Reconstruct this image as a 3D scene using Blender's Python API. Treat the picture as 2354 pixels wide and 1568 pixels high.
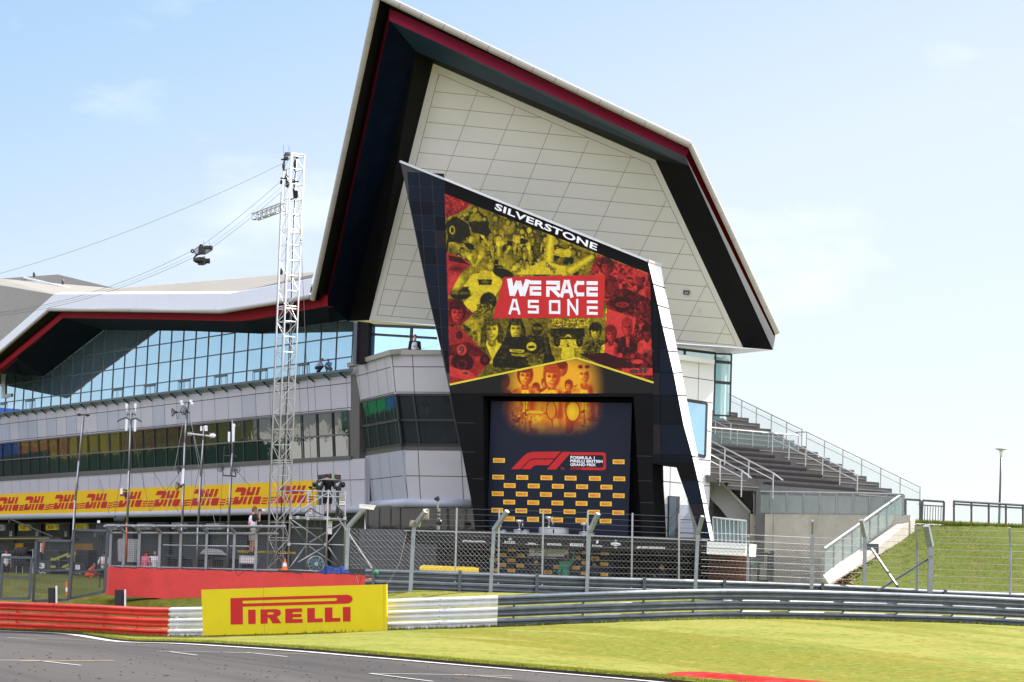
import bpy, bmesh, math, random
from mathutils import Vector, Matrix, Euler
from mathutils.geometry import tessellate_polygon
R = math.radians
V = Vector
random.seed(7)
for _o in list(bpy.data.objects): bpy.data.objects.remove(_o)
SC = bpy.context.scene
COL = SC.collection

# ------------------------------------------------------------------ camera
FP = 5600.0                       # focal length in the units of a 2353 x 1568 picture
CX, CY = 1176.5, 784.0
CAMZ = 2.0
cam_data = bpy.data.cameras.new('camera'); cam = bpy.data.objects.new('camera', cam_data); COL.objects.link(cam)
cam_data.sensor_width = 36.0; cam_data.lens = FP / 2353.0 * 36.0
cam_data.clip_start = 0.5; cam_data.clip_end = 5000
PITCH = math.atan(561.0 / FP); ROLL = 0.036
CAMM = Matrix.Translation((0, 0, CAMZ)) @ Matrix.Rotation(R(90) + PITCH, 4, 'X') @ Matrix.Rotation(ROLL, 4, 'Z')
cam.matrix_world = CAMM
SC.camera = cam
CO = V((0, 0, CAMZ)); CR = CAMM.to_3x3()

# ------------------------------------------------------------------ world, sun, exposure
SUN_AZ, SUN_EL = R(52), R(40)      # to the right of the view direction (+Y), above the horizon
world = bpy.data.worlds.new('World'); SC.world = world; world.use_nodes = True
wn = world.node_tree; wn.nodes.clear()
def wnode(t, **k):
    n = wn.nodes.new(t)
    for a, b in k.items(): setattr(n, a, b)
    return n
w_out = wnode('ShaderNodeOutputWorld'); w_bg = wnode('ShaderNodeBackground'); w_sky = wnode('ShaderNodeTexSky')
w_sky.sky_type = 'NISHITA'; w_sky.sun_disc = False; w_sky.sun_elevation = SUN_EL; w_sky.sun_rotation = SUN_AZ
w_sky.air_density = 1.0; w_sky.dust_density = 0.5; w_sky.ozone_density = 2.2; w_sky.altitude = 100
w_tc = wnode('ShaderNodeTexCoord'); w_map = wnode('ShaderNodeMapping'); w_map.inputs['Scale'].default_value = (1.0, 1.0, 2.6)
w_map.inputs['Location'].default_value = (0.35, 0.1, 0.22)
w_nz = wnode('ShaderNodeTexNoise'); w_nz.inputs['Scale'].default_value = 7.0; w_nz.inputs['Detail'].default_value = 9; w_nz.inputs['Roughness'].default_value = 0.55
w_rp = wnode('ShaderNodeValToRGB'); w_rp.color_ramp.elements[0].position = 0.56; w_rp.color_ramp.elements[1].position = 0.80
w_rp.color_ramp.elements[0].color = (0, 0, 0, 1); w_rp.color_ramp.elements[1].color = (0.45, 0.45, 0.45, 1)
w_mx = wnode('ShaderNodeMixRGB'); w_mx.inputs['Color2'].default_value = (8.6, 9.0, 9.6, 1)
wn.links.new(w_tc.outputs['Generated'], w_map.inputs['Vector']); wn.links.new(w_map.outputs[0], w_nz.inputs['Vector'])
wn.links.new(w_nz.outputs['Fac'], w_rp.inputs['Fac']); wn.links.new(w_rp.outputs['Color'], w_mx.inputs['Fac'])
w_hz = wnode('ShaderNodeMixRGB'); w_hz.inputs['Fac'].default_value = 0.70; 
# haze: paler towards the horizon and towards the sun; unseen bright cloud and haze added overhead and behind as fill light
w_sp = wnode('ShaderNodeSeparateXYZ'); wn.links.new(w_tc.outputs['Generated'], w_sp.inputs[0])
def wmath(op, a, b):
    n = wnode('ShaderNodeMath'); n.operation = op
    for i, v in enumerate((a, b)):
        if isinstance(v, float): n.inputs[i].default_value = v
        else: wn.links.new(v, n.inputs[i])
    return n.outputs[0]
xc = wmath('MINIMUM', wmath('MAXIMUM', w_sp.outputs['X'], -0.22), 0.35)
ht = wmath('ADD', wmath('SUBTRACT', 0.315, w_sp.outputs['Z']), wmath('MULTIPLY', xc, 0.38))
h_r = wnode('ShaderNodeMapRange'); h_r.interpolation_type = 'SMOOTHSTEP'; h_r.inputs['From Min'].default_value = 0.0; h_r.inputs['From Max'].default_value = 0.20; yb_ = wmath('MAXIMUM', wmath('MULTIPLY', w_sp.outputs['Y'], -1.0), 0.0); wn.links.new(wmath('ADD', ht, wmath('MULTIPLY', yb_, 0.5)), h_r.inputs['Value'])
h_c = wnode('ShaderNodeMixRGB'); h_c.inputs['Color1'].default_value = (2.95, 4.55, 5.9, 1); h_c.inputs['Color2'].default_value = (5.4, 5.95, 6.1, 1); wn.links.new(h_r.outputs[0], h_c.inputs['Fac'])
o_r = wnode('ShaderNodeMapRange'); o_r.interpolation_type = 'SMOOTHSTEP'; o_r.inputs['From Min'].default_value = 0.27; o_r.inputs['From Max'].default_value = 0.50; wn.links.new(wmath('ADD', w_sp.outputs['Z'], wmath('MULTIPLY', yb_, 0.40)), o_r.inputs['Value'])
o_n = wnode('ShaderNodeTexNoise'); o_n.inputs['Scale'].default_value = 2.2; o_n.inputs['Detail'].default_value = 6; wn.links.new(w_tc.outputs['Generated'], o_n.inputs['Vector'])
o_m = wnode('ShaderNodeMapRange'); o_m.inputs['From Min'].default_value = 0.35; o_m.inputs['From Max'].default_value = 0.55; wn.links.new(o_n.outputs['Fac'], o_m.inputs['Value'])
o_c = wnode('ShaderNodeMixRGB'); o_c.inputs['Color2'].default_value = (19, 19.5, 20.5, 1); wn.links.new(wmath('MULTIPLY', o_r.outputs[0], o_m.outputs[0]), o_c.inputs['Fac']); wn.links.new(h_c.outputs['Color'], o_c.inputs['Color1'])
wn.links.new(o_c.outputs['Color'], w_hz.inputs['Color2']); wn.links.new(w_sky.outputs['Color'], w_hz.inputs['Color1']); wn.links.new(w_hz.outputs['Color'], w_mx.inputs['Color1']); w_wb = wnode('ShaderNodeMixRGB'); w_wb.blend_type = 'MULTIPLY'; w_wb.inputs['Fac'].default_value = 1.0; w_wb.inputs['Color2'].default_value = (1.0, 0.965, 1.0, 1); wn.links.new(w_mx.outputs['Color'], w_wb.inputs['Color1']); wn.links.new(w_wb.outputs['Color'], w_bg.inputs['Color'])
w_bg.inputs['Strength'].default_value = 0.060
wn.links.new(w_bg.outputs[0], w_out.inputs['Surface'])
sun_d = bpy.data.lights.new('sun', 'SUN'); sun_d.energy = 4.8; sun_d.angle = R(0.5); sun_d.color = (1.0, 0.955, 0.88)
sun = bpy.data.objects.new('sun', sun_d); COL.objects.link(sun)
SD = V((math.cos(SUN_EL) * math.sin(SUN_AZ), math.cos(SUN_EL) * math.cos(SUN_AZ), math.sin(SUN_EL)))
sun.rotation_euler = SD.to_track_quat('Z', 'Y').to_euler(); sun.location = (40, 20, 60)
SC.view_settings.view_transform = 'Standard'; SC.view_settings.look = 'None'; SC.view_settings.gamma = 1.0
SC.view_settings.exposure = 1.46
SC.cycles.max_bounces = 8; SC.cycles.transparent_max_bounces = 24

# ------------------------------------------------------------------ geometry of the survey
def ray(px, py): return CR @ V((px - CX, CY - py, -FP))
def A(px, py, Y):
    d = ray(px, py); return CO + d * (Y / d.y)
def AZ(px, py, z):
    d = ray(px, py); return CO + d * ((z - CAMZ) / d.z)
class Pl:
    def __init__(s, o, n, toward=True):
        s.o = V(o); s.n = V(n).normalized()
        if (CO - s.o).dot(s.n) < 0: s.n = -s.n
    def h(s, px, py, off=0.0):
        d = ray(px, py); o = s.o + s.n * off
        return CO + d * ((o - CO).dot(s.n) / d.dot(s.n))
    def q(s, pts, off=0.0): return [s.h(p[0], p[1], off) for p in pts]
def Z1(x, y): return (x / 2.927, 574.5 + y / 2.927)
def Z2(x, y): return (x / 3.412, 1034 + y / 3.412)
def Z3(x, y): return (517 + x / 3.412, 1034 + y / 3.412)
def Z4(x, y): return (976.6 + x / 3.412, 1034 + y / 3.412)
def Z5(x, y): return (1493.6 + x / 2.275, 746.8 + y / 2.275)
def Z6(x, y): return (689.3 + x / 1.9497, y / 1.9497)
def Z7(x, y): return (976.6 + x / 3.0325, 402.1 + y / 3.0325)
def Z8(x, y): return (402.1 + x / 3.8994, 316 + y / 3.8994)
def ZA(x, y): return (775.5 + x / 5.459, 689.3 + y / 5.459)     # bay, upper
def ZB(x, y): return (775.5 + x / 5.459, 947.8 + y / 5.459)     # bay, lower
def ZC(x, y): return (1436.1 + x / 3.8994, 574.5 + y / 3.8994)  # shell end
def ZD(x, y): return (1407.4 + x / 3.8994, 976.6 + y / 3.8994)  # tower foot
def ZE(x, y): return (1148.9 + x / 6.824, 1148.9 + y / 6.824)   # stage
def ZF(x, y): return (x / 6.824, 1177.6 + y / 6.824)            # garages
def ZG(x, y): return (229.8 + x / 4.549, 919.1 + y / 4.549)     # antenna masts
def ZH(x, y): return (631.9 + x / 5.688, 1062.7 + y / 5.688)    # scaffold
def lerp(a, b, t): return a + (b - a) * t
def interp(tab, x):
    if x <= tab[0][0]: return tab[0][1]
    for (a, b), (c, d) in zip(tab, tab[1:]):
        if x <= c: return b + (d - b) * (x - a) / (c - a)
    return tab[-1][1]

# ------------------------------------------------------------------ materials
def mat(name, col, rough=0.6, metal=0.0, var=0.12, vscale=3.0, bump=0.0, bscale=40.0, spec=0.5, coat=0.0, stretch=(1, 1, 1), dirt=0.0, dscale=0.7, dcol=(0.12, 0.10, 0.08)):
    m = bpy.data.materials.new(name); m.use_nodes = True; nt = m.node_tree; b = nt.nodes['Principled BSDF']
    b.inputs['Roughness'].default_value = rough; b.inputs['Metallic'].default_value = metal
    b.inputs['Specular IOR Level'].default_value = spec; b.inputs['Coat Weight'].default_value = coat
    L = nt.links.new; tc = nt.nodes.new('ShaderNodeTexCoord'); mp = nt.nodes.new('ShaderNodeMapping'); mp.inputs['Scale'].default_value = stretch
    L(tc.outputs['Object'], mp.inputs['Vector'])
    nz = nt.nodes.new('ShaderNodeTexNoise'); nz.inputs['Scale'].default_value = vscale; nz.inputs['Detail'].default_value = 7; nz.inputs['Roughness'].default_value = 0.6
    L(mp.outputs[0], nz.inputs['Vector'])
    rp = nt.nodes.new('ShaderNodeValToRGB'); rp.color_ramp.elements[0].position = 0.28; rp.color_ramp.elements[1].position = 0.72
    lo = [max(0, c * (1 - var)) for c in col]; hi = [min(1, c * (1 + var)) for c in col]
    rp.color_ramp.elements[0].color = (*lo, 1); rp.color_ramp.elements[1].color = (*hi, 1)
    L(nz.outputs['Fac'], rp.inputs['Fac']); src = rp.outputs['Color']
    if dirt > 0:
        n2 = nt.nodes.new('ShaderNodeTexNoise'); n2.inputs['Scale'].default_value = dscale; n2.inputs['Detail'].default_value = 9; n2.inputs['Roughness'].default_value = 0.72
        L(mp.outputs[0], n2.inputs['Vector'])
        r2 = nt.nodes.new('ShaderNodeValToRGB'); r2.color_ramp.elements[0].position = 0.5; r2.color_ramp.elements[1].position = 0.75
        r2.color_ramp.elements[0].color = (0, 0, 0, 1); r2.color_ramp.elements[1].color = (dirt, dirt, dirt, 1)
        L(n2.outputs['Fac'], r2.inputs['Fac'])
        mx = nt.nodes.new('ShaderNodeMixRGB'); mx.inputs['Color2'].default_value = (*dcol, 1)
        L(r2.outputs['Color'], mx.inputs['Fac']); L(src, mx.inputs['Color1']); src = mx.outputs['Color']
    L(src, b.inputs['Base Color'])
    if bump > 0:
        n3 = nt.nodes.new('ShaderNodeTexNoise'); n3.inputs['Scale'].default_value = bscale; n3.inputs['Detail'].default_value = 5
        L(mp.outputs[0], n3.inputs['Vector'])
        bp = nt.nodes.new('ShaderNodeBump'); bp.inputs['Strength'].default_value = bump; bp.inputs['Distance'].default_value = 0.05
        L(n3.outputs['Fac'], bp.inputs['Height']); L(bp.outputs[0], b.inputs['Normal'])
    return m
def glassy(name, tint, rough=0.02, wave=0.0, wscale=1.0, stretch=(1, 1, 1), spec_tint=(1, 1, 1), metal=0.85):
    m = mat(name, tint, rough, metal, var=0.05, vscale=0.6, bump=wave, bscale=wscale, stretch=stretch)
    return m
def clear_glass(name, tint=(0.75, 0.93, 0.92), alpha=0.22, rough=0.03):
    m = bpy.data.materials.new(name); m.use_nodes = True; nt = m.node_tree; b = nt.nodes['Principled BSDF']
    b.inputs['Base Color'].default_value = (*tint, 1); b.inputs['Roughness'].default_value = rough; b.inputs['Alpha'].default_value = alpha
    nz = nt.nodes.new('ShaderNodeTexNoise'); nz.inputs['Scale'].default_value = 2.0
    mr = nt.nodes.new('ShaderNodeMapRange'); mr.inputs['To Min'].default_value = rough; mr.inputs['To Max'].default_value = rough + 0.08
    nt.links.new(nz.outputs['Fac'], mr.inputs['Value']); nt.links.new(mr.outputs[0], b.inputs['Roughness'])
    return m
def duo(name, dark, light, scale=0.9, cut=0.5, width=0.12, warp=1.6):
    """printed two-tone photograph texture: irregular dark shapes on a coloured ground"""
    m = bpy.data.materials.new(name); m.use_nodes = True; nt = m.node_tree; b = nt.nodes['Principled BSDF']; L = nt.links.new
    b.inputs['Roughness'].default_value = 0.55
    tc = nt.nodes.new('ShaderNodeTexCoord'); nz = nt.nodes.new('ShaderNodeTexNoise'); nz.inputs['Scale'].default_value = scale
    nz.inputs['Detail'].default_value = 8; nz.inputs['Roughness'].default_value = 0.62; nz.inputs['Distortion'].default_value = warp
    vo = nt.nodes.new('ShaderNodeTexVoronoi'); vo.inputs['Scale'].default_value = scale * 3.2
    L(tc.outputs['Object'], nz.inputs['Vector']); L(tc.outputs['Object'], vo.inputs['Vector'])
    ad = nt.nodes.new('ShaderNodeMath'); ad.operation = 'MULTIPLY_ADD'; ad.inputs[1].default_value = 0.35; L(vo.outputs['Distance'], ad.inputs[0]); L(nz.outputs['Fac'], ad.inputs[2])
    rp = nt.nodes.new('ShaderNodeValToRGB'); e = rp.color_ramp.elements
    e[0].position = cut - width + 0.12; e[1].position = cut + width + 0.12; e[0].color = (*dark, 1); e[1].color = (*light, 1)
    L(ad.outputs[0], rp.inputs['Fac']); L(rp.outputs['Color'], b.inputs['Base Color'])
    return m

M = {}
M['white_panel'] = mat('white_panel', (0.80, 0.80, 0.80), 0.35, var=0.03, vscale=0.5, dirt=0.10, dscale=0.6, dcol=(0.5, 0.48, 0.45), stretch=(1, 1, .25))
M['cream'] = mat('cream_panel', (0.86, 0.845, 0.80), 0.5, var=0.03, vscale=0.3, dirt=0.15, dscale=0.35, dcol=(0.55, 0.52, 0.46))
M['rim'] = mat('rim_metal', (0.34, 0.325, 0.295), 0.5, var=0.05, dirt=0.2, dscale=0.8, dcol=(0.45, 0.42, 0.38))
M['fascia'] = mat('fascia_metal', (0.66, 0.68, 0.76), 0.35, var=0.04, vscale=0.5, dirt=0.25, dscale=0.5, dcol=(0.36, 0.36, 0.38), stretch=(1, 1, .4))
M['roof'] = mat('roof_sheet', (0.20, 0.19, 0.17), 0.85, spec=0.1, var=0.06, vscale=0.4, dirt=0.3, dscale=0.3, dcol=(0.15, 0.145, 0.13))
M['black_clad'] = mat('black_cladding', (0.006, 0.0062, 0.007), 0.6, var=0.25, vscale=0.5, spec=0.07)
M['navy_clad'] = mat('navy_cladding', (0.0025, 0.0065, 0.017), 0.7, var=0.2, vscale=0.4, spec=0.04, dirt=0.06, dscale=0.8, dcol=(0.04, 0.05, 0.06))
M['navy_lit'] = mat('navy_lit_cladding', (0.012, 0.042, 0.085), 0.5, var=0.15, vscale=0.4, metal=0.0, dirt=0.2, dscale=0.8, dcol=(0.08, 0.10, 0.12))  # brighter navy copy for the eave band, its sky light put into the colour
M['sunlit_clad'] = mat('sunlit_navy_cladding', (0.50, 0.52, 0.54), 0.4, metal=0.2, var=0.08, vscale=0.5)  # glancing sun on the navy right facet, put into the colour as pale grey
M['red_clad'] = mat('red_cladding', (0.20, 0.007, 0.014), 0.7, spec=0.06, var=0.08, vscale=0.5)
M['crimson_lit'] = mat('crimson_lit_cladding', (0.34, 0.026, 0.075), 0.4, var=0.08, vscale=0.5, dirt=0.1)  # brighter copy of the red trim along the eave, sky light in its colour
M['grey_panel'] = mat('grey_panel', (0.46, 0.445, 0.51), 0.45, var=0.04, vscale=0.35, dirt=0.18, dscale=0.5, dcol=(0.36, 0.34, 0.34), metal=0.0)
M['bay_panel'] = mat('bay_panel', (0.47, 0.46, 0.50), 0.45, var=0.04, vscale=0.4, dirt=0.2, dscale=0.45, dcol=(0.28, 0.27, 0.26))
M['blue_panel'] = mat('blue_grey_panel', (0.38, 0.40, 0.48), 0.4, var=0.05, vscale=0.5, dirt=0.1)
M['joint_soft'] = mat('joint_soft', (0.22, 0.21, 0.19), 0.7, var=0.1)
M['joint'] = mat('joint', (0.03, 0.03, 0.032), 0.7, var=0.1)
M['dark_grey'] = mat('dark_grey_paint', (0.030, 0.033, 0.038), 0.45, var=0.15)
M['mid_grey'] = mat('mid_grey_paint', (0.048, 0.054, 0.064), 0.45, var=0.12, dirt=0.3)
M['sill'] = mat('sill_metal', (0.085, 0.078, 0.074), 0.45, var=0.1)
M['mullion'] = mat('mullion_metal', (0.015, 0.017, 0.02), 0.45, var=0.1)
M['steel_mullion'] = mat('steel_blue_mullion', (0.06, 0.085, 0.11), 0.4, var=0.1)
M['glass_sky'] = glassy('window_glass_sky', (0.46, 0.70, 0.86), 0.02, wave=0.035, wscale=0.8)
M['glass_mirror'] = glassy('window_glass_mirror', (0.018, 0.034, 0.028), 0.015, wave=0.20, wscale=0.5, stretch=(1.3, 1.3, 1.0), metal=0.0)
M['glass_dark'] = glassy('window_glass_dark', (0.015, 0.02, 0.025), 0.03, wave=0.06, wscale=0.6, metal=0.0)
M['glass_teal'] = clear_glass('teal_glass', (0.30, 0.62, 0.66), 0.62)
M['rail_glass'] = clear_glass('rail_glass', (0.45, 0.66, 0.64), 0.20)
M['ledge'] = mat('ledge_glass', (0.12, 0.22, 0.26), 0.3, var=0.08)
M['tile_a'] = mat('tile_slate', (0.006, 0.008, 0.013), 0.6, var=0.1, spec=0.08)
M['tile_b'] = mat('tile_purple', (0.020, 0.017, 0.020), 0.6, var=0.1, spec=0.08)
M['tile_c'] = mat('tile_navy', (0.008, 0.013, 0.024), 0.6, var=0.1, spec=0.08)
M['yellow_ad'] = mat('yellow_vinyl', (0.66, 0.53, 0.010), 0.6, spec=0.2, var=0.05, vscale=0.7, dirt=0.22, dscale=1.6, dcol=(0.42, 0.36, 0.05))
M['dhl_yellow'] = mat('yellow_banner', (0.78, 0.48, 0.012), 0.6, spec=0.2, var=0.05, vscale=0.6)
M['red_ad'] = mat('red_vinyl', (0.50, 0.018, 0.020), 0.6, spec=0.25, var=0.05, vscale=0.9)
M['white_ad'] = mat('white_vinyl', (0.80, 0.80, 0.85), 0.5, var=0.03)
M['navy_ad'] = mat('navy_print_cloth', (0.009, 0.012, 0.027), 0.75, var=0.15, vscale=1.0, spec=0.15)
M['black_ad'] = mat('black_vinyl', (0.009, 0.008, 0.009), 0.6, var=0.2, spec=0.2)
M['sticker_red'] = mat('sticker_red', (0.55, 0.05, 0.02), 0.5, var=0.05)
M['sticker_yellow'] = mat('sticker_yellow', (0.85, 0.52, 0.02), 0.5, var=0.05)
M['mural_yellow'] = duo('mural_yellow', (0.020, 0.018, 0.006), (0.52, 0.43, 0.02), 1.5, 0.50, 0.10, 1.2)
M['mural_red'] = duo('mural_red', (0.06, 0.006, 0.006), (0.42, 0.025, 0.020), 1.3, 0.46, 0.14, 1.2)
M['mural_dark'] = duo('mural_dark', (0.012, 0.011, 0.006), (0.16, 0.13, 0.012), 1.8, 0.56, 0.12, 1.2)
M['m_yel'] = mat('print_yellow', (0.62, 0.52, 0.02), 0.55, var=0.12, vscale=1.5)
M['m_yel2'] = mat('print_ochre', (0.28, 0.225, 0.012), 0.55, var=0.35, vscale=3)
M['m_red'] = mat('print_red', (0.52, 0.035, 0.028), 0.55, var=0.15, vscale=1.5)
M['m_red2'] = mat('print_dark_red', (0.16, 0.012, 0.012), 0.55, var=0.35, vscale=3)
M['m_blk'] = mat('print_black', (0.016, 0.014, 0.008), 0.55, var=0.3, vscale=3)
M['m_org'] = mat('print_orange', (0.72, 0.22, 0.02), 0.55, var=0.2, vscale=2.5)
M['galv'] = mat('galvanised_steel', (0.36, 0.38, 0.40), 0.42, metal=0.55, var=0.15, vscale=4, dirt=0.35, dscale=2.5, dcol=(0.16, 0.15, 0.14), bump=0.1, bscale=14)
M['galv_dark'] = mat('weathered_steel', (0.115, 0.135, 0.16), 0.45, metal=0.35, var=0.25, vscale=3, dirt=0.4, dscale=2, dcol=(0.06, 0.055, 0.05), bump=0.08, bscale=14)
M['post'] = mat('post_steel', (0.24, 0.265, 0.29), 0.5, metal=0.3, var=0.2, vscale=3, dirt=0.3)
M['bounce_ground'] = mat('bounce_ground', (0.50, 0.47, 0.42), 0.9, var=0.2, vscale=3, bump=0.3)  # ground out of view, made pale to bounce light onto the shaded walls
M['post_dark'] = mat('post_dark_steel', (0.075, 0.085, 0.10), 0.5, metal=0.2, var=0.2, vscale=3, dirt=0.3)
M['alu'] = mat('aluminium', (0.40, 0.415, 0.43), 0.32, metal=0.55, var=0.08, vscale=6)
M['alu_white'] = mat('bright_aluminium', (0.54, 0.55, 0.56), 0.42, metal=0.45, var=0.05, vscale=6)
M['rail_red'] = mat('red_rail_paint', (0.62, 0.036, 0.015), 0.5, var=0.12, vscale=2, dirt=0.7, dscale=2.4, dcol=(0.25, 0.025, 0.012), bump=0.05, bscale=6)
M['rail_white'] = mat('white_rail_paint', (0.60, 0.61, 0.63), 0.4, var=0.08, vscale=2, dirt=0.55, dscale=2.4, dcol=(0.4, 0.37, 0.32), bump=0.05, bscale=6)
M['red_wall'] = mat('red_wall_paint', (0.66, 0.048, 0.042), 0.6, var=0.10, vscale=1.2, dirt=0.45, dscale=1.5, dcol=(0.38, 0.03, 0.03), bump=0.1, bscale=30)
M['concrete'] = mat('concrete', (0.42, 0.395, 0.335), 0.85, var=0.22, vscale=1.0, dirt=0.75, dscale=0.8, dcol=(0.20, 0.18, 0.14), bump=0.2, bscale=20, stretch=(1, 1, .45))
M['concrete_l'] = mat('pale_concrete', (0.33, 0.30, 0.255), 0.85, var=0.12, vscale=2, dirt=0.3, dscale=1.5, dcol=(0.26, 0.22, 0.17), bump=0.15, bscale=20)
M['step'] = mat('step_concrete', (0.105, 0.102, 0.098), 0.8, var=0.2, vscale=2, dirt=0.35, dscale=1.5)
M['bench'] = mat('bench_brown', (0.022, 0.013, 0.014), 0.55, var=0.2, vscale=2)
M['mesh_wire'] = mat('mesh_wire', (0.13, 0.135, 0.14), 0.6, metal=0.1, var=0.1)
M['wood'] = mat('brown_timber', (0.12, 0.035, 0.018), 0.7, var=0.3, vscale=3, stretch=(6, 6, .5))
M['tarmac'] = mat('tarmac', (0.1, 0.1, 0.1), 0.9)
M['black'] = mat('black_plastic', (0.010, 0.010, 0.011), 0.4, var=0.2)
M['black_cloth'] = mat('black_cloth', (0.010, 0.010, 0.012), 0.85, var=0.3, vscale=8)
M['fur'] = mat('pale_fur', (0.42, 0.40, 0.33), 0.95, var=0.15, vscale=20, bump=0.8, bscale=60)
M['fur_grey'] = mat('grey_fur', (0.10, 0.10, 0.10), 0.95, var=0.15, vscale=20, bump=0.8, bscale=60)
M['orange'] = mat('orange_cloth', (0.72, 0.075, 0.010), 0.75, var=0.12, vscale=6)
M['cone'] = mat('cone_orange', (0.75, 0.16, 0.02), 0.5, var=0.08)
M['blue_tarp'] = mat('blue_tarp', (0.010, 0.04, 0.22), 0.28, var=0.15, vscale=2)
M['teal'] = mat('teal_reel', (0.03, 0.16, 0.20), 0.5)
M['green_cloth'] = mat('green_cloth', (0.010, 0.19, 0.105), 0.8, var=0.12, vscale=6)
M['navy_cloth'] = mat('navy_suit', (0.010, 0.014, 0.03), 0.8, var=0.15, vscale=6)
M['white_cloth'] = mat('white_cloth', (0.66, 0.66, 0.72), 0.85, var=0.06, vscale=6)
M['lilac_cloth'] = mat('pale_blue_cloth', (0.38, 0.44, 0.72), 0.85, var=0.06, vscale=6)
M['pink'] = mat('pink_print', (0.62, 0.16, 0.24), 0.8)
M['beige_cloth'] = mat('beige_cloth', (0.34, 0.31, 0.27), 0.85, var=0.1, vscale=6)
M['skin'] = mat('skin', (0.45, 0.22, 0.15), 0.55, var=0.06, vscale=8)
M['skin_dark'] = mat('dark_skin', (0.16, 0.075, 0.045), 0.55, var=0.06, vscale=8)
M['hair'] = mat('dark_hair', (0.018, 0.012, 0.009), 0.6, var=0.3, vscale=20, bump=0.4, bscale=50)
M['hair_red'] = mat('ginger_hair', (0.17, 0.065, 0.025), 0.6, var=0.3, vscale=20, bump=0.4, bscale=50)
M['hair_blond'] = mat('blond_hair', (0.20, 0.13, 0.06), 0.6, var=0.3, vscale=20, bump=0.4, bscale=50)
M['shoe'] = mat('shoe', (0.02, 0.02, 0.02), 0.6)
M['lime_wing'] = mat('lime_wing', (0.30, 0.30, 0.01), 0.5)
M['lime'] = mat('lime_plastic', (0.42, 0.72, 0.02), 0.4)
M['silver'] = mat('polished_silver', (0.75, 0.76, 0.78), 0.18, metal=0.9, var=0.05)
M['bottle'] = mat('bottle_navy', (0.012, 0.014, 0.08), 0.15, var=0.1)
M['gold_foil'] = mat('gold_foil', (0.55, 0.38, 0.18), 0.3, metal=0.5)
M['chevron'] = mat('hazard_yellow', (0.80, 0.55, 0.02), 0.5)
M['hoarding_green'] = mat('hoarding_green', (0.02, 0.55, 0.16), 0.5)
M['hoarding_blue'] = mat('hoarding_blue', (0.02, 0.12, 0.75), 0.5)
M['green_sign'] = mat('green_sign', (0.01, 0.22, 0.09), 0.5)
M['steel_pale'] = mat('rostrum_silver', (0.42, 0.43, 0.45), 0.3, metal=0.4, var=0.06)
M['garage_yellow'] = mat('garage_gold', (0.50, 0.23, 0.006), 0.3, var=0.2, vscale=1.2)
M['tyre'] = mat('tyre', (0.014, 0.014, 0.015), 0.8)
M['kerb_red'] = mat('kerb_red', (0.26, 0.006, 0.006), 0.9, var=0.2, vscale=3, dirt=0.5, dscale=3, spec=0.05)
M['line_white'] = mat('road_white', (0.36, 0.355, 0.34), 0.8, var=0.12, vscale=6, dirt=0.35, dscale=4, dcol=(0.2, 0.2, 0.2))
M['line_amber'] = mat('road_amber', (0.42, 0.22, 0.05), 0.8, var=0.12, vscale=6, dirt=0.4, dscale=4, dcol=(0.15, 0.14, 0.13))
M['mulch'] = mat('bark_mulch', (0.20, 0.115, 0.065), 0.95, var=0.75, vscale=9, bump=0.8, bscale=18)
M['reel_white'] = mat('plastic_sheet', (0.34, 0.34, 0.36), 0.45, var=0.1, vscale=4, bump=0.3, bscale=6)
M['foliage_far'] = mat('dark_foliage', (0.012, 0.045, 0.030), 0.9, var=0.6, vscale=1.5)

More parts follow.
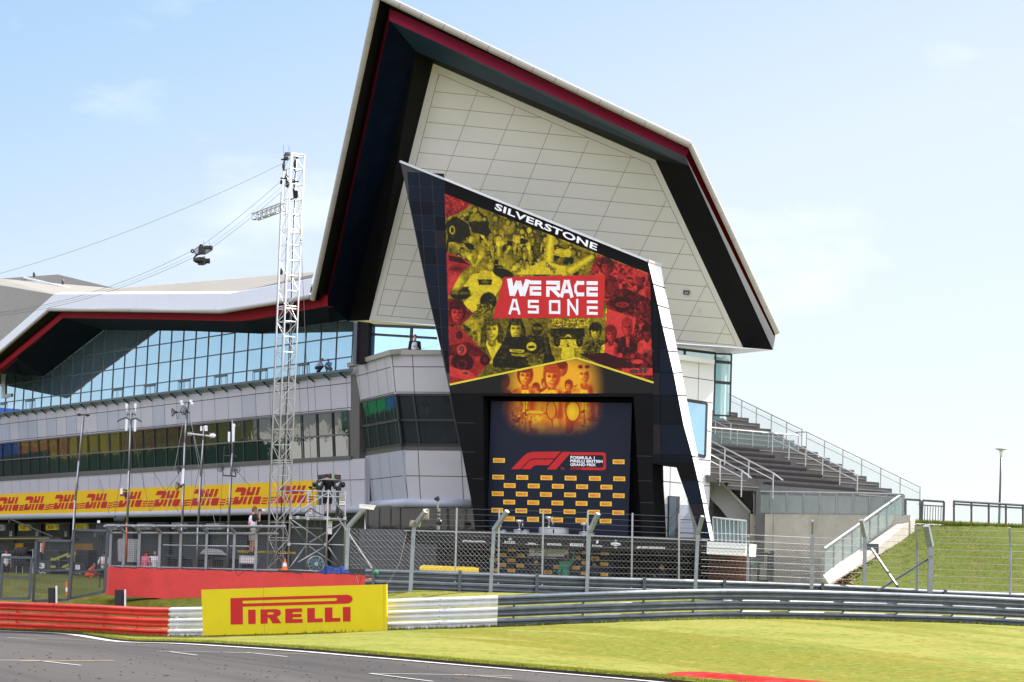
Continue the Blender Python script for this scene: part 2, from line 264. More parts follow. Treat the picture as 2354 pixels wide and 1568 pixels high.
# ------------------------------------------------------------------ mesh builder
class MB:
    def __init__(s): s.v = []; s.f = []; s.mi = []
    def add(s, pts, faces, mi=0):
        b = len(s.v); s.v.extend([V(p) for p in pts]); s.f.extend([tuple(b + i for i in f) for f in faces]); s.mi.extend([mi] * len(faces)); return s
    def quad(s, a, b, c, d, mi=0): return s.add([a, b, c, d], [(0, 1, 2, 3)], mi)
    def poly(s, pts, mi=0, holes=()):
        loops = [[V(p) for p in pts]] + [[V(p) for p in h] for h in holes]
        flat = [p for l in loops for p in l]
        return s.add(flat, [tuple(t) for t in tessellate_polygon(loops)], mi)
    def plate(s, pts, th, mi=0, mside=None):
        """solid slab: pts is the front outline, th the vector to the back"""
        pts = [V(p) for p in pts]; th = V(th); n = len(pts); tr = [tuple(t) for t in tessellate_polygon([pts])]
        s.add(pts, tr, mi); s.add([p + th for p in pts], [t[::-1] for t in tr], mi)
        for i in range(n):
            a, b = pts[i], pts[(i + 1) % n]; s.quad(a, b, b + th, a + th, mi if mside is None else mside)
        return s
    def box(s, c, size, rz=0, mi=0, M3=None):
        m = M3 if M3 is not None else Matrix.Rotation(rz, 3, 'Z')
        c = V(c); hx, hy, hz = [k / 2 for k in size]; p = [c + m @ V((x * hx, y * hy, z * hz)) for z in (-1, 1) for x, y in ((-1, -1), (1, -1), (1, 1), (-1, 1))]
        return s.add(p, [(3, 2, 1, 0), (4, 5, 6, 7), (0, 1, 5, 4), (1, 2, 6, 5), (2, 3, 7, 6), (3, 0, 4, 7)], mi)
    def beam(s, a, b, w, h=None, mi=0, up=V((0, 0, 1))):
        a, b = V(a), V(b); h = h or w; d = (b - a).normalized(); sd = d.cross(up)
        if sd.length < 1e-3: sd = d.cross(V((0, 1, 0)))
        sd.normalize(); u = sd.cross(d).normalized(); o = [(-sd * w - u * h) / 2, (sd * w - u * h) / 2, (sd * w + u * h) / 2, (-sd * w + u * h) / 2]
        return s.add([a + k for k in o] + [b + k for k in o], [(3, 2, 1, 0), (4, 5, 6, 7), (0, 1, 5, 4), (1, 2, 6, 5), (2, 3, 7, 6), (3, 0, 4, 7)], mi)
    def tube(s, a, b, r, r2=None, n=8, mi=0, cap=True):
        a, b = V(a), V(b); r2 = r if r2 is None else r2; d = (b - a)
        if d.length < 1e-6: return s
        d.normalize(); x = d.cross(V((0, 0, 1)));
        if x.length < 1e-3: x = d.cross(V((0, 1, 0)))
        x.normalize(); y = d.cross(x); p = []
        for c, rr in ((a, r), (b, r2)):
            for i in range(n):
                t = 2 * math.pi * i / n; p.append(c + (x * math.cos(t) + y * math.sin(t)) * rr)
        f = [(i, (i + 1) % n, n + (i + 1) % n, n + i) for i in range(n)]
        if cap: f += [tuple(range(n))[::-1], tuple(range(n, 2 * n))]
        return s.add(p, f, mi)
    def pipe(s, pts, r, n=6, mi=0):
        for a, b in zip(pts, pts[1:]): s.tube(a, b, r, n=n, mi=mi)
        return s
    def lathe(s, prof, c, n=20, mi=0, axis=None):
        c = V(c); q = Matrix.Identity(3) if axis is None else V((0, 0, 1)).rotation_difference(V(axis)).to_matrix()
        p = [c + q @ V((r * math.cos(2 * math.pi * i / n), r * math.sin(2 * math.pi * i / n), z)) for r, z in prof for i in range(n)]
        f = []
        for j in range(len(prof) - 1):
            for i in range(n): f.append((j * n + i, j * n + (i + 1) % n, (j + 1) * n + (i + 1) % n, (j + 1) * n + i))
        return s.add(p, f, mi)
    def ell(s, c, rad, n=12, m=8, mi=0, M3=None):
        c = V(c); q = M3 or Matrix.Identity(3); p = []
        for j in range(m + 1):
            t = math.pi * j / m
            for i in range(n):
                a = 2 * math.pi * i / n; p.append(c + q @ V((rad[0] * math.sin(t) * math.cos(a), rad[1] * math.sin(t) * math.sin(a), rad[2] * math.cos(t))))
        f = [(j * n + i, (j + 1) * n + i, (j + 1) * n + (i + 1) % n, j * n + (i + 1) % n) for j in range(m) for i in range(n)]
        return s.add(p, f, mi)
    def loft(s, A_, B_, mi=0):
        for i in range(len(A_) - 1): s.quad(A_[i], A_[i + 1], B_[i + 1], B_[i], mi)
        return s
    def build(s, name, mats, parent=None, smooth=False, weld=False):
        me = bpy.data.meshes.new(name); base = base_of(parent) if parent else V((0, 0, 0))
        me.from_pydata([tuple(v - base) for v in s.v], [], s.f)
        if not isinstance(mats, (list, tuple)): mats = [mats]
        for m in mats: me.materials.append(M[m] if isinstance(m, str) else m)
        for p, i in zip(me.polygons, s.mi): p.material_index = i
        if smooth:
            for p in me.polygons: p.use_smooth = True
        if weld:
            bm = bmesh.new(); bm.from_mesh(me); bmesh.ops.remove_doubles(bm, verts=bm.verts, dist=1e-4); bmesh.ops.recalc_face_normals(bm, faces=bm.faces); bm.to_mesh(me); bm.free()
        me.update(); o = bpy.data.objects.new(name, me); COL.objects.link(o)
        if parent: o.parent = parent
        return o
def base_of(o):
    p = V((0, 0, 0))
    while o: p += V(o.location); o = o.parent
    return p
def tag(o, label=None, cat=None, group=None, kind=None):
    if label: o['label'] = label
    if cat: o['category'] = cat
    if group: o['group'] = group
    if kind: o['kind'] = kind
    return o
def thing(name, label, cat, loc, group=None):
    o = bpy.data.objects.new(name, None); COL.objects.link(o); o.location = V(loc); o.empty_display_size = 0.3
    return tag(o, label, cat, group)
def copy_tree(o, parent=None):
    c = o.copy(); COL.objects.link(c)
    if parent is not None: c.parent = parent
    for ch in list(o.children): copy_tree(ch, c)
    return c

# ------------------------------------------------------------------ flat art on planes
def bil(q, u, v):
    (ax, ay), (bx, by), (cx, cy), (dx, dy) = q      # tl, tr, br, bl
    return ((1 - u) * (1 - v) * ax + u * (1 - v) * bx + u * v * cx + (1 - u) * v * dx,
            (1 - u) * (1 - v) * ay + u * (1 - v) * by + u * v * cy + (1 - u) * v * dy)
def flat(mb, pl, q, polys, off, mi=0):
    for p in polys:
        if p and isinstance(p[0][0], (tuple, list)): outer, holes = p[0], p[1:]
        else: outer, holes = p, ()
        mb.poly([pl.h(*bil(q, *a), off) for a in outer], mi, [[pl.h(*bil(q, *a), off) for a in h] for h in holes])
def rc(a, b, c, d): return [(a, b), (c, b), (c, d), (a, d)]
LOGO_P = [rc(0, 0, .1, 1), rc(.1, 0, .86, .11), rc(.1, .22, .86, .335),
    [(.86, 0), (.955, 0), (.98, .03), (.997, .1), (1, .17), (.997, .24), (.98, .305), (.955, .335), (.86, .335), (.86, .22), (.87, .2), (.874, .165), (.87, .13), (.86, .11)],
    rc(.144, .46, .205, 1),
    [[(.245, .46), (.375, .46), (.405, .5), (.413, .6), (.405, .7), (.378, .75), (.417, 1), (.345, 1), (.315, .78), (.303, .78), (.303, 1), (.245, 1)], [(.303, .58), (.348, .58), (.355, .62), (.348, .66), (.303, .66)]],
    [(.448, .46), (.585, .46), (.585, .6), (.508, .6), (.508, .67), (.58, .67), (.58, .79), (.508, .79), (.508, .86), (.59, .86), (.59, 1), (.448, 1)],
    [(.628, .46), (.69, .46), (.69, .86), (.755, .86), (.755, 1), (.628, 1)],
    [(.772, .46), (.834, .46), (.834, .86), (.899, .86), (.899, 1), (.772, 1)], rc(.92, .46, .982, 1)]
LOGO_D = [[(.15, 0), (.40, 0), (.46, .06), (.48, .16), (.42, .48), (.28, .48), (.32, .27), (.08, .27)],
    [(.10, .55), (.24, .55), (.21, .74), (.28, .74), (.32, .55), (.41, .55), (.37, .84), (.31, .96), (.25, 1), (.02, 1)],
    [(.54, 0), (.64, 0), (.60, .27), (.67, .27), (.71, 0), (.81, 0), (.74, .48), (.47, .48)],
    [(.45, .55), (.55, .55), (.48, 1), (.38, 1)], [(.62, .55), (.72, .55), (.65, 1), (.55, 1)],
    [(.87, 0), (.97, 0), (.90, .48), (.80, .48)], [(.78, .55), (1.03, .55), (.97, 1), (.76, 1), (.72, .92)],
    rc(-.16, .62, .05, .70), rc(-.18, .77, .03, .85), rc(-.20, .92, .0, 1.0), rc(1.07, .62, 1.26, .70), rc(1.05, .77, 1.24, .85), rc(1.03, .92, 1.22, 1.0)]
_tcache = {}
def glyphs(text, bold=0.0, shear=0.0, spacing=1.0):
    k = (text, bold, shear, spacing)
    if k in _tcache: return _tcache[k]
    cu = bpy.data.curves.new('t', 'FONT'); cu.body = text; cu.offset = bold; cu.shear = shear; cu.space_character = spacing; cu.resolution_u = 3
    o = bpy.data.objects.new('t', cu); COL.objects.link(o); bpy.context.view_layer.update()
    me = bpy.data.meshes.new_from_object(o.evaluated_get(bpy.context.evaluated_depsgraph_get()))
    vs = [v.co.copy() for v in me.vertices]; fs = [tuple(p.vertices) for p in me.polygons]
    bpy.data.objects.remove(o); bpy.data.curves.remove(cu); bpy.data.meshes.remove(me)
    x0 = min(v.x for v in vs); x1 = max(v.x for v in vs); y0 = min(v.y for v in vs); y1 = max(v.y for v in vs)
    r = ([((v.x - x0) / (x1 - x0), 1 - (v.y - y0) / (y1 - y0)) for v in vs], fs); _tcache[k] = r; return r
def write(mb, pl, q, text, off, mi=0, bold=0.02, shear=0.0, spacing=1.0):
    vs, fs = glyphs(text, bold, shear, spacing)
    mb.add([pl.h(*bil(q, *a), off) for a in vs], fs, mi)
def seg(mb, pl, a, b, w, off, mi=0):
    """flat line of width w metres on a plane, between two picture points"""
    p, q = pl.h(a[0], a[1], off), pl.h(b[0], b[1], off); d = (q - p)
    if d.length < 1e-6: return
    s = d.normalized().cross(pl.n) * (w / 2); mb.quad(p - s, q - s, q + s, p + s, mi)
def ellp(cx, cy, rx, ry, n=14, rot=0.0): return [(cx + rx * math.cos(2 * math.pi * i / n) * math.cos(rot) - ry * math.sin(2 * math.pi * i / n) * math.sin(rot), cy + rx * math.cos(2 * math.pi * i / n) * math.sin(rot) + ry * math.sin(2 * math.pi * i / n) * math.cos(rot)) for i in range(n)]
def clipseg(a, b, poly):
    """clip a line to a convex picture polygon"""
    n = len(poly); area = sum(poly[i][0] * poly[(i + 1) % n][1] - poly[(i + 1) % n][0] * poly[i][1] for i in range(n)); sg = 1 if area > 0 else -1
    t0, t1 = 0.0, 1.0; dx, dy = b[0] - a[0], b[1] - a[1]
    for i in range(n):
        p, q = poly[i], poly[(i + 1) % n]; nx, ny = -(q[1] - p[1]) * sg, (q[0] - p[0]) * sg
        den = nx * dx + ny * dy; num = nx * (a[0] - p[0]) + ny * (a[1] - p[1])
        if abs(den) < 1e-9:
            if num < 0: return None
        else:
            t = -num / den
            if den > 0: t0 = max(t0, t)
            else: t1 = min(t1, t)
    if t0 >= t1: return None
    return (a[0] + dx * t0, a[1] + dy * t0), (a[0] + dx * t1, a[1] + dy * t1)
# ================================================================== TERRAIN
BPX = [(-150, 1379, 88), (0, 1382, 85.5), (200, 1389, 83), (390, 1396, 79.5), (640, 1388, 76.5), (888, 1377, 74.6), (1143, 1368.5, 73.8), (1421, 1358.5, 74.5), (1687, 1354, 77.5), (1939, 1359, 80), (2176, 1366.5, 81.5), (2353, 1375, 82.5), (2600, 1388, 84), (3000, 1410, 87), (3400, 1434, 91)]
BTOP = [A(*b) for b in BPX]
def catmull(P, n):
    out = []
    for i in range(len(P) - 1):
        p0 = P[max(0, i - 1)]; p1 = P[i]; p2 = P[i + 1]; p3 = P[min(len(P) - 1, i + 2)]
        for k in range(n):
            t = k / n; out.append(0.5 * ((2 * p1) + (p2 - p0) * t + (2 * p0 - 5 * p1 + 4 * p2 - p3) * t * t + (3 * p1 - p0 - 3 * p2 + p3) * t ** 3))
    out.append(P[-1]); return out
BAR = catmull(BTOP, 6)
YB = [(p.x, p.y) for p in BAR]; ZBt = [(p.x, p.z - 1.0) for p in BAR]
H1 = [(-20, 1.05), (-12, 0.95), (-7, 0.7), (-3, 0.36), (2, 0.28), (9, 0.36), (18, 0.5)]
def sm(t): t = max(0.0, min(1.0, t)); return t * t * (3 - 2 * t)
def zg(x, y):
    yb = interp(YB, x); zb = interp(ZBt, x)
    if y <= yb: return lerp(zb, CAMZ - 1.5, sm((yb - y) / (yb - 42)))
    z1 = CAMZ - interp(H1, x)
    if y < yb + 7: return lerp(zb, z1, sm((y - yb) / 7))
    return lerp(z1, CAMZ - 0.36, sm((y - yb - 7) / 42))
def ghit(px, py):
    d = ray(px, py) / ray(px, py).y; t = 20.0; st = 4.0
    while st > 0.01:
        while t < 400:
            p = CO + d * (t + st)
            if p.z <= zg(p.x, p.y): break
            t += st
        st /= 4
    return CO + d * t
def noise_nodes(m, layers, rough=0.9, bump=0.4, bscale=60, bdist=0.03):
    m.use_nodes = True; nt = m.node_tree; b = nt.nodes['Principled BSDF']; L = nt.links.new; b.inputs['Roughness'].default_value = rough
    b.inputs['Specular IOR Level'].default_value = 0.06
    tc = nt.nodes.new('ShaderNodeTexCoord'); src = None
    for (c1, c2, scale, lo, hi, st, rot) in layers:
        mp = nt.nodes.new('ShaderNodeMapping'); mr_ = nt.nodes.new('ShaderNodeMapping'); mr_.inputs['Rotation'].default_value = (0, 0, rot); L(tc.outputs['Object'], mr_.inputs['Vector']); mp.inputs['Scale'].default_value = st; L(mr_.outputs[0], mp.inputs['Vector'])
        n = nt.nodes.new('ShaderNodeTexNoise'); n.inputs['Scale'].default_value = scale; n.inputs['Detail'].default_value = 8; n.inputs['Roughness'].default_value = 0.65; L(mp.outputs[0], n.inputs['Vector'])
        r = nt.nodes.new('ShaderNodeValToRGB'); r.color_ramp.elements[0].position = lo; r.color_ramp.elements[1].position = hi; L(n.outputs['Fac'], r.inputs['Fac'])
        if src is None:
            r.color_ramp.elements[0].color = (*c1, 1); r.color_ramp.elements[1].color = (*c2, 1); src = r.outputs['Color']
        else:
            r.color_ramp.elements[0].color = (0, 0, 0, 1); k = c1; r.color_ramp.elements[1].color = (k, k, k, 1)
            mx = nt.nodes.new('ShaderNodeMixRGB'); mx.inputs['Color2'].default_value = (*c2, 1); L(r.outputs['Color'], mx.inputs['Fac']); L(src, mx.inputs['Color1']); src = mx.outputs['Color']
    L(src, b.inputs['Base Color'])
    n = nt.nodes.new('ShaderNodeTexNoise'); n.inputs['Scale'].default_value = bscale; n.inputs['Detail'].default_value = 6; L(tc.outputs['Object'], n.inputs['Vector'])
    bp = nt.nodes.new('ShaderNodeBump'); bp.inputs['Strength'].default_value = bump; bp.inputs['Distance'].default_value = bdist; L(n.outputs['Fac'], bp.inputs['Height']); L(bp.outputs[0], b.inputs['Normal'])
    return m
M['grass'] = noise_nodes(bpy.data.materials.new('grass'), [((0.088, 0.094, 0.004), (0.135, 0.120, 0.006), 9.0, 0.3, 0.7, (1, 1, 1), 0),
    (0.9, (0.175, 0.172, 0.034), 0.42, 0.47, 0.53, (0.06, 0.5, 1), R(71)), (0.7, (0.16, 0.115, 0.010), 0.9, 0.54, 0.68, (0.15, 0.6, 1), R(71)), (0.5, (0.060, 0.085, 0.006), 2.2, 0.56, 0.7, (1, 1, 1), 0.4), (0.5, (0.20, 0.19, 0.07), 24.0, 0.54, 0.66, (1, 1, 1), 0), (0.5, (0.075, 0.115, 0.007), 0.35, 0.46, 0.62, (1, 1, 1), 0.3), (0.5, (0.050, 0.066, 0.004), 4.5, 0.53, 0.61, (1, .45, 1), 0), (0.5, (0.20, 0.19, 0.045), 6.0, 0.54, 0.62, (1, .45, 1), 0)], 0.95, 0.35, 25, 0.03)
M['asphalt'] = noise_nodes(bpy.data.materials.new('asphalt'), [((0.049, 0.044, 0.042), (0.066, 0.060, 0.057), 60.0, 0.3, 0.7, (1, 1, 1), 0),
    (0.8, (0.030, 0.028, 0.028), 0.5, 0.42, 0.62, (0.05, 0.9, 1), R(66)), (0.8, (0.014, 0.013, 0.013), 0.9, 0.57, 0.64, (0.03, 2.2, 1), R(66)), (0.5, (0.075, 0.070, 0.066), 2.5, 0.55, 0.75, (1, 1, 1), 0)], 0.75, 0.12, 90, 0.004)
M['soil'] = mat('soil', (0.035, 0.026, 0.018), 0.95, var=0.5, vscale=12, bump=0.6, bscale=30)
# edge of the track seen in the photograph
EP = [ghit(*p) for p in ((0, 1449.7), (200, 1461), (465, 1481.5), (750, 1501), (980, 1521), (1176, 1538), (1330, 1551), (1476, 1563.5), (1600, 1575))]
d0 = (EP[0] - EP[1]).normalized(); d1 = (EP[-1] - EP[-2]).normalized()
EP = [EP[0] + d0 * 120 + V((0, 60, 0)), EP[0] + d0 * 40 + V((0, 8, 0)), EP[0] + d0 * 8] + EP + [EP[-1] + d1 * 6, EP[-1] + d1 * 25, EP[-1] + d1 * 120 ]
EDGE = catmull([V((p.x, p.y, 0)) for p in EP], 10)
mb = MB(); xs = [-420, -300, -200, -140, -100, -70] + [-50 + i * 2.5 for i in range(41)] + [70, 100, 140, 200, 300, 420]; ys = [-80, -50, -30] + [-20 + i * 2.5 for i in range(60)] + [140, 170, 200, 260, 340, 450, 700, 1200]
for y in ys:
    for x in xs: mb.v.append(V((x, y, zg(x, y) - 0.45)))
nx = len(xs)
for j in range(len(ys) - 1):
    for i in range(nx - 1): mb.f.append((j * nx + i, j * nx + i + 1, (j + 1) * nx + i + 1, (j + 1) * nx + i)); mb.mi.append(0)
tag(mb.build('ground', ['bounce_ground'], smooth=True), kind='structure')
# race track: a finely gridded sheet beside the edge line
def sheet(name, m, pts, dirv, steps, off, kind='structure', jit=0.0):
    mb = MB(); n = len(steps)
    for p in pts:
        for s in steps:
            x, y = p.x + dirv[0] * s, p.y + dirv[1] * s; mb.v.append(V((x, y, zg(x, y) + off + (random.uniform(-jit, jit) if s > 0 else 0))))
    for i in range(len(pts) - 1):
        for j in range(n - 1): mb.f.append((i * n + j, i * n + j + 1, (i + 1) * n + j + 1, (i + 1) * n + j)); mb.mi.append(0)
    return tag(mb.build(name, [m], smooth=True), kind=kind)
sheet('track', 'asphalt', EDGE, (-0.35, -1), [-0.6] + [i * 1.5 for i in range(40)] + [75, 100], 0.0)
sheet('grass', 'grass', EDGE, (0.15, 1), [0, .12, .3] + [0.6 + i * 0.6 for i in range(110)] + [70, 76, 84, 95, 110, 140], 0.06, kind='stuff', jit=0.008)
mb = MB()
for p, q in zip(EDGE, EDGE[1:]):
    z1, z2 = zg(p.x, p.y), zg(q.x, q.y); mb.quad(V((p.x, p.y, z1 - .05)), V((q.x, q.y, z2 - .05)), V((q.x, q.y, z2 + .06)), V((p.x, p.y, z1 + .06)))
tag(mb.build('soil_lip', ['soil']), kind='structure')
def roadline(mb, p, q, w, off=0.012, n=24):
    for i in range(n):
        a = p.lerp(q, i / n); b = p.lerp(q, (i + 1) / n); d = V((b.x - a.x, b.y - a.y, 0)).normalized(); s = V((-d.y, d.x, 0)) * w / 2
        c = [a - s, b - s, b + s, a + s]; mb.quad(*[V((k.x, k.y, zg(k.x, k.y) + off)) for k in c])
mb = MB()
for p, q in zip(EDGE, EDGE[1:]):
    s = V((-0.35, -1, 0)).normalized(); d = (q - p).normalized(); s = V((d.y, -d.x, 0)); s = s if s.y < 0 else -s
    wl, wq = .34 + max(0, -p.x) * .016, .34 + max(0, -q.x) * .016; c = [p + s * .12, q + s * .12, q + s * wq, p + s * wl]; mb.quad(*[V((k.x, k.y, zg(k.x, k.y) + .014)) for k in c])
tag(mb.build('edge_line', ['line_white']), kind='structure')
mb = MB(); ma = MB()
def zl(x, y): return (x / 2.0008, 1378.7 + y / 2.0008)
for a, b in (((30, 174), (165, 184)), ((30, 174), (300, 181)), ((720, 238), (1130, 244)), ((780, 241), (905, 257)), ((1130, 244), (1320, 264)), ((0, 280), (185, 281)), ((185, 283), (372, 304)), ((1700, 341), (2130, 347)), ((1700, 341), (1990, 378)), ((2130, 347), (2354, 363))):
    roadline(mb, ghit(*zl(*a)), ghit(*zl(*b)), 0.065, n=10)
for a, b in (((300, 181), (540, 195)), ((1050, 246), (1410, 251)), ((90, 285), (525, 283)), ((2090, 349), (2354, 353))):
    roadline(ma, ghit(*zl(*a)), ghit(*zl(*b)), 0.06, 0.016, n=10)
tag(mb.build('grid_lines', ['line_white']), kind='structure'); tag(ma.build('amber_lines', ['line_amber']), kind='structure')
# rubber marbles lying on the tarmac
mb = MB(); rr = random.Random(3)
for i in range(260):
    px, py = rr.uniform(0, 1500), 1455 + 113 * rr.random() ** 0.8
    p = ghit(px, py)
    e = interp([(k.x, k.y) for k in EDGE], p.x)
    if p.y > e - .5: continue
    s = rr.choice((.010, .014, .02, .028)); p = V((p.x, p.y, zg(p.x, p.y) + .012))
    mb.box(p, (s * rr.uniform(1, 2), s * rr.uniform(.6, 1.2), .008), rr.uniform(0, 3))
tag(mb.build('rubber_debris', ['tyre'], weld=False), 'black crumbs of tyre rubber scattered over the grey tarmac', 'debris', kind='stuff')
# tufts of grass giving the turf a real edge (a mass nobody could count)
def blades(name, c):
    m = mat(name, c, 0.8, var=0.4, vscale=3); nt = m.node_tree; b = nt.nodes['Principled BSDF']; tr = nt.nodes.new('ShaderNodeBsdfTranslucent'); mx = nt.nodes.new('ShaderNodeMixShader'); mx.inputs[0].default_value = .55
    src = b.inputs['Base Color'].links[0].from_socket; nt.links.new(src, tr.inputs['Color']); o = [n for n in nt.nodes if n.type == 'OUTPUT_MATERIAL'][0]; nt.links.new(b.outputs[0], mx.inputs[1]); nt.links.new(tr.outputs[0], mx.inputs[2]); nt.links.new(mx.outputs[0], o.inputs['Surface']); return m
M['tuft'] = blades('grass_blades', (0.15, 0.165, 0.015)); M['bank_tuft'] = blades('bank_blades', (0.10, 0.12, 0.015))
mb = MB()
def tuft(x, y, h, n=4):
    z = zg(x, y) + .055
    for k in range(n):
        a = rr.uniform(0, 6.28); r = rr.uniform(0, .05); bx, by = x + r * math.cos(a), y + r * math.sin(a); w = rr.uniform(.006, .014); t = rr.uniform(0, 3.14); hh = h * rr.uniform(.5, 1.2)
        mb.add([(bx - w * math.cos(t), by - w * math.sin(t), z), (bx + w * math.cos(t), by + w * math.sin(t), z), (bx + rr.uniform(-.03, .03), by + rr.uniform(-.03, .03), z + hh)], [(0, 1, 2)])
for i in range(15000):
    e = EDGE[15:] ; k = rr.randrange(20, len(EDGE) - 22); p = EDGE[k].lerp(EDGE[k + 1], rr.random()); tuft(p.x + abs(rr.gauss(0, .25)) * .5, p.y + abs(rr.gauss(0, .35)), .055, 2)
for i in range(9000):
    x = rr.uniform(-16, 18); tuft(x, interp(YB, x) + rr.gauss(.05, .25), .10, 3)
for i in range(0):
    p = ghit(rr.uniform(400, 2360), rr.uniform(1440, 1568)); e = interp([(q.x, q.y) for q in EDGE], p.x)
    if p.y > e + .1 and p.y < interp(YB, p.x): tuft(p.x, p.y, .04, 3)
tag(mb.build('turf_tufts', ['tuft']), kind='stuff')
# red kerb end at the picture's foot
kb = [ghit(*p) for p in ((1548, 1565), (1612, 1563), (1720, 1571.5), (1850, 1583), (2040, 1600))]
mb = MB(); prev = None
pp = catmull([V((p.x, p.y, 0)) for p in kb], 8)
for i, p in enumerate(pp):
    d = (pp[min(i + 1, len(pp) - 1)] - pp[max(i - 1, 0)]).normalized(); s = V((-d.y, d.x, 0)); s = s if s.y > 0 else -s
    hh = .09 * sm(i / 6.0); sec = [V((p.x, p.y, 0)) - s * .5, p - s * .25, p + s * .05, p + s * .30, p + s * .42]; zz = [0.01, hh * .75, hh, hh * .8, .02]
    sec = [V((k.x, k.y, zg(k.x, k.y) + .05 + z)) for k, z in zip(sec, zz)]
    if prev: mb.loft(prev, sec)
    prev = sec
tag(mb.build('kerb', ['kerb_red'], smooth=True), 'long rounded red kerb at the foot of the grass', 'kerb', kind='structure')

# ================================================================== FRONT CRASH BARRIER
PROF = [(0.0, 0.0), (0.0, .022), (.078, .058), (.082, .085), (.078, .112), (.006, .145), (.006, .168), (.078, .20), (.082, .227), (.078, .255), (0.0, .29), (-.02, .31)]
def normals2(path):
    out = []
    for i, p in enumerate(path):
        d = path[min(i + 1, len(path) - 1)] - path[max(i - 1, 0)]; d.z = 0; d.normalize(); n = V((d.y, -d.x, 0)); out.append(n if n.y < 0 else -n)
    return out
def wbeam(path, ztop_off, m, parent, name='rail', label=None, scale=1.0, jag=False):
    """one W-section beam swept along the barrier path; path points are the top edge of the whole barrier"""
    mb = MB(); ns = normals2(path); sec = []
    for p, n in zip(path, ns): sec.append([V((p.x, p.y, p.z + ztop_off - .31 * scale + z * scale)) + n * (o * scale) for o, z in PROF])
    for a, b in zip(sec, sec[1:]): mb.loft(a, b)
    for a, b, n in zip(sec, sec[1:], ns): mb.loft([k - n * .004 for k in b], [k - n * .004 for k in a])
    acc = 0.0; last = 0
    for i in range(1, len(path)):
        acc += (path[i] - path[i - 1]).length
        if acc - last >= 1.95:
            last = acc; n = ns[i]; d = V((-n.y, n.x, 0))
            for dz in (-.07, -.24): mb.tube(path[i] + V((0, 0, ztop_off + dz * scale)) + n * .05, path[i] + V((0, 0, ztop_off + dz * scale)) + n * .098, .016, n=6, mi=1)
            mb.box(path[i] + V((0, 0, ztop_off - .155 * scale)) + n * .03, (.012, .12, .30 * scale), math.atan2(n.y, n.x) - math.pi / 2 + .0, 1) if False else None
    o = mb.build(name, [m, 'post_dark'], parent, smooth=False); return tag(o, label)
def cut(path, x0, x1):
    """part of a path between two X values, with exact ends"""
    out = []
    for a, b in zip(path, path[1:]):
        if b.x < x0 or a.x > x1: continue
        t0 = max(0, (x0 - a.x) / (b.x - a.x)); t1 = min(1, (x1 - a.x) / (b.x - a.x))
        if not out: out.append(a.lerp(b, t0))
        out.append(a.lerp(b, t1))
    return out
fine = catmull(BTOP, 14)
xr, xw = A(390, 1430, 79.5).x, A(1143, 1400, 73.6).x
barrier = thing('crash_barrier', 'three-rail steel crash barrier along the grass, red then white then grey', 'crash barrier', (0, 74, .7))
for k in range(3):
    dz = -.345 * k
    wbeam(cut(fine, -30, xr), dz, 'rail_red', barrier, 'rail', 'red painted rail, %s of three' % ('top', 'middle', 'bottom')[k])
    wbeam(cut(fine, xr + .01, xw), dz + .004, 'rail_white', barrier, 'rail', 'white painted rail, %s of three' % ('top', 'middle', 'bottom')[k])
    wbeam(cut(fine, xw + .01, 40), dz, 'galv_dark', barrier, 'rail', 'bare grey rail, %s of three' % ('top', 'middle', 'bottom')[k])
acc = 0; last = -9
for i in range(1, len(fine)):
    acc += (fine[i] - fine[i - 1]).length
    if acc - last > 1.95 and -20 < fine[i].x < 36:
        last = acc; p = fine[i]; b = MB(); m = 'rail_red' if p.x < xr else ('rail_white' if p.x < xw else 'post_dark')
        b.box(p + V((0, .085, -.55)), (.07, .10, 1.06)); b.box(p + V((0, .03, -.155)), (.09, .035, .24)); b.box(p + V((0, .03, -.50)), (.09, .035, .24)); b.box(p + V((0, .03, -.845)), (.09, .035, .24)); b.build('post', m, barrier)

# ------------------------------------------------------------------ big board on the barrier
q = [(462.5, 1355.5), (888.2, 1343), (888.8, 1449.8), (466.5, 1461)]
bo, bo2 = A(466, 1461, 77.6), A(888.6, 1449.8, 73.9)
BPl = Pl(bo, (bo2 - bo).cross(V((0, 0, 1))))
board = thing('advertising_board', 'large yellow board with red lettering leaning on the white crash barrier', 'advertising board', (bo + bo2) / 2)
b = MB(); b.plate(BPl.q(q), -BPl.n * .05); 
for u in (.335, .985): seg(b, BPl, bil(q, u, .005), bil(q, u, .995), .012, .003, 1)
b.build('panel', ['yellow_ad', 'line_amber'], board)
b = MB(); lq = [Z3(42, 1163), Z3(1000, 1134), Z3(1001, 1344), Z3(44, 1370)]; flat(b, BPl, lq, LOGO_P, .008); b.build('lettering', 'red_ad', board)
# ================================================================== PIT BUILDING
FD = V((-.505, .863, 0)).normalized(); NO = V((-.863, -.505, 0)).normalized()
F_low = Pl(A(800, 1048, 109), NO + V((0, 0, -.09)))
_w = F_low.h(800, 863)
F_up = Pl(_w - NO * .25, NO)
F_out = Pl(_w + NO * 3.1, NO); F_red = Pl(_w + NO * 2.7, NO)
bld = thing('pit_building', 'angular grey and white pit building with sweeping roof and black mural tower', 'building', A(1000, 1320, 104))
b = MB(); b.plate([F_low.h(760, 860, -.5), F_low.h(832, 855, -.5), F_low.h(850, 1190, -.5), F_low.h(760, 1190, -.5)], -NO * .2); b.build('inner_wall', 'dark_grey', bld)
def band(pl, top, bot, x0=-40, x1=806, off=0.0, n=1):
    pts = [x0 + (x1 - x0) * i / n for i in range(n + 1)]
    return [pl.h(x, interpx(top, x), off) for x in pts], [pl.h(x, interpx(bot, x), off) for x in pts]
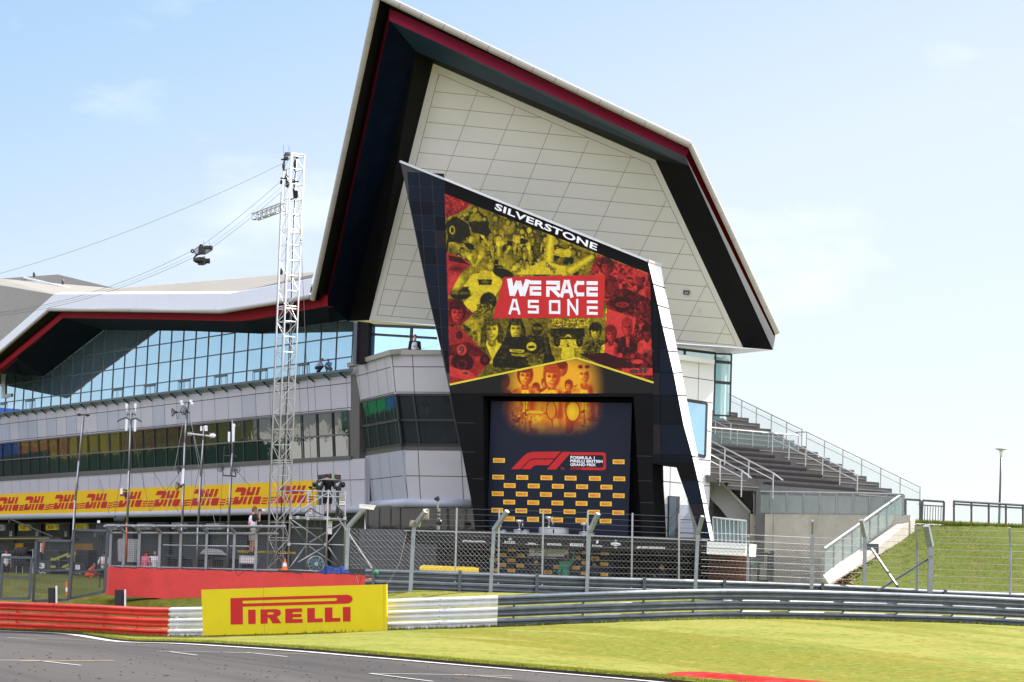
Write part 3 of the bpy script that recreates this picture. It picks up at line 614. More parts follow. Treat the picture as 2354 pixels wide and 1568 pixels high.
def interpx(t, x):
    if x < t[0][0]: (a, b), (c, d) = t[0], t[1]; return b + (d - b) * (x - a) / (c - a)
    if x > t[-1][0]: (a, b), (c, d) = t[-2], t[-1]; return b + (d - b) * (x - a) / (c - a)
    return interp(t, x)
T_top = [(0, 958.8), (800, 863.2)]; T_joint = [(0, 976), (804, 880)]; T_low = [(0, 1014), (574, 957.5), (810, 936.5)]; T_wt = [(0, 1019.3), (574.4, 962.9), (810.4, 942.4)]
T_wm = [(0, 1058.2), (574.4, 1014.2), (820.6, 996.6)]; T_wb = [(0, 1097), (574.4, 1061.9), (820.6, 1047.9)]; T_sb = [(0, 1106), (574.4, 1072.5), (820.6, 1055)]
T_dt = [(0, 1135), (574.4, 1110.8), (726.6, 1103.8)]; T_db = [(0, 1182), (574.4, 1169.4), (726.6, 1168.3)]
# evenly spaced bays along the wall
def tpos(px): return (F_low.h(px, 1050) - F_low.o).dot(FD)
t0, t1 = tpos(803), tpos(4.4); TS = [t0 + (t1 - t0) * i / 29 for i in range(38)]
def pxof(t):
    lo, hi = -400, 860
    for _ in range(40):
        m = (lo + hi) / 2
        if tpos(m) > t: lo = m
        else: hi = m
    return (lo + hi) / 2
BX = [pxof(t) for t in TS]           # picture columns of the bays, right to left
# vertical direction on the leaning wall and on the upright glass, per bay: the same t means the same place along the wall
def at_t(pl, t, ytab, off=0.0):
    """point of a wall plane at distance t along it, on a line given in the picture"""
    lo, hi = -420.0, 900.0
    for _ in range(40):
        m = (lo + hi) / 2
        if (pl.h(m, interpx(ytab, m), off) - F_low.o).dot(FD) > t: lo = m
        else: hi = m
    return pl.h(lo, interpx(ytab, lo), off)
def wall(name, pl, top, bot, m, x0=-230, x1=806, th=.25, off=0.0, parent=None):
    b = MB(); tp = [pl.h(x0, interpx(top, x0), off), pl.h(x1, interpx(top, x1), off), pl.h(x1, interpx(bot, x1), off), pl.h(x0, interpx(bot, x0), off)]
    b.plate(tp, -pl.n * th); return b
# upper parapet wall with panel joints
b = wall('p', F_low, T_top, T_wt, 'grey_panel')
for T in (T_joint, T_low): seg(b, F_low, (-230, interpx(T, -230)), (806, interpx(T, 806)), .035, .004, 1)
for t in TS[:-1]:
    p, q_ = at_t(F_low, t, T_top, .005), at_t(F_low, t, T_wt, .005); s = FD * .014; b.quad(p - s, q_ - s, q_ + s, p + s, 1)
rp = random.Random(5)
for i in range(29):
    if rp.random() < .45:   # panels of a slightly different batch
        u = [at_t(F_low, TS[i] + .03, T_joint, .003), at_t(F_low, TS[i + 1] - .03, T_joint, .003), at_t(F_low, TS[i + 1] - .03, T_low, .003), at_t(F_low, TS[i] + .03, T_low, .003)]; b.quad(*u, 2)
b.build('parapet_wall', ['grey_panel', 'joint', 'blue_panel'], bld); b = wall('w', F_low, T_top, T_sb, 'x', x0=800, x1=826, off=-.02, th=.3); b.build('corner_wall', 'sill', bld)
# glass ledge with brackets
T_lo = [(0, 951.3), (804, 852)]
b = MB(); LO = [F_up.h(x, interpx(T_lo, x), .62) for x in (-40, 812)]; LI = [F_low.h(x, interpx(T_top, x), .0) for x in (-40, 806)]
b.quad(LO[0], LO[1], LI[1], LI[0]); up = V((0, 0, .10)); b.quad(LO[0], LO[1], LO[1] + up, LO[0] + up, 1); b.quad(LO[0] + up, LO[1] + up, LI[1] + up * 1.2, LI[0] + up * 1.2)
b.build('ledge', ['ledge', 'steel_mullion'], bld)
b = MB()
for t in TS[:-1]:
    p = at_t(F_low, t, T_top, .02); o_ = (LO[0] - F_low.o).dot(FD), (LO[1] - F_low.o).dot(FD); k = (t - o_[1]) / (o_[0] - o_[1]); e = LO[1].lerp(LO[0], k)
    b = MB(); b.beam(p + V((0, 0, -.10)), e + V((0, 0, -.02)), .025, .07); b.build('bracket', 'mullion', bld)
# lower window strip: one window per bay (frame + pane)
for i in range(37):
    u = [at_t(F_low, TS[i], T_wt, -.06), at_t(F_low, TS[i + 1], T_wt, -.06), at_t(F_low, TS[i + 1], T_wb, -.06), at_t(F_low, TS[i], T_wb, -.06)]
    f = MB(); mm = [at_t(F_low, TS[i], T_wm, .0), at_t(F_low, TS[i + 1], T_wm, .0)]
    f.beam(u[0] + F_low.n * .045, u[3] + F_low.n * .045, .075, .035); f.beam(mm[0] - F_low.n * .02, mm[1] - F_low.n * .02, .05, .07, mi=1)
    f.beam(u[0] + F_low.n * .05, u[1] + F_low.n * .05, .05, .08, mi=1); f.beam(u[3] + F_low.n * .05, u[2] + F_low.n * .05, .06, .06, mi=1)
    fo = f.build('window', ['mullion', 'sill'], bld)
    g = MB(); mid = [at_t(F_low, TS[i], T_wm, -.06), at_t(F_low, TS[i + 1], T_wm, -.06)]
    w1, w2 = F_low.n * rp.uniform(-.006, .006), F_low.n * 0
    g.quad(u[0] + w1, u[1], u[2], u[3] + w1); g.build('pane', 'glass_mirror', fo)
b = wall('w', F_low, T_wb, T_sb, 'sill', off=.05, th=.3); b.build('sill', ['sill'], bld)
b = wall('w', F_low, T_wt, T_wb, 'x', off=-.30, th=.05); b.build('inner_wall', 'dark_grey', bld)
# lower panel wall
T_pb = [(0, 1187), (574.4, 1173), (830, 1168)]
b = wall('l', F_low, T_sb, T_pb, 'grey_panel', x1=838)
for t in [TS[0] - (TS[1] - TS[0])] + TS[:-1]:
    p, q_ = at_t(F_low, t, T_sb, .005), at_t(F_low, t, T_pb, .005); s = FD * .012; b.quad(p - s, q_ - s, q_ + s, p + s, 1)
seg(b, F_low, (727, 1105), (838, 1102.5), .03, .005, 1)
b.build('lower_wall', ['grey_panel', 'joint'], bld)
b = MB(); pa, pb_ = F_low.h(-230, 1194, -.02), F_low.h(838, 1170, -.02); b.tube(pa, pb_, .17, n=12); b.build('roller_edge', 'blue_panel', bld, smooth=True)
# canopy underside above the garages and the garage wall set back
F_g = Pl(F_low.h(400, 1180) - NO * 2.2, NO)
gt = [(-40, 1202), (0, 1201.6), (240, 1202), (500, 1199), (830, 1192)]
gx = [-230, -40, 240, 500, 838]
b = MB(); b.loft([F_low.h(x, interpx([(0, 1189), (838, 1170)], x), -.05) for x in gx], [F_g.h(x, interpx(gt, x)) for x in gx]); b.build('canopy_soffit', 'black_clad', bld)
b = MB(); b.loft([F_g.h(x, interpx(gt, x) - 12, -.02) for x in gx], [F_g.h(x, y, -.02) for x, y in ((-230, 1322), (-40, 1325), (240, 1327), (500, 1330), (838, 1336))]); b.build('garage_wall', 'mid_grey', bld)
# garage wall pilasters with numbers, doors
nums = [('10', ZF(150, 290), ZF(190, 385)), ('09', ZF(562, 290), ZF(606, 378)), ('08', ZF(1012, 290), ZF(1054, 385)), ('07', ZF(1476, 290), ZF(1520, 390))]
for tx, a_, z_ in nums:
    b = MB(); c = MB(); x0, x1 = a_[0] - 1.5, z_[0] + 4; b.plate([F_g.h(x0, 1203, .12), F_g.h(x1 + 2, 1203, .12), F_g.h(x1, 1322, .12), F_g.h(x0 - 2, 1322, .12)], -F_g.n * .1)
    write(c, F_g, [(a_[0], a_[1]), (z_[0], a_[1]), (z_[0] - .6, z_[1]), (a_[0] - .6, z_[1])], tx, .13, bold=.03)
    b.build('pilaster', 'dark_grey', bld); c.build('door_number', 'white_ad', bld)
for x0 in (298, 380, 468, 560, 650, 745): b = MB(); b.plate([F_g.h(x0, 1200, .12), F_g.h(x0 + 9, 1200, .12), F_g.h(x0 + 7, 1326, .12), F_g.h(x0 - 2, 1326, .12)], -F_g.n * .1); b.build('pilaster', 'dark_grey', bld)

for x0, x1 in ((30, 83), (93, 150), (167, 216)):
    b = MB(); b.plate([F_g.h(x0, 1248, .03), F_g.h(x1, 1248, .03), F_g.h(x1 - 1, 1319, .03), F_g.h(x0 - 1, 1319, .03)], -F_g.n * .02); b.build('garage_door', 'black', bld)
b = MB()
for y in range(1228, 1250, 4): seg(b, F_g, (0, y), (236, y + 1), .02, .02)
b.build('shutter_line', 'black', bld)
for a_, z_ in (((1150, 490), (1462, 782)), ((236, 487), (362, 665))):
    b = MB(); p, q_ = ZF(*a_), ZF(*z_); b.plate([F_g.h(p[0], p[1], .08), F_g.h(q_[0], p[1], .08), F_g.h(q_[0] - .5, q_[1], .08), F_g.h(p[0] - .5, q_[1] - 1, .08)], -F_g.n * .04); b.build('garage_screen', 'garage_yellow', bld)

# upper glass wall, one window per bay
G_top = [(-60, 868), (0, 856), (51, 859), (102, 862.5), (160, 816), (238, 757.3), (290, 755), (598, 765.5), (680, 752), (804, 731), (830, 727)]
T_1 = [(0, 926.4), (355, 882), (611.5, 847), (804, 820.5)]; T_2 = [(0, 887), (804, 772)]; T_3 = [(0, 848), (468, 776.5), (804, 725.5)]
T_gl = [(0, 955), (804, 857)]
for i in range(30):
    def col(t, T):
        return at_t(F_up, t, T)
    def yt(t, T):   # keep below the soffit line
        p, g_ = at_t(F_up, t, T), at_t(F_up, t, G_top); return p if p.z < g_.z else g_
    tt0, tt1 = TS[i], TS[i + 1]; fr = MB(); gl = MB(); ntop = 5
    tops = [at_t(F_up, tt0 + (tt1 - tt0) * k / ntop, G_top) for k in range(ntop + 1)]; bots = [at_t(F_up, tt0 + (tt1 - tt0) * k / ntop, T_gl) for k in range(ntop + 1)]
    gl.loft(tops, bots); fr.beam(tops[0] + F_up.n * .012, bots[0] + F_up.n * .012, .055, .03)
    for T in (T_1, T_2, T_3):
        p, q_ = yt(tt0, T), yt(tt1, T)
        if (at_t(F_up, tt0, G_top) - p).length > .1 or (at_t(F_up, tt1, G_top) - q_).length > .1: fr.beam(p + F_up.n * .01, q_ + F_up.n * .01, .03, .055, mi=1)
    fo = fr.build('window', ['mullion', 'steel_mullion'], bld); gl.build('pane', 'glass_sky', fo)
for a_, z_ in ((58, 78), (257, 280), (331, 355), (409, 434.5), (492, 519), (581, 611), (684, 707), (0, 14)):
    d = MB(); y0, y1 = interpx(T_1, a_), interpx(T_gl, a_)
    pts = [(a_, y0 + 1), (z_, interpx(T_1, z_) + 1), (z_, interpx(T_gl, z_)), (a_, y1)]
    for p, q_ in zip(pts, pts[1:] + pts[:1]): seg(d, F_up, p, q_, .07, .04)
    seg(d, F_up, ((a_ + z_) / 2, (y0 + interpx(T_1, z_)) / 2), ((a_ + z_) / 2 - .8, (y1 + interpx(T_gl, z_)) / 2), .06, .04)
    seg(d, F_up, (a_, y0 + 4), (z_, interpx(T_1, z_) + 4), .05, .042); d.build('balcony_door', 'steel_mullion', bld)
d = MB()
for q_ in (((3, 836), (12, 834.5), (12, 915), (3, 916)), ((12, 907), (26, 904), (26, 911.5), (12, 914.5)), ((12, 846), (26, 843.5), (26, 851), (12, 853.5))): d.poly(F_up.q(q_, .06))
d.build('window_lettering', 'fascia', bld)

# roof edge over the glass: white fascia, red trim, dark soffit
fa_t = [(-60, 845), (0, 785), (124.7, 676), (341.6, 675.5), (527.8, 674.6), (716.8, 641)]; fa_b = [(-60, 871), (0, 810.2), (112.7, 711.8), (300, 713.5), (509, 716.3), (711, 683)]
ft = [F_out.h(*p) for p in fa_t]; fb = [F_out.h(*p) for p in fa_b]
b = MB(); b.loft(ft, fb); bk = -NO * .5; b.loft([p + bk + V((0, 0, .15)) for p in ft], ft); b.loft(fb, [p + bk for p in fb]); 
b.build('roof_fascia', 'fascia', bld)
b = MB(); prev = None
for p, q_ in zip(fb, fb[1:]): b.tube(p, q_, .10, n=10)
b.build('fascia_rim', 'rim', bld, smooth=True)
rt = [(-60, 884), (0, 833), (143.5, 712.9), (300, 715), (509, 717), (560, 711), (753, 676)]; rb = [(-60, 900), (0, 849), (145, 731), (340, 734), (546.6, 738.5), (600, 731), (753, 703.6)]
RT = [F_red.h(*p) for p in rt]; RB = [F_red.h(*p) for p in rb]
b = MB(); b.loft(RT, RB); b.loft([p - NO * .3 for p in RB], RB); b.build('red_trim', 'red_clad', bld)
rt6 = [(-60, 884), (0, 833), (143.5, 712.9), (300, 715), (509, 717), (753, 676)]; b = MB(); b.loft([p - V((0, 0, .02)) for p in fb], [F_red.h(*p) for p in rt6]); b.loft([F_out.h(p[0], p[1], -.3) for p in rt], RT); b.build('trim_recess', 'black_clad', bld)
sx = [(-60, 870), (0, 858), (51, 860), (102, 862.5), (238, 757.3), (430, 759), (598, 765.5), (700, 748), (760, 738)]
si = [(-60, 900), (0, 849), (35, 820.5), (70, 792), (145, 731), (340, 734), (546.6, 738.5), (650, 722), (753, 703.6)]
b = MB(); b.loft([F_red.h(*p) for p in si], [F_up.h(p[0], p[1] + 1.8, .035) for p in sx]); b.build('soffit', 'navy_clad', bld)
# roof sheets behind the fascia
def roofpoly(name, pts, lines=()):
    b = MB(); b.poly([A(*p) for p in pts]); o_ = V((0, 0, -.6)); b.poly([A(*p) + o_ for p in pts])
    for (a_, z_) in lines:
        p, q_ = A(*a_), A(*z_); b.beam(p, q_, .10, .12, 1)
    b.build(name, ['roof', 'fascia'], bld)
yf = lambda px, py: F_out.h(px, py).y
roofpoly('roof', [(-60, 645, 185), (0, 640.5, 182), (133, 631, 178), (265, 663, 172), (124.7, 677, yf(124.7, 676) + .4), (0, 786, yf(0, 785) + .4), (-60, 846, yf(-60, 845) + .4)],
    [((0, 676, 170), (175, 663, 166)), ((55, 638, 180), (180, 668, 158)), ((0, 712, 165), (120, 690, 145)), ((0, 760, 160), (30, 757, 150))])
roofpoly('roof', [(124.7, 676.5, yf(124.7, 676) + .5), (341.6, 675.7, yf(341, 676) + .5), (527.8, 674.9, yf(528, 675) + .5), (716.8, 641.3, yf(717, 641) + .5), (722, 625.3, yf(717, 641) + 14), (265, 663, yf(265, 676) + 14)],
    [((265, 663, 149), (690, 630, 125)), ((365, 674, 143), (700, 640, 118)), ((190, 672, 152), (640, 644, 124))])
for x, y in ((78, 637), (144, 654), (646, 632)): b = MB(); p = A(x, y, 160 if x < 200 else 124); b.lathe([(.05, 0), (.09, .06), (.09, .24), (.05, .34), (0, .35)], p, 8); b.build('roof_vent', 'mid_grey', bld, smooth=True)

# ------------------------------------------------------------------ great folded end shell
CP = Pl(A(848, 736, 106.5), (A(1707, 797, 103.5) - A(848, 736, 106.5)).cross(A(1250, 250, 100.8) - A(848, 736, 106.5)))
YL = F_out.h(716, 680).y
def ysof(p): return CP.h(*p).y
rings = [
    [(714, 688), (862, -19), (1586, 328), (1790.5, 764)],
    [(722, 690), (874, -4), (1585, 337), (1784, 768)],
    [(749, 693), (894.5, 19.5), (1587, 339), (1782, 768)],
    [(752, 698), (894.5, 47), (1576, 361), (1781, 778)],
    [(800, 738), (956, 119), (1584, 382), (1776, 804.5)],
    [(848.3, 736), (995.5, 146.2), (1505.8, 368.3), (1707.4, 799)]]
Y0 = [YL - .2, 96.6, 96.4, 99.4]
Yr = [[y for y in Y0], [y + .1 for y in Y0], [y + 1.1 for y in Y0], [y + .9 for y in Y0], [Y0[0] + 2.6, 99.2, 98.6, 101.4], [ysof(p) for p in rings[5]]]
RG = [[A(p[0], p[1], y) for p, y in zip(r, ys_)] for r, ys_ in zip(rings, Yr)]
def split(r, n=10):
    out = []
    for a_, z_ in zip(r, r[1:]):
        out += [a_.lerp(z_, k / n) for k in range(n)]
    return out + [r[-1]]
b = MB()
for a_, z_ in zip(RG[0], RG[0][1:]):
    m_ = 8; 
b.loft(RG[0], RG[1])
for k in range(3):
    a1, z1 = (RG[0][k] + RG[1][k]) / 2, (RG[0][k + 1] + RG[1][k + 1]) / 2; nn = 14
    for i in range(nn): b.tube(a1.lerp(z1, i / nn + .0006), a1.lerp(z1, (i + 1) / nn - .0006), .12 if k != 1 else .15, n=10)
b.build('shell_rim', 'rim', bld, smooth=False)
b = MB(); b.poly([F_red.h(748, 703), F_red.h(758, 690), RG[3][0] + V((0, .1, 0)), RG[4][0] + V((.3, .3, -.05)), F_up.h(818, 733, .03), F_up.h(755, 741.5, .04)]); b.build('corner_soffit', 'navy_clad', bld)
b = MB(); b.loft(RG[1], RG[2]); b.build('shell_gutter', 'black_clad', bld)
b = MB(); b.loft(RG[2][:2], RG[3][:2], 0); b.loft(RG[2][1:3], RG[3][1:3], 1); b.loft(RG[2][2:], RG[3][2:], 0); b.build('shell_red_trim', ['red_clad', 'crimson_lit'], bld)
b = MB(); b.loft(RG[3][:2], RG[4][:2], 0)
# the band under the red trim: its crease turns from the eave to the end wall
eA, eB = RG[3][1:3], RG[4][1:3]
b.loft(eA, eB, 1); b.loft(RG[3][2:], RG[4][2:], 2); b.build('shell_underside', ['navy_clad', 'navy_lit', 'sunlit_clad'], bld)
b = MB(); b.loft(RG[4][:2], RG[5][:2], 0); b.loft(RG[4][1:3], RG[5][1:3], 0); b.loft(RG[4][2:], RG[5][2:], 0); b.build('shell_bevel', 'black_clad', bld)
# cream end wall with its skewed panel grid
q5 = rings[5]; b = MB(); cw = CP.q(q5); b.plate(cw, -CP.n * .4)
inner = [Z6(622, 332), Z6(1567, 735), Z6(1600, 800), Z6(1955, 1548), Z6(345, 1412)]
def gl_(a_, z_, w=.020):
    c_ = clipseg(a_, z_, inner)
    if c_: seg(b, CP, c_[0], c_[1], w, .004, 1)
for k in range(0, 22):
    x, y = 600 - 17.2 * k, 411 + 68.5 * k; gl_(Z6(x - 300, y - 30), Z6(x + 1600, y + 160 - k * 2.0))
for x, y, s_ in ((625, 335, -.34), (795, 408, -.382), (965, 480, -.42), (1130, 555, -.41), (1295, 628, -.455), (1482, 708, -.46), (1640, 900, -.5), (1725, 1085, -.5), (1820, 1275, -.51), (1905, 1455, -.5)):
    gl_(Z6(x, y), Z6(x + s_ * 1300, y + 1300), .018)
for p, z_ in zip(inner, inner[1:] + inner[:1]): seg(b, CP, p, z_, .025, .005, 2)
b.build('end_wall', ['cream', 'joint_soft', 'concrete_l'], bld)
b = MB(); lp = [ZC(524, 368), ZC(581, 372), ZC(572, 402), ZC(520, 398)]; b.plate(CP.q(lp, .10), -CP.n * .1); b.poly(CP.q([ZC(535, 375), ZC(570, 377), ZC(564, 395), ZC(530, 392)], .104), 1); b.build('flood_light', ['dark_grey', 'silver'], bld)
b = MB(); lp = [ZC(643, 530), ZC(673, 533), ZC(671, 560), ZC(640, 557)]; b.plate(CP.q(lp, .12), -CP.n * .12); b.build('junction_box', 'white_ad', bld)
# lips and undersides below the end wall
b = MB(); g1 = [(848.3, 736), (1554, 790.5), (1692.6, 801.5), (1707.4, 799)]; 
und = [A(814, 741, 107.5), A(846, 744, 109), A(1003, 759, 108), A(1555, 801, 107.5), A(1641, 810, 107.6), A(1681, 815, 108)]
top_ = [RG[4][0], CP.h(848.3, 736), CP.h(997, 748.8), CP.h(1554, 790.5), CP.h(1692.6, 800), RG[4][3]]
b.loft(top_, und); b.build('end_soffit', 'fascia', bld)
# outer roof skin folding away behind the rim
bkp = [A(760, 700, YL + 10), A(900, 60, 118), A(1560, 370, 118), A(1740, 770, 119)]
b = MB(); b.loft(bkp, RG[0]); b.build('shell_roof', 'roof', bld)
b = MB(); b.poly(bkp); b.build('shell_back', 'black_clad', bld)

# ------------------------------------------------------------------ projecting bay beside the tower
BR = Pl(A(922, 1035, 102), V((-.342, -.94, -.10)))
c_t, c_b = BR.h(894.6, 803.8), BR.h(934.9, 1152)
BLo = A(797.5, 835, 109.3); BL = Pl(c_t, (c_b - c_t).cross(BLo - c_t))
def facet(pts, pl, m, name, lines=(), extra=None, th=.3, w=.03):
    b = MB(); b.plate(pl.q(pts), -pl.n * th)
    for a_, z_ in lines: seg(b, pl, a_, z_, w, .004, 1)
    return b.build(name, [m, 'joint'], bld)
facet([ZA(120, 845), ZA(655, 690), ZA(715, 1185), ZA(185, 1300)], BL, 'bay_panel', 'bay_wall', [(ZA(140, 985), ZA(665, 845)), (ZA(180, 1283), ZA(708, 1160)), (ZA(250, 825), ZA(300, 1270)), (ZA(362, 790), ZA(412, 1245)), (ZA(475, 760), ZA(530, 1220)), (ZA(590, 725), ZA(650, 1190))])
facet([ZA(655, 690), ZA(1310, 685), ZA(1415, 1190), ZA(715, 1185)], BR, 'bay_panel', 'bay_wall', [(ZA(695, 840), ZA(1340, 842)), (ZA(720, 1157), ZA(1410, 1160)), (ZA(940, 688), ZA(965, 1185)), (ZA(683, 690), ZA(728, 1160))])
b = MB()
b.plate(BL.q([ZA(118, 795), ZA(650, 627), ZA(655, 690), ZA(122, 845)], .12), -BL.n * .8, 0); b.plate(BR.q([ZA(650, 627), ZA(1285, 628), ZA(1305, 686), ZA(655, 690)], .12), -BR.n * .8, 0); b.build('bay_coping', ['rim'], bld)
# bay window strip
for q_, pl, xs_, m in (([ZB(195, -110), ZB(720, -224), ZB(797, 415), ZB(262, 495)], BL, (.06, .27, .49, .71, .93), 'glass_mirror'), ([ZB(735, -222), ZB(1415, -222), ZB(1545, 420), ZB(800, 415)], BR, (.31,), 'glass_dark')):
    fo = MB()
    for u in xs_: seg(fo, pl, bil(q_, u, 0), bil(q_, u, 1), .09, .03)
    for v in (0.0, .5, .985): seg(fo, pl, bil(q_, 0, v), bil(q_, 1, v), .10, .035)
    for u in (0.0, 1.0): seg(fo, pl, bil(q_, u, 0), bil(q_, u, 1), .12, .03)
    fo = fo.build('window', 'mullion', bld); g = MB(); g.poly(pl.q(q_, -.03)); g.build('pane', m, fo)
facet([ZB(250, 488), ZB(797, 408), ZB(800, 478), ZB(252, 562)], BL, 'sill', 'sill'); facet([ZB(797, 408), ZB(1545, 412), ZB(1558, 482), ZB(800, 478)], BR, 'sill', 'sill')
facet([ZB(252, 562), ZB(805, 478), ZB(870, 1115), ZB(315, 1150)], BL, 'blue_panel', 'bay_wall', [(ZB(290, 858), ZB(820, 795)), (ZB(283, 560), ZB(345, 1148)), (ZB(400, 540), ZB(465, 1140)), (ZB(515, 520), ZB(580, 1135)), (ZB(635, 500), ZB(700, 1128))])
facet([ZB(805, 478), ZB(1560, 484), ZB(1690, 1132), ZB(870, 1115)], BR, 'bay_panel', 'bay_wall', [(ZB(845, 795), ZB(1620, 806)), (ZB(1010, 480), ZB(1042, 1120)), (ZB(1550, 485), ZB(1582, 1125)), (ZB(820, 480), ZB(885, 1112))])
b = MB(); p0, p1, p2 = BL.h(*ZB(315, 1170)), BR.h(*ZB(870, 1137)), BR.h(*ZB(1690, 1150)); b.tube(p0, p1, .19, n=12); b.tube(p1, p2, .19, n=12); b.build('bay_roller', 'blue_panel', bld, smooth=True)
# recessed upper glazing and column over the bay
BG = Pl(BR.o - V((-.342, -.94, 0)) * 3.0, V((-.342, -.94, 0)))
q_ = [ZA(390, 305), ZA(1225, 350), ZA(1290, 660), ZA(375, 760)]
fo = MB(); seg(fo, BG, ZA(390, 428), ZA(1250, 482), .10, .04); seg(fo, BG, ZA(928, 330), ZA(915, 640), .12, .04); seg(fo, BG, ZA(390, 318), ZA(1225, 352), .12, .04); fo = fo.build('window', 'mullion', bld); g = MB(); g.poly(BG.q(q_)); g.build('pane', 'glass_sky', fo)
b = MB(); b.plate(BG.q([ZA(250, 270), ZA(396, 285), ZA(378, 770), ZA(228, 800)], .35), -BG.n * .6); b.build('column', 'tile_b', bld)
b = MB(); b.plate(BG.q([ZA(205, 290), ZA(250, 280), ZA(232, 800), ZA(188, 800)], .5), -BG.n * .3); b.build('corner_post', 'steel_mullion', bld)
# glazed base of the bay
BB = Pl(BR.o + V((.342, .94, 0)) * 1.6, V((-.342, -.94, -.03)))
b = MB(); b.poly(BB.q([(836, 1166), (905, 1162), (1100, 1166), (1104, 1236), (842, 1236)])); b.build('base_glazing', 'glass_dark', bld)
b = MB(); 
for x in (845, 872, 898, 920): seg(b, BB, (x, 1168), (x - 1, 1236), .05, .02)
b.build('base_frame', 'mullion', bld)
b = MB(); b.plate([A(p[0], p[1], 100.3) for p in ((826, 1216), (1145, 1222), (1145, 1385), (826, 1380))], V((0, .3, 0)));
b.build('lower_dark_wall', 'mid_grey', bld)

# ------------------------------------------------------------------ mural tower
TDIR = V((.94, -.342, 0)).normalized()
TP = Pl(A(1281, 900, 96.0), V((-.342, -.94, 0)))
tl, tr = (1021.6, 413.4), (1488.7, 601.4)
out = [tl, tr, (1500.2, 648.9), (1523.3, 754), (1549, 864.3), (1570.7, 976.6), (1590.8, 1048.4), (1604.9, 1107.4), (1620.3, 1181.8), (1633, 1243), (1612.6, 1240.7), (1584.4, 1161), (1553.6, 1072.8), (1499, 1066), (1499.7, 1110), (1503, 1160), (1506, 1236), (1475, 1232), (1456, 912), (1110, 910), (1114, 1222), (1092, 1222), (1085, 1162), (1061.2, 1037.6), (1043, 947.8), (1034.5, 902), (1030, 700)]
b = MB(); b.poly(TP.q(out)); 
# folded back edges so that the tower has its real thickness
def backp(p, dy=3.2, k=.985): c = (1300, 800); s_ = (c[0] + (p[0] - c[0]) * k, c[1] + (p[1] - c[1]) * k); f_ = TP.h(*p); return A(s_[0], s_[1], f_.y + dy)
b.loft([TP.h(*p) for p in (tl, tr)], [backp(p) for p in (tl, tr)])
op = [(1475, 1232), (1456, 912), (1110, 910), (1114, 1222)]; b.loft([TP.h(*p) for p in op], [TP.h(p[0], p[1]) - TP.n * .95 for p in op])
rc_ = [(1612.6, 1240.7), (1584.4, 1161), (1553.6, 1072.8), (1499, 1066), (1499.7, 1110), (1503, 1160), (1506, 1236)]; b.loft([TP.h(*p) for p in rc_], [TP.h(*p) - TP.n * 1.5 for p in rc_])
b.plate([p - TP.n * 1.0 for p in TP.q([(1085, 890), (1488, 895), (1494, 1245), (1080, 1240)])], -TP.n * .1); b.build('tower_face', 'black_clad', bld)
# faint panel seams on the black legs
b = MB()
for a_, z_ in ((ZB(1460, 130), ZB(1725, 135)), (ZB(1560, 495), ZB(1725, 500)), ((1085, 1100), (1112, 1101)), ((1462, 1048), (1499, 1049)), ((1466, 1105), (1500, 1106)), ((1472, 1155), (1502, 1156)), ((1036, 890), (1500, 892))): seg(b, TP, a_, z_, .02, .006)
b.build('tower_seam', 'black', bld)
# left tiled facet
tip = A(920, 373, 99.3); LF = Pl(tip, (TP.h(*tl) - tip).cross(TP.h(1034, 902) - tip)); 
lf = [(920, 373), tl, (1030, 700), (1034.5, 902), (1013.6, 806.5), (986, 689)]
b = MB(); b.poly(LF.q(lf))
rt_ = random.Random(11)
xs_t = [0, .385, .70, 1.0]; ystep = 37.0
def ledge_x(y): return interpx([(373, 920), (689, 986), (806.5, 1013.6), (902, 1034.5)], y)
def redge_x(y): return interpx([(413, 1021.6), (700, 1030), (902, 1034.5)], y)
ks = [395, 428, 461, 494, 528, 566, 607, 657, 706, 750, 802, 855]
for j, (y0, y1) in enumerate(zip(ks, ks[1:])):
    for cx0, cx1 in ((936 + 0 * j, 961), (963, 990), (992, 1030)):
        for_y = [(cx0 + (y0 - 395) * .062, y0 + (cx0 - 920) * .04), (cx1 + (y0 - 395) * .062, y0 + (cx1 - 920) * .04), (cx1 + (y1 - 395) * .062, y1 + (cx1 - 920) * .04 - 1.2), (cx0 + (y1 - 395) * .062, y1 + (cx0 - 920) * .04 - 1.2)]
        pts = []
        for (x, y) in for_y: pts.append((min(max(x, ledge_x(y) + 1.5), redge_x(y) - 1.0), y))
        if pts[1][0] - pts[0][0] < 2 and pts[2][0] - pts[3][0] < 2: continue
        b.poly(LF.q(pts, .02), rt_.choice((1, 1, 2, 3, 3)))
b.build('tower_tiles', ['joint', 'tile_a', 'tile_b', 'tile_c'], bld)
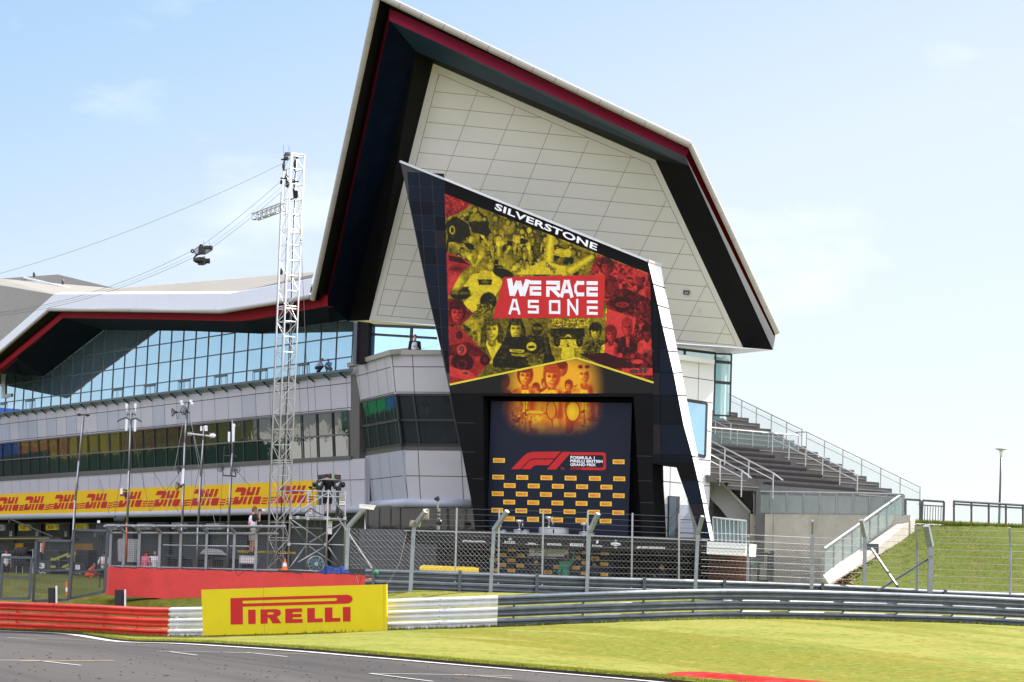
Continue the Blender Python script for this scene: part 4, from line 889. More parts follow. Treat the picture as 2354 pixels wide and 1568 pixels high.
# right tiled facet (same plane, raised a little)
b = MB(); ks = [700, 748, 802, 857, 909, 976, 1046, 1106, 1158, 1200, 1240]
def bx(y): return interpx([(601, 1488.7), (649, 1500.2), (754, 1523.3), (864, 1549), (976.6, 1570.7), (1048.4, 1590.8), (1107.4, 1604.9), (1181.8, 1620.3), (1243, 1633)], y) - 2.5
def ix(y): return interpx([(0, 1500), (1064, 1500), (1066, 1552), (1072.8, 1553.6), (1161, 1584.4), (1240.7, 1612.6)], y)
for j, (y0, y1) in enumerate(zip(ks, ks[1:])):
    for a0, a1 in ((1501, 1512 + j * 1.2), (1513.5 + j * 1.2, 1700)):
        p = [(min(max(a0, ix(y0 + 2) + .5), bx(y0)), y0), (min(a1, bx(y0)), y0), (min(a1, bx(y1)), y1 - 1.3), (min(max(a0, ix(y1 - 2) + .5), bx(y1)), y1 - 1.3)]
        if y0 >= 1046 and y1 <= 1106: p = [(min(max(a0, 1501), bx(y0)), y0), (min(a1, bx(y0)), y0), (min(a1, bx(1064)), 1064), (min(max(a0, 1501), bx(1064)), 1064)]
        if p[1][0] - p[0][0] < 1.5 and p[2][0] - p[3][0] < 1.5: continue
        b.poly(TP.q(p, .02), rt_.choice((0, 0, 1, 2)))
b.build('tower_tiles', ['tile_a', 'tile_b', 'tile_c'], bld)
# white edge strip with joints
ins = [(1488.7, 601.4), (1500.2, 648.9), (1523.3, 754), (1549, 864.3), (1570.7, 976.6), (1590.8, 1048.4), (1604.9, 1107.4), (1620.3, 1181.8), (1633, 1243)]
ous = [(1518.7, 611.2), (1526, 655), (1546.4, 756.6), (1566.9, 859.2), (1588.7, 976.6), (1603.6, 1048.4), (1614, 1107), (1629, 1182), (1640.8, 1243)]
I3 = [TP.h(*p) for p in ins]; O3 = [A(p[0], p[1], i3.y + 1.0 * (1 - .06 * k)) for k, (p, i3) in enumerate(zip(ous, I3))]
b = MB(); b.loft(I3, O3, 0)
for y in (653, 702, 751, 807, 858, 909, 1049, 1107, 1156, 1200):
    for k in range(len(ins) - 1):
        if ins[k][1] <= y < ins[k + 1][1]:
            f_ = (y - ins[k][1]) / (ins[k + 1][1] - ins[k][1]); p = I3[k].lerp(I3[k + 1], f_); q2 = O3[k].lerp(O3[k + 1], f_ + .03); b.beam(p, q2, .03, .05, mi=1)
b.build('tower_edge', ['white_panel', 'joint'], bld)
b = MB(); b.loft(O3, [p + V((.25, 4.5, 0)) - V((.6, 0, 0)) for p in O3]); b.build('tower_side', 'white_panel', bld)
b = MB(); pts = [(920, 373), tl, tr, (1518.7, 611.2)]; P3 = [tip, TP.h(*tl), TP.h(*tr), O3[0]]
for p, q2 in zip(P3, P3[1:]): b.beam(p + V((0, 0, .03)), q2 + V((0, 0, .03)), .10, .09)
b.build('tower_coping', 'alu_white', bld)
b = MB(); b.poly([tip, TP.h(*tl), TP.h(*tr), O3[0], O3[0] + V((-1.2, 3.8, 0)), tip + V((.9, 3.0, 0))]); b.build('tower_top', 'rim', bld)
# white block, windows and door behind the tower's open leg
WB = Pl(A(1600, 900, 102.5), V((.737, -.676, 0)))
b = MB(); wb = [(1470, 803), ZC(480, 940), ZC(800, 1000), (1636, 959.2), (1630.5, 1140.7), (1629, 1166), (1627, 1245), (1470, 1236)]; b.plate(WB.q(wb), -WB.n * 3)
for a_, z_ in ((ZC(490, 1130), ZC(790, 1172)), (ZC(663, 1010), ZC(655, 1350)), (ZC(470, 1325), ZC(785, 1372)), (ZD(840, 50), ZD(880, 62)), (ZD(775, 310), ZD(880, 320)), (ZD(820, 545), ZD(872, 548)), (ZD(520, 370), ZD(515, 640)), (ZD(360, 495), ZD(620, 522))): seg(b, WB, a_, z_, .03, .005, 1)
b.build('white_block', ['white_panel', 'joint'], bld)
b = MB(); b.plate(WB.q([ZC(480, 935), ZC(805, 985), ZC(803, 1025), ZC(487, 982)], .35), -WB.n * .5); b.build('block_coping', 'white_panel', bld)
fo = MB(); wq = [(1572, 919), (1624.6, 927), (1620.5, 1050), (1592, 1044)]
for p, z_ in zip(wq, wq[1:] + wq[:1]): seg(fo, WB, p, z_, .14, .02)
fo = fo.build('window', 'mullion', bld); g = MB(); g.poly(WB.q(wq, .012)); g.build('pane', 'glass_sky', fo)
b = MB(); b.poly(WB.q([ZD(372, 702), ZD(690, 720), (1629, 1167), (1627, 1245), (1500, 1236)], .008))
for a_, z_ in ((ZD(380, 825), ZD(500, 832)), (ZD(600, 845), ZD(730, 855)), (ZD(385, 945), ZD(500, 950)), (ZD(600, 965), ZD(760, 972)), (ZD(728, 850), ZD(730, 1020))): seg(b, WB, a_, z_, .03, .014, 1)
b.build('block_base', ['blue_panel', 'joint'], bld)
b = MB(); b.plate(WB.q([ZD(505, 636), ZD(605, 642), ZD(592, 1012), ZD(500, 1008)], .06), -WB.n * .05, 1); b.plate(WB.q([ZD(510, 645), ZD(572, 650), ZD(560, 1008), ZD(505, 1004)], .085), -WB.n * .02, 0); b.build('block_door', ['steel_mullion', 'joint'], bld)
# glazed corner at the far end
gq = [ZC(812, 930), ZC(955, 936), ZC(940, 1490), ZC(795, 1480)]; GC = Pl(A(1660, 880, 106.3), V((.3, -.95, 0)))
fo = MB()
for p, z_ in zip(gq, gq[1:] + gq[:1]): seg(fo, GC, p, z_, .08, .02)
for a_, z_ in ((ZC(815, 1000), ZC(955, 1013)), (ZC(805, 1183), ZC(948, 1197))): seg(fo, GC, a_, z_, .13, .02)
fo = fo.build('window', 'mullion', bld); g = MB(); g.poly(GC.q(gq)); g.build('pane', 'glass_teal', fo)
fo = MB(); sq = [ZC(462, 885), ZC(808, 925), ZC(808, 1010), ZC(470, 960)]; seg(fo, GC, ZC(462, 887), ZC(812, 927), .12, .02); seg(fo, GC, ZC(537, 890), ZC(534, 940), .12, .02); fo = fo.build('window', 'mullion', bld); g = MB(); g.poly(GC.q(sq)); g.build('pane', 'glass_teal', fo)
b = MB(); b.plate([p + V((.1, 1.2, 0)) for p in GC.q([ZC(870, 930), ZC(905, 930), ZC(890, 1490), ZC(850, 1490)])], V((.1, .5, 0))); b.build('inner_column', 'white_panel', bld)
b = MB(); b.plate([p + V((.3, 2.6, 0)) for p in GC.q([ZC(780, 900), ZC(900, 925), ZC(880, 1490), ZC(780, 1490)])], V((.1, .2, 0))); b.build('inner_screen', 'ledge', bld)

# ------------------------------------------------------------------ mural on the tower: a printed picture, one colour per fine mesh cell
import numpy as np
def r7(*pts): return [Z7(*p) for p in pts]
M['print_ink'] = mat('print_ink', (0.5, 0.5, 0.5), 0.6, spec=0.2)
_nt = M['print_ink'].node_tree; _at = _nt.nodes.new('ShaderNodeAttribute'); _at.attribute_name = 'ink'
for _l in list(_nt.nodes['Principled BSDF'].inputs['Base Color'].links): _nt.links.remove(_l)
_wv = _nt.nodes.new('ShaderNodeTexNoise'); _wv.inputs['Scale'].default_value = 2.5; _wm = _nt.nodes.new('ShaderNodeMixRGB'); _wm.blend_type = 'MULTIPLY'; _wm.inputs['Fac'].default_value = .06
_nt.links.new(_at.outputs['Color'], _wm.inputs['Color1']); _nt.links.new(_wv.outputs['Fac'], _wm.inputs['Color2']); _nt.links.new(_wm.outputs['Color'], _nt.nodes['Principled BSDF'].inputs['Base Color'])
class Paint:
    def __init__(s, X, Y, base=.5, seed=1): s.X, s.Y = X, Y; s.L = np.full(X.shape, base); s.rs = np.random.RandomState(seed)
    def noise(s, sc, sy=None):
        sy = sy or sc; g = s.rs.rand(int(1600 / sy) + 4, int(1700 / sc) + 4); u = s.X / sc; v = s.Y / sy; i = np.floor(u).astype(int) % (g.shape[1] - 1); j = np.floor(v).astype(int) % (g.shape[0] - 1); fu = u - np.floor(u); fv = v - np.floor(v); fu = fu * fu * (3 - 2 * fu); fv = fv * fv * (3 - 2 * fv)
        return (g[j, i] * (1 - fu) + g[j, i + 1] * fu) * (1 - fv) + (g[j + 1, i] * (1 - fu) + g[j + 1, i + 1] * fu) * fv
    def put(s, a, val): s.L = s.L * (1 - a) + val * a
    def d(s, cx, cy, rx, ry, rot=0.0):
        c, n = math.cos(rot), math.sin(rot); dx, dy = s.X - cx, s.Y - cy; return np.sqrt(((dx * c + dy * n) / rx) ** 2 + ((-dx * n + dy * c) / ry) ** 2)
    def blob(s, cx, cy, rx, ry, val, rot=0.0, soft=.15): s.put(np.clip((1 - s.d(cx, cy, rx, ry, rot)) / soft + .5, 0, 1), val)
    def dark(s, cx, cy, rx, ry, k, rot=0.0): s.L = s.L * (1 - k * np.exp(-s.d(cx, cy, rx, ry, rot) ** 2 * 1.6))
    def glow(s, cx, cy, rx, ry, k, rot=0.0): s.L = s.L + k * np.exp(-s.d(cx, cy, rx, ry, rot) ** 2 * 1.6)
    def inside(s, P):
        m = np.zeros(s.X.shape, bool); n = len(P)
        for i in range(n):
            (x1, y1), (x2, y2) = P[i], P[(i + 1) % n]
            if y1 == y2: continue
            m ^= ((y1 > s.Y) != (y2 > s.Y)) & (s.X < (x2 - x1) * (s.Y - y1) / (y2 - y1) + x1)
        return m
    def poly(s, P, val, tex=0.0, ts=22): m = s.inside(P).astype(float); s.put(m, val + (tex * (s.noise(ts) - .5) if tex else 0))
    def stroke(s, p, q, r1, r2, val):
        px, py = q[0] - p[0], q[1] - p[1]; t = np.clip(((s.X - p[0]) * px + (s.Y - p[1]) * py) / (px * px + py * py + 1e-6), 0, 1); dd = np.hypot(s.X - p[0] - t * px, s.Y - p[1] - t * py); r = r1 + (r2 - r1) * t
        s.put(np.clip((r - dd) / 3 + .5, 0, 1), val * (1.1 - .45 * np.clip(dd / r, 0, 1)))
    def head(s, x, y, w, h, lum=.8, hair=.12, body=.5, light=-1, cap=False, long=False, smile=True, specs=False, rot=0.0):
        P = [(x - w * 2.1, y + h * 3.0), (x - w * 1.75, y + h * 1.5), (x - w * .5, y + h * 1.0), (x + w * .6, y + h * 1.0), (x + w * 1.8, y + h * 1.55), (x + w * 2.1, y + h * 3.0)]
        if body is not None: s.poly(P, body, .45, w * .6); s.dark(x + w, y + h * 1.9, w * .5, h, .5); s.stroke((x, y + h * .5), (x, y + h * 1.2), w * .45, w * .5, lum * .62)
        s.blob(x, y - h * .12, w * 1.12, h * 1.10, hair + .10 * s.noise(6, 20), rot, .2)
        if long: s.stroke((x - w * .9, y), (x - w * 1.1, y + h * 1.5), w * .42, w * .35, hair + .05); s.stroke((x + w * .9, y), (x + w * 1.1, y + h * 1.5), w * .42, w * .3, hair + .05)
        dx, dy = (s.X - x) / w, (s.Y - y) / h; sg = 1 / (1 + np.exp(-light * (dx + .12 * light) * 5)); sh = lum * (.50 + .58 * sg - .08 * dy - .16 * (dx * dx + dy * dy * .6)) * (.88 + .24 * s.noise(7)); s.blob(x, y + h * .14, w * .76, h * .84, sh, rot, .10)
        if hair is not None: s.blob(x - w * .15, y - h * .66, w * .92, h * .40, hair + .12 * s.noise(6, 16), rot + .15, .2)
        for e in (-.36, .32): s.dark(x + e * w, y - h * .01, w * .27, h * .12, .9, rot); s.dark(x + e * w, y - h * .16, w * .26, h * .05, .55, rot); s.glow(x + e * w * 1.25, y + h * .22, w * .18, h * .12, .10)
        s.dark(x + w * .10 * -light, y + h * .18, w * .10, h * .17, .35, rot); s.dark(x, y + h * .34, w * .18, h * .05, .45)
        if smile: s.dark(x, y + h * .55, w * .42, h * .13, .75, rot); s.blob(x, y + h * .53, w * .26, h * .045, lum * 1.1, rot, .5)
        else: s.dark(x, y + h * .56, w * .26, h * .06, .6, rot)
        s.dark(x + w * .75 * -light * -1, y + h * .2, w * .3, h * .8, -.0)
        if cap: s.blob(x, y - h * .55, w * 1.12, h * .52, .78 if cap == 2 else .10, rot, .1); s.blob(x - w * .4, y - h * .30, w * .95, h * .12, .70 if cap == 2 else .06, rot - .1, .3)
        if specs: s.blob(x - w * .33, y, w * .3, h * .14, .05); s.blob(x + w * .33, y, w * .3, h * .14, .05)
    def hand(s, x, y, k, val, rot=0.0):
        c, n = math.cos(rot), math.sin(rot)
        def t(u, v): return (x + k * (u * c - v * n), y + k * (u * n + v * c))
        s.stroke(t(0, 26), t(0, 60), 8 * k, 10 * k, val * .8); s.blob(*t(0, 12), 11 * k, 14 * k, val, rot, .2)
        for u in (-9, -3.4, 2.4, 8): s.stroke(t(u * .8, 4), t(u * 1.25, -17 + abs(u) * .6), 2.6 * k, 2.1 * k, val)
        s.stroke(t(9, 14), t(18, 2), 3 * k, 2.2 * k, val * .9)
    def car(s, x, y, k, val=.55):
        s.poly([(x - 60 * k, y + 12 * k), (x - 20 * k, y - 14 * k), (x + 20 * k, y - 14 * k), (x + 60 * k, y + 12 * k), (x + 62 * k, y + 26 * k), (x - 62 * k, y + 26 * k)], val, .4, 12); s.poly([(x - 70 * k, y + 30 * k), (x + 70 * k, y + 30 * k), (x + 72 * k, y + 40 * k), (x - 72 * k, y + 40 * k)], val * 1.1)
        for e in (-58, 58): s.blob(x + e * k, y + 8 * k, 17 * k, 30 * k, .05); s.blob(x + e * k, y + 6 * k, 8 * k, 16 * k, .22)
        s.blob(x, y - 14 * k, 15 * k, 15 * k, .8); s.blob(x, y - 12 * k, 11 * k, 5 * k, .06)
def ramp3(L, a, b, c):
    L = np.clip(L, 0, 1)[..., None]; a, b, c = [np.array(k) for k in (a, b, c)]; return np.where(L < .5, a + (b - a) * (L * 2), b + (c - b) * (L * 2 - 1))
def sheet_of(pl, X, Y, C, off, parent, name):
    ny, nx = X.shape; me = bpy.data.meshes.new(name); vs = [tuple(pl.h(*Z7(X[j, i], Y[j, i]), off) - base_of(parent)) for j in range(ny) for i in range(nx)]
    fs = [(j * nx + i, j * nx + i + 1, (j + 1) * nx + i + 1, (j + 1) * nx + i) for j in range(ny - 1) for i in range(nx - 1)]; me.from_pydata(vs, [], fs); me.materials.append(M['print_ink'])
    at = me.attributes.new('ink', 'FLOAT_COLOR', 'POINT'); a4 = np.ones((ny * nx, 4), dtype=np.float32); a4[:, :3] = C.reshape(-1, 3); at.data.foreach_set('color', a4.ravel()); me.update()
    o = bpy.data.objects.new(name, me); COL.objects.link(o); o.parent = parent; return o
NXm, NYm = 330, 320
U_, V_ = np.meshgrid(np.linspace(0, 1, NXm), np.linspace(0, 1, NYm))
Xt = 135 + U_ * 1410; Yt = 130 + (Xt - 135) * .3972; Ym = Yt + (1523 - Yt) * V_; Xm = Xt + (Ym - 130) * .0278 + U_ * 6
P = Paint(Xm, Ym, .45, 5)
P.L = .18 + .75 * (P.noise(46) * .45 + P.noise(20) * .33 + P.noise(9) * .22) ** 1.5
rm = np.random.RandomState(3)
for i in range(150):      # soft out of focus crowd at the top
    x = rm.uniform(160, 1180); y = 130 + (x - 135) * .397 + rm.uniform(15, 230); s_ = rm.uniform(.7, 1.3); P.blob(x, y, 22 * s_, 27 * s_, .10, 0, .5); P.blob(x - 3, y + 5, 15 * s_, 19 * s_, rm.uniform(.5, .8), 0, .6); P.blob(x, y + 55 * s_, 36 * s_, 28 * s_, rm.uniform(.1, .6), 0, .4)
for i in range(95):
    x = rm.uniform(230, 1000); y = max(130 + (x - 135) * .397 + 110, rm.uniform(360, 690)); P.hand(x, y, rm.uniform(.7, 1.35), rm.uniform(.5, .95), rm.uniform(-.6, .6))
    if i % 3 == 0: P.poly([(x + 20, y), (x + 62, y + 6), (x + 58, y + 40), (x + 16, y + 34)], .07); 
    if i % 4 == 0: P.blob(x - 24, y + 40, 18, 22, .08); P.blob(x - 24, y + 45, 12, 14, .55)
P.poly([(150, 330), (200, 285), (250, 310), (300, 340), (320, 420), (240, 470), (160, 470)], .07, .12); P.blob(395, 380, 66, 36, .10 + .1 * P.noise(5), .35); P.poly([(300, 330), (350, 318), (440, 352), (456, 400), (440, 430), (330, 400)], .09, .12, 8); P.blob(190, 385, 20, 30, .7); P.blob(190, 385, 12, 20, .1); P.poly([(405, 318), (450, 330), (442, 370), (402, 358)], .06); P.poly([(265, 470), (330, 480), (350, 520), (300, 520)], .06); P.stroke((160, 460), (148, 540), 8, 6, .1); P.hand(512, 455, 1.7, .9, .0); P.hand(395, 555, 1.5, .85, .5); P.hand(300, 560, 1.4, .9, -.5); P.hand(640, 640, 1.5, .9, 1.0); P.hand(720, 640, 1.4, .85, -1.1)
P.stroke((792, 400), (775, 560), 22, 28, .28); P.stroke((878, 425), (862, 590), 30, 34, .88); P.poly([(820, 600), (1000, 642), (1060, 660), (1010, 694), (620, 695), (740, 640)], .84, .12, 60); P.stroke((1010, 665), (1160, 575), 32, 22, .86); P.blob(1165, 535, 16, 18, .6)
P.head(952, 575, 44, 56, .48, .08, None, -1, cap=2, rot=.25); P.blob(922, 572, 13, 20, .06); P.blob(924, 560, 9, 4, .9); P.blob(995, 545, 26, 30, .82); P.blob(985, 610, 18, 18, .08)
# winning car, left
P.poly([(250, 800), (330, 690), (500, 670), (545, 760), (480, 860), (330, 960), (270, 900)], .86, .2, 60); P.blob(418, 722, 56, 58, .78); P.poly([(368, 728), (470, 728), (462, 768), (376, 768)], .10); P.blob(420, 745, 30, 10, .35); P.blob(245, 825, 72, 48, .07); P.blob(245, 825, 72, 10, .3); P.blob(545, 688, 74, 34, .06, .3); P.blob(440, 880, 58, 62, .07, .2); P.blob(450, 870, 36, 42, .16, .2); P.poly([(180, 780), (310, 778), (300, 800), (182, 800)], .15); P.stroke((210, 930), (330, 830), 3, 3, .1); P.poly([(360, 900), (470, 900), (475, 975), (360, 975)], .35, .8, 7); P.head(322, 1105, 58, 82, .92, .62, .35, -1, long=True, rot=.05); P.head(466, 1075, 56, 80, .95, .20, .90, 1, long=True); P.head(634, 1072, 50, 76, .95, .13, None, -1, long=True); P.poly([(560, 1165), (720, 1165), (760, 1300), (540, 1300)], .12, .2)
P.poly([(330, 1210), (420, 1170), (470, 1290), (380, 1310)], .3, .4); P.poly([(500, 1170), (590, 1190), (560, 1290), (460, 1300)], .9, .2)
# racing driver on his car and single seater
P.poly([(560, 1130), (720, 1125), (860, 1130), (900, 1320), (720, 1350), (480, 1390), (470, 1290)], .10, .18); P.blob(784, 1075, 38, 44, .14); P.blob(784, 1070, 30, 12, .35); P.poly([(715, 1120), (850, 1120), (860, 1250), (700, 1250)], .13, .25, 16); P.stroke((735, 1130), (700, 1230), 18, 15, .18); P.stroke((835, 1130), (855, 1240), 18, 15, .2); P.blob(600, 1310, 42, 72, .05); P.blob(600, 1310, 20, 40, .13); P.blob(880, 1300, 26, 48, .05); P.blob(742, 1196, 34, 30, .85); P.blob(742, 1200, 26, 9, .1); P.poly([(590, 1214), (692, 1220), (690, 1240), (590, 1234)], .8, .2, 8); P.poly([(600, 1246), (700, 1250), (690, 1270), (605, 1262)], .6); P.poly([(690, 1240), (830, 1250), (820, 1320), (760, 1340), (720, 1320)], .32, .4, 14)
P.poly([(860, 1000), (1150, 1000), (1155, 1055), (900, 1062)], .55, 1.2, 6); P.poly([(870, 1070), (1110, 1068), (1115, 1130), (880, 1130)], .12, .2); P.car(998, 1150, 1.35, .8); P.poly([(960, 1170), (1030, 1170), (1045, 1275), (945, 1285)], .86, .12); P.stroke((900, 1140), (1100, 1140), 6, 6, .15); P.head(1188, 1090, 40, 54, .85, .08, .22, -1, cap=1); P.poly([(1120, 1160), (1245, 1150), (1250, 1250), (1115, 1240)], .2, .5, 9); P.poly([(360, 1420), (450, 1310), (480, 1340), (660, 1350), (650, 1370)], .30, .3)
# red fields
P.blob(190, 210, 140, 80, .5); P.L = np.where(P.inside([(120, 120), (330, 205), (235, 268), (125, 310)]), .3 + .6 * P.noise(6) * P.noise(14) * 1.6, P.L)
P.poly([(140, 540), (255, 575), (320, 625), (250, 690), (165, 845), (150, 840)], .70, .15, 50); P.blob(225, 700, 70, 90, .55, .2, .5); P.poly([(160, 560), (250, 575), (312, 628), (170, 600)], .12); P.dark(225, 655, 60, 25, .6); P.blob(210, 745, 50, 60, .85, 0, .8); P.head(225, 960, 54, 74, .88, .10, .30, -1); P.poly([(165, 1062), (243, 1058), (465, 1292), (350, 1422), (165, 1462)], .62, .2, 40)
P.poly([(165, 1190), (300, 1165), (450, 1235), (445, 1265), (170, 1262)], .28, .2, 30); P.blob(240, 1118, 24, 30, .2); P.blob(262, 1306, 78, 62, .07, .15); P.blob(258, 1322, 40, 38, .3, .15); P.blob(258, 1322, 24, 22, .1, .15); P.blob(418, 1290, 34, 40, .08); P.blob(418, 1290, 15, 20, .3); P.blob(256, 1220, 34, 38, .92); P.poly([(170, 1335), (330, 1380), (365, 1425), (330, 1440), (170, 1400)], .85, .1); P.blob(278, 1382, 42, 22, .98)
P.poly([(1205, 555), (1550, 690), (1560, 860), (1395, 800), (1300, 870), (1250, 905), (1250, 697), (1140, 690)], .55, .9, 15); P.head(1265, 640, 42, 60, .72, .14, .35, -1, smile=True, rot=-.1); P.head(1500, 715, 48, 52, .55, .75, .80, -1, cap=2); P.stroke((1370, 700), (1440, 780), 12, 8, .8); P.stroke((1500, 780), (1460, 850), 8, 6, .1)
P.poly([(1260, 905), (1330, 800), (1400, 790), (1560, 860), (1605, 920), (1580, 1010), (1470, 990)], .22, .35, 12); P.blob(1375, 905, 62, 52, .10); P.blob(1375, 905, 48, 20, .55); P.dark(1355, 905, 12, 8, .8); P.dark(1392, 905, 12, 8, .8)
P.poly([(1262, 925), (1475, 1000), (1600, 920), (1610, 1462), (1230, 1332), (1075, 1250), (1248, 1250)], .30, .55, 14)
for i in range(34): x = rm.uniform(1440, 1590); y = rm.uniform(880, 1240); P.blob(x, y, 14, 17, .08); P.blob(x, y + 4, 9, 11, rm.uniform(.4, .75)); P.blob(x, y + 30, 18, 14, rm.uniform(.1, .8))
P.poly([(1262, 928), (1470, 1000), (1455, 1105), (1330, 1140), (1258, 1100)], .88, .08); P.head(1296, 1110, 38, 54, .85, .30, .85, -1); P.head(1410, 1062, 36, 60, .88, .55, .12, -1, smile=False); P.poly([(1400, 1130), (1425, 1130), (1418, 1200), (1405, 1200)], .8); P.head(1548, 1095, 34, 48, .5, .08, .85, -1, cap=1)
P.poly([(1075, 1245), (1260, 1240), (1400, 1290), (1380, 1350), (1260, 1335)], .10, .15); P.blob(1310, 1325, 36, 36, .06); P.poly([(1372, 1345), (1600, 1345), (1605, 1400), (1372, 1385)], .88, .06); P.poly([(1390, 1300), (1560, 1310), (1590, 1345), (1380, 1350)], .2, .4); P.blob(1480, 1302, 40, 16, .9)
P.L = (P.L * .84 + .10 * (P.noise(5) * 2 - .5) + .14 * P.noise(13) - .57) * 1.45 + .46; yl = (.010, .009, .003), (.235, .175, .005), (.72, .55, .020); rd = (.028, .003, .003), (.24, .012, .012), (.62, .042, .036)
Cy = ramp3(P.L, *yl); Cr = ramp3(P.L, *rd)
red = np.zeros(Xm.shape, bool)
for q_ in ([(120, 100), (330, 205), (235, 268), (120, 312)], [(140, 540), (255, 575), (320, 625), (250, 690), (165, 845), (140, 850)], [(150, 860), (230, 868), (337, 965), (245, 1057), (150, 1052)], [(150, 1060), (243, 1058), (465, 1292), (350, 1422), (150, 1475)], [(1205, 555), (1700, 740), (1700, 1480), (1235, 1332), (1075, 1248), (1248, 1250), (1268, 905), (1250, 900), (1256, 697), (1140, 690)]): red |= P.inside(q_)
C = np.where(red[..., None], Cr, Cy)
# lower field under the V: three smiling figures, print fading into black
def trio(X, Y, seed):
    Q = Paint(X, Y, .80, seed)
    for x, y, w in ((775, 1485, 24), (1003, 1468, 26), (835, 1450, 22), (1060, 1500, 22), (548, 1440, 38)): Q.head(x, y, w, w * 1.35, .75, .12, .3, -1, smile=False)
    Q.head(952, 1352, 38, 54, .62, .22, None, -1, cap=1, rot=.1)
    for x, y, w, h, hr, b_ in ((698, 1398, 50, 70, .10, .66), (1108, 1388, 48, 68, .75, .72), (884, 1405, 54, 82, .30, .80)):
        Q.head(x, y, w, h, .88, hr, b_, -1, smile=True); Q.stroke((x - 100, 1560), (x - 110, 1760), 38, 44, b_ * .8); Q.stroke((x + 100, 1560), (x + 108, 1760), 38, 44, b_ * .55); Q.poly([(x - 92, 1530), (x + 92, 1530), (x + 100, 1830), (x - 100, 1830)], b_ * .9, .3, 34); Q.poly([(x - 24, 1500), (x + 26, 1500), (x + 6, 1700), (x - 4, 1700)], .92); Q.stroke((x, 1520), (x + 2, 1760), 3, 3, .2); Q.dark(x + 60, 1650, 26, 120, .5)
    Q.blob(1108, 1340, 52, 26, .75); Q.blob(1084, 1338, 17, 13, .12); Q.blob(1130, 1338, 17, 13, .12)
    Q.blob(765, 1660, 80, 18, .25); Q.blob(765, 1655, 70, 12, .9); Q.poly([(700, 1668), (835, 1668), (800, 1720), (785, 1760), (745, 1760), (730, 1720)], .75, .4, 14); Q.blob(1030, 1650, 52, 74, .25); Q.blob(1030, 1648, 44, 66, .88); Q.blob(1022, 1640, 22, 40, 1.0, 0, .6); Q.blob(880, 1640, 36, 66, .2); Q.blob(880, 1640, 30, 60, .7)
    for x0, x1 in ((600, 740), (1090, 1260)):
        for k in range(60): Q.blob(rm.uniform(x0, x1), rm.uniform(1640, 1800), rm.uniform(4, 10), rm.uniform(4, 9), rm.uniform(.05, 1.0))
    Cq = ramp3(Q.L, (.09, .004, .003), (.55, .07, .010), (.90, .56, .02)); f = np.clip((1 - (np.abs((X - 890) / 375) ** 3.2 + np.abs((Y - 1520) / 330) ** 3.2) ** (1 / 3.2)) / .48, 0, 1); f = f * f * (3 - 2 * f); return Cq, f[..., None]
T_, f = trio(Xm, Ym, 8); blk = np.array((.0095, .0085, .0085)); low = P.inside([(100, 1478), (1055, 1275), (1700, 1484), (1700, 1700), (100, 1700)])
C = np.where(low[..., None], T_ * f + blk * (1 - f), C)
mu = sheet_of(TP, Xm, Ym, C, .012, bld, 'mural')
_u, _v = np.meshgrid(np.linspace(0, 1, 190), np.linspace(0, 1, 170)); _px = (1 - _v) * (1128.5 + 323.5 * _u) + _v * (1119.5 + 323.5 * _u); _py = (1 - _v) * (922 + 4.5 * _u) + _v * (1222 + 9 * _u); Xb, Yb_ = (_px - 976.6) * 3.0325, (_py - 402.1) * 3.0325; T_, f = trio(Xb, Yb_, 9); f = f * np.clip((1835 - Yb_) / 130, 0, 1)[..., None] ** .7 * np.clip((Xb - 505) / 60, 0, 1)[..., None] * np.clip((1365 - Xb) / 60, 0, 1)[..., None]; LOWP = (Xb, Yb_, T_ * f + np.array((.009, .012, .027)) * (1 - f))
def words(q, text, m, pl=TP, off=.040, parent=None, name='lettering', **k):
    b_ = MB(); write(b_, pl, q, text, off, **k); return b_.build(name, m, parent or bld)
for q_, tx in (([(236, 1192), (275, 1192), (275, 1252), (236, 1252)], '9'), ([(256, 1370), (300, 1370), (300, 1392), (256, 1392)], '4'), ([(985, 1176), (1007, 1176), (1007, 1200), (985, 1200)], '5'), ([(845, 605), (915, 655), (905, 690), (838, 632)], 'ONAS'), ([(1425, 1343), (1560, 1343), (1562, 1382), (1425, 1382)], 'elf'), ([(608, 1218), (672, 1222), (672, 1234), (608, 1230)], 'Canon'), ([(1538, 1225), (1590, 1212), (1592, 1232), (1540, 1246)], 'ONAS'), ([(530, 1190), (575, 1185), (575, 1203), (532, 1208)], 'DUN')):
    words(r7(*q_), tx, 'm_blk', bold=.03, parent=mu, off=.022)
b = MB(); seg(b, TP, Z7(172, 1462), Z7(1055, 1275), .075, .022); seg(b, TP, Z7(1055, 1275), Z7(1592, 1448), .075, .022); b.build('mural_line', 'm_yel', mu)
lay = [.02]; rm = random.Random(4)
# slogan panel and name along the top
b = MB(); b.poly(TP.q(r7((548, 712), (1256, 697), (1243, 995), (472, 1001)), .026)); b.build('slogan_panel', 'red_ad', mu)
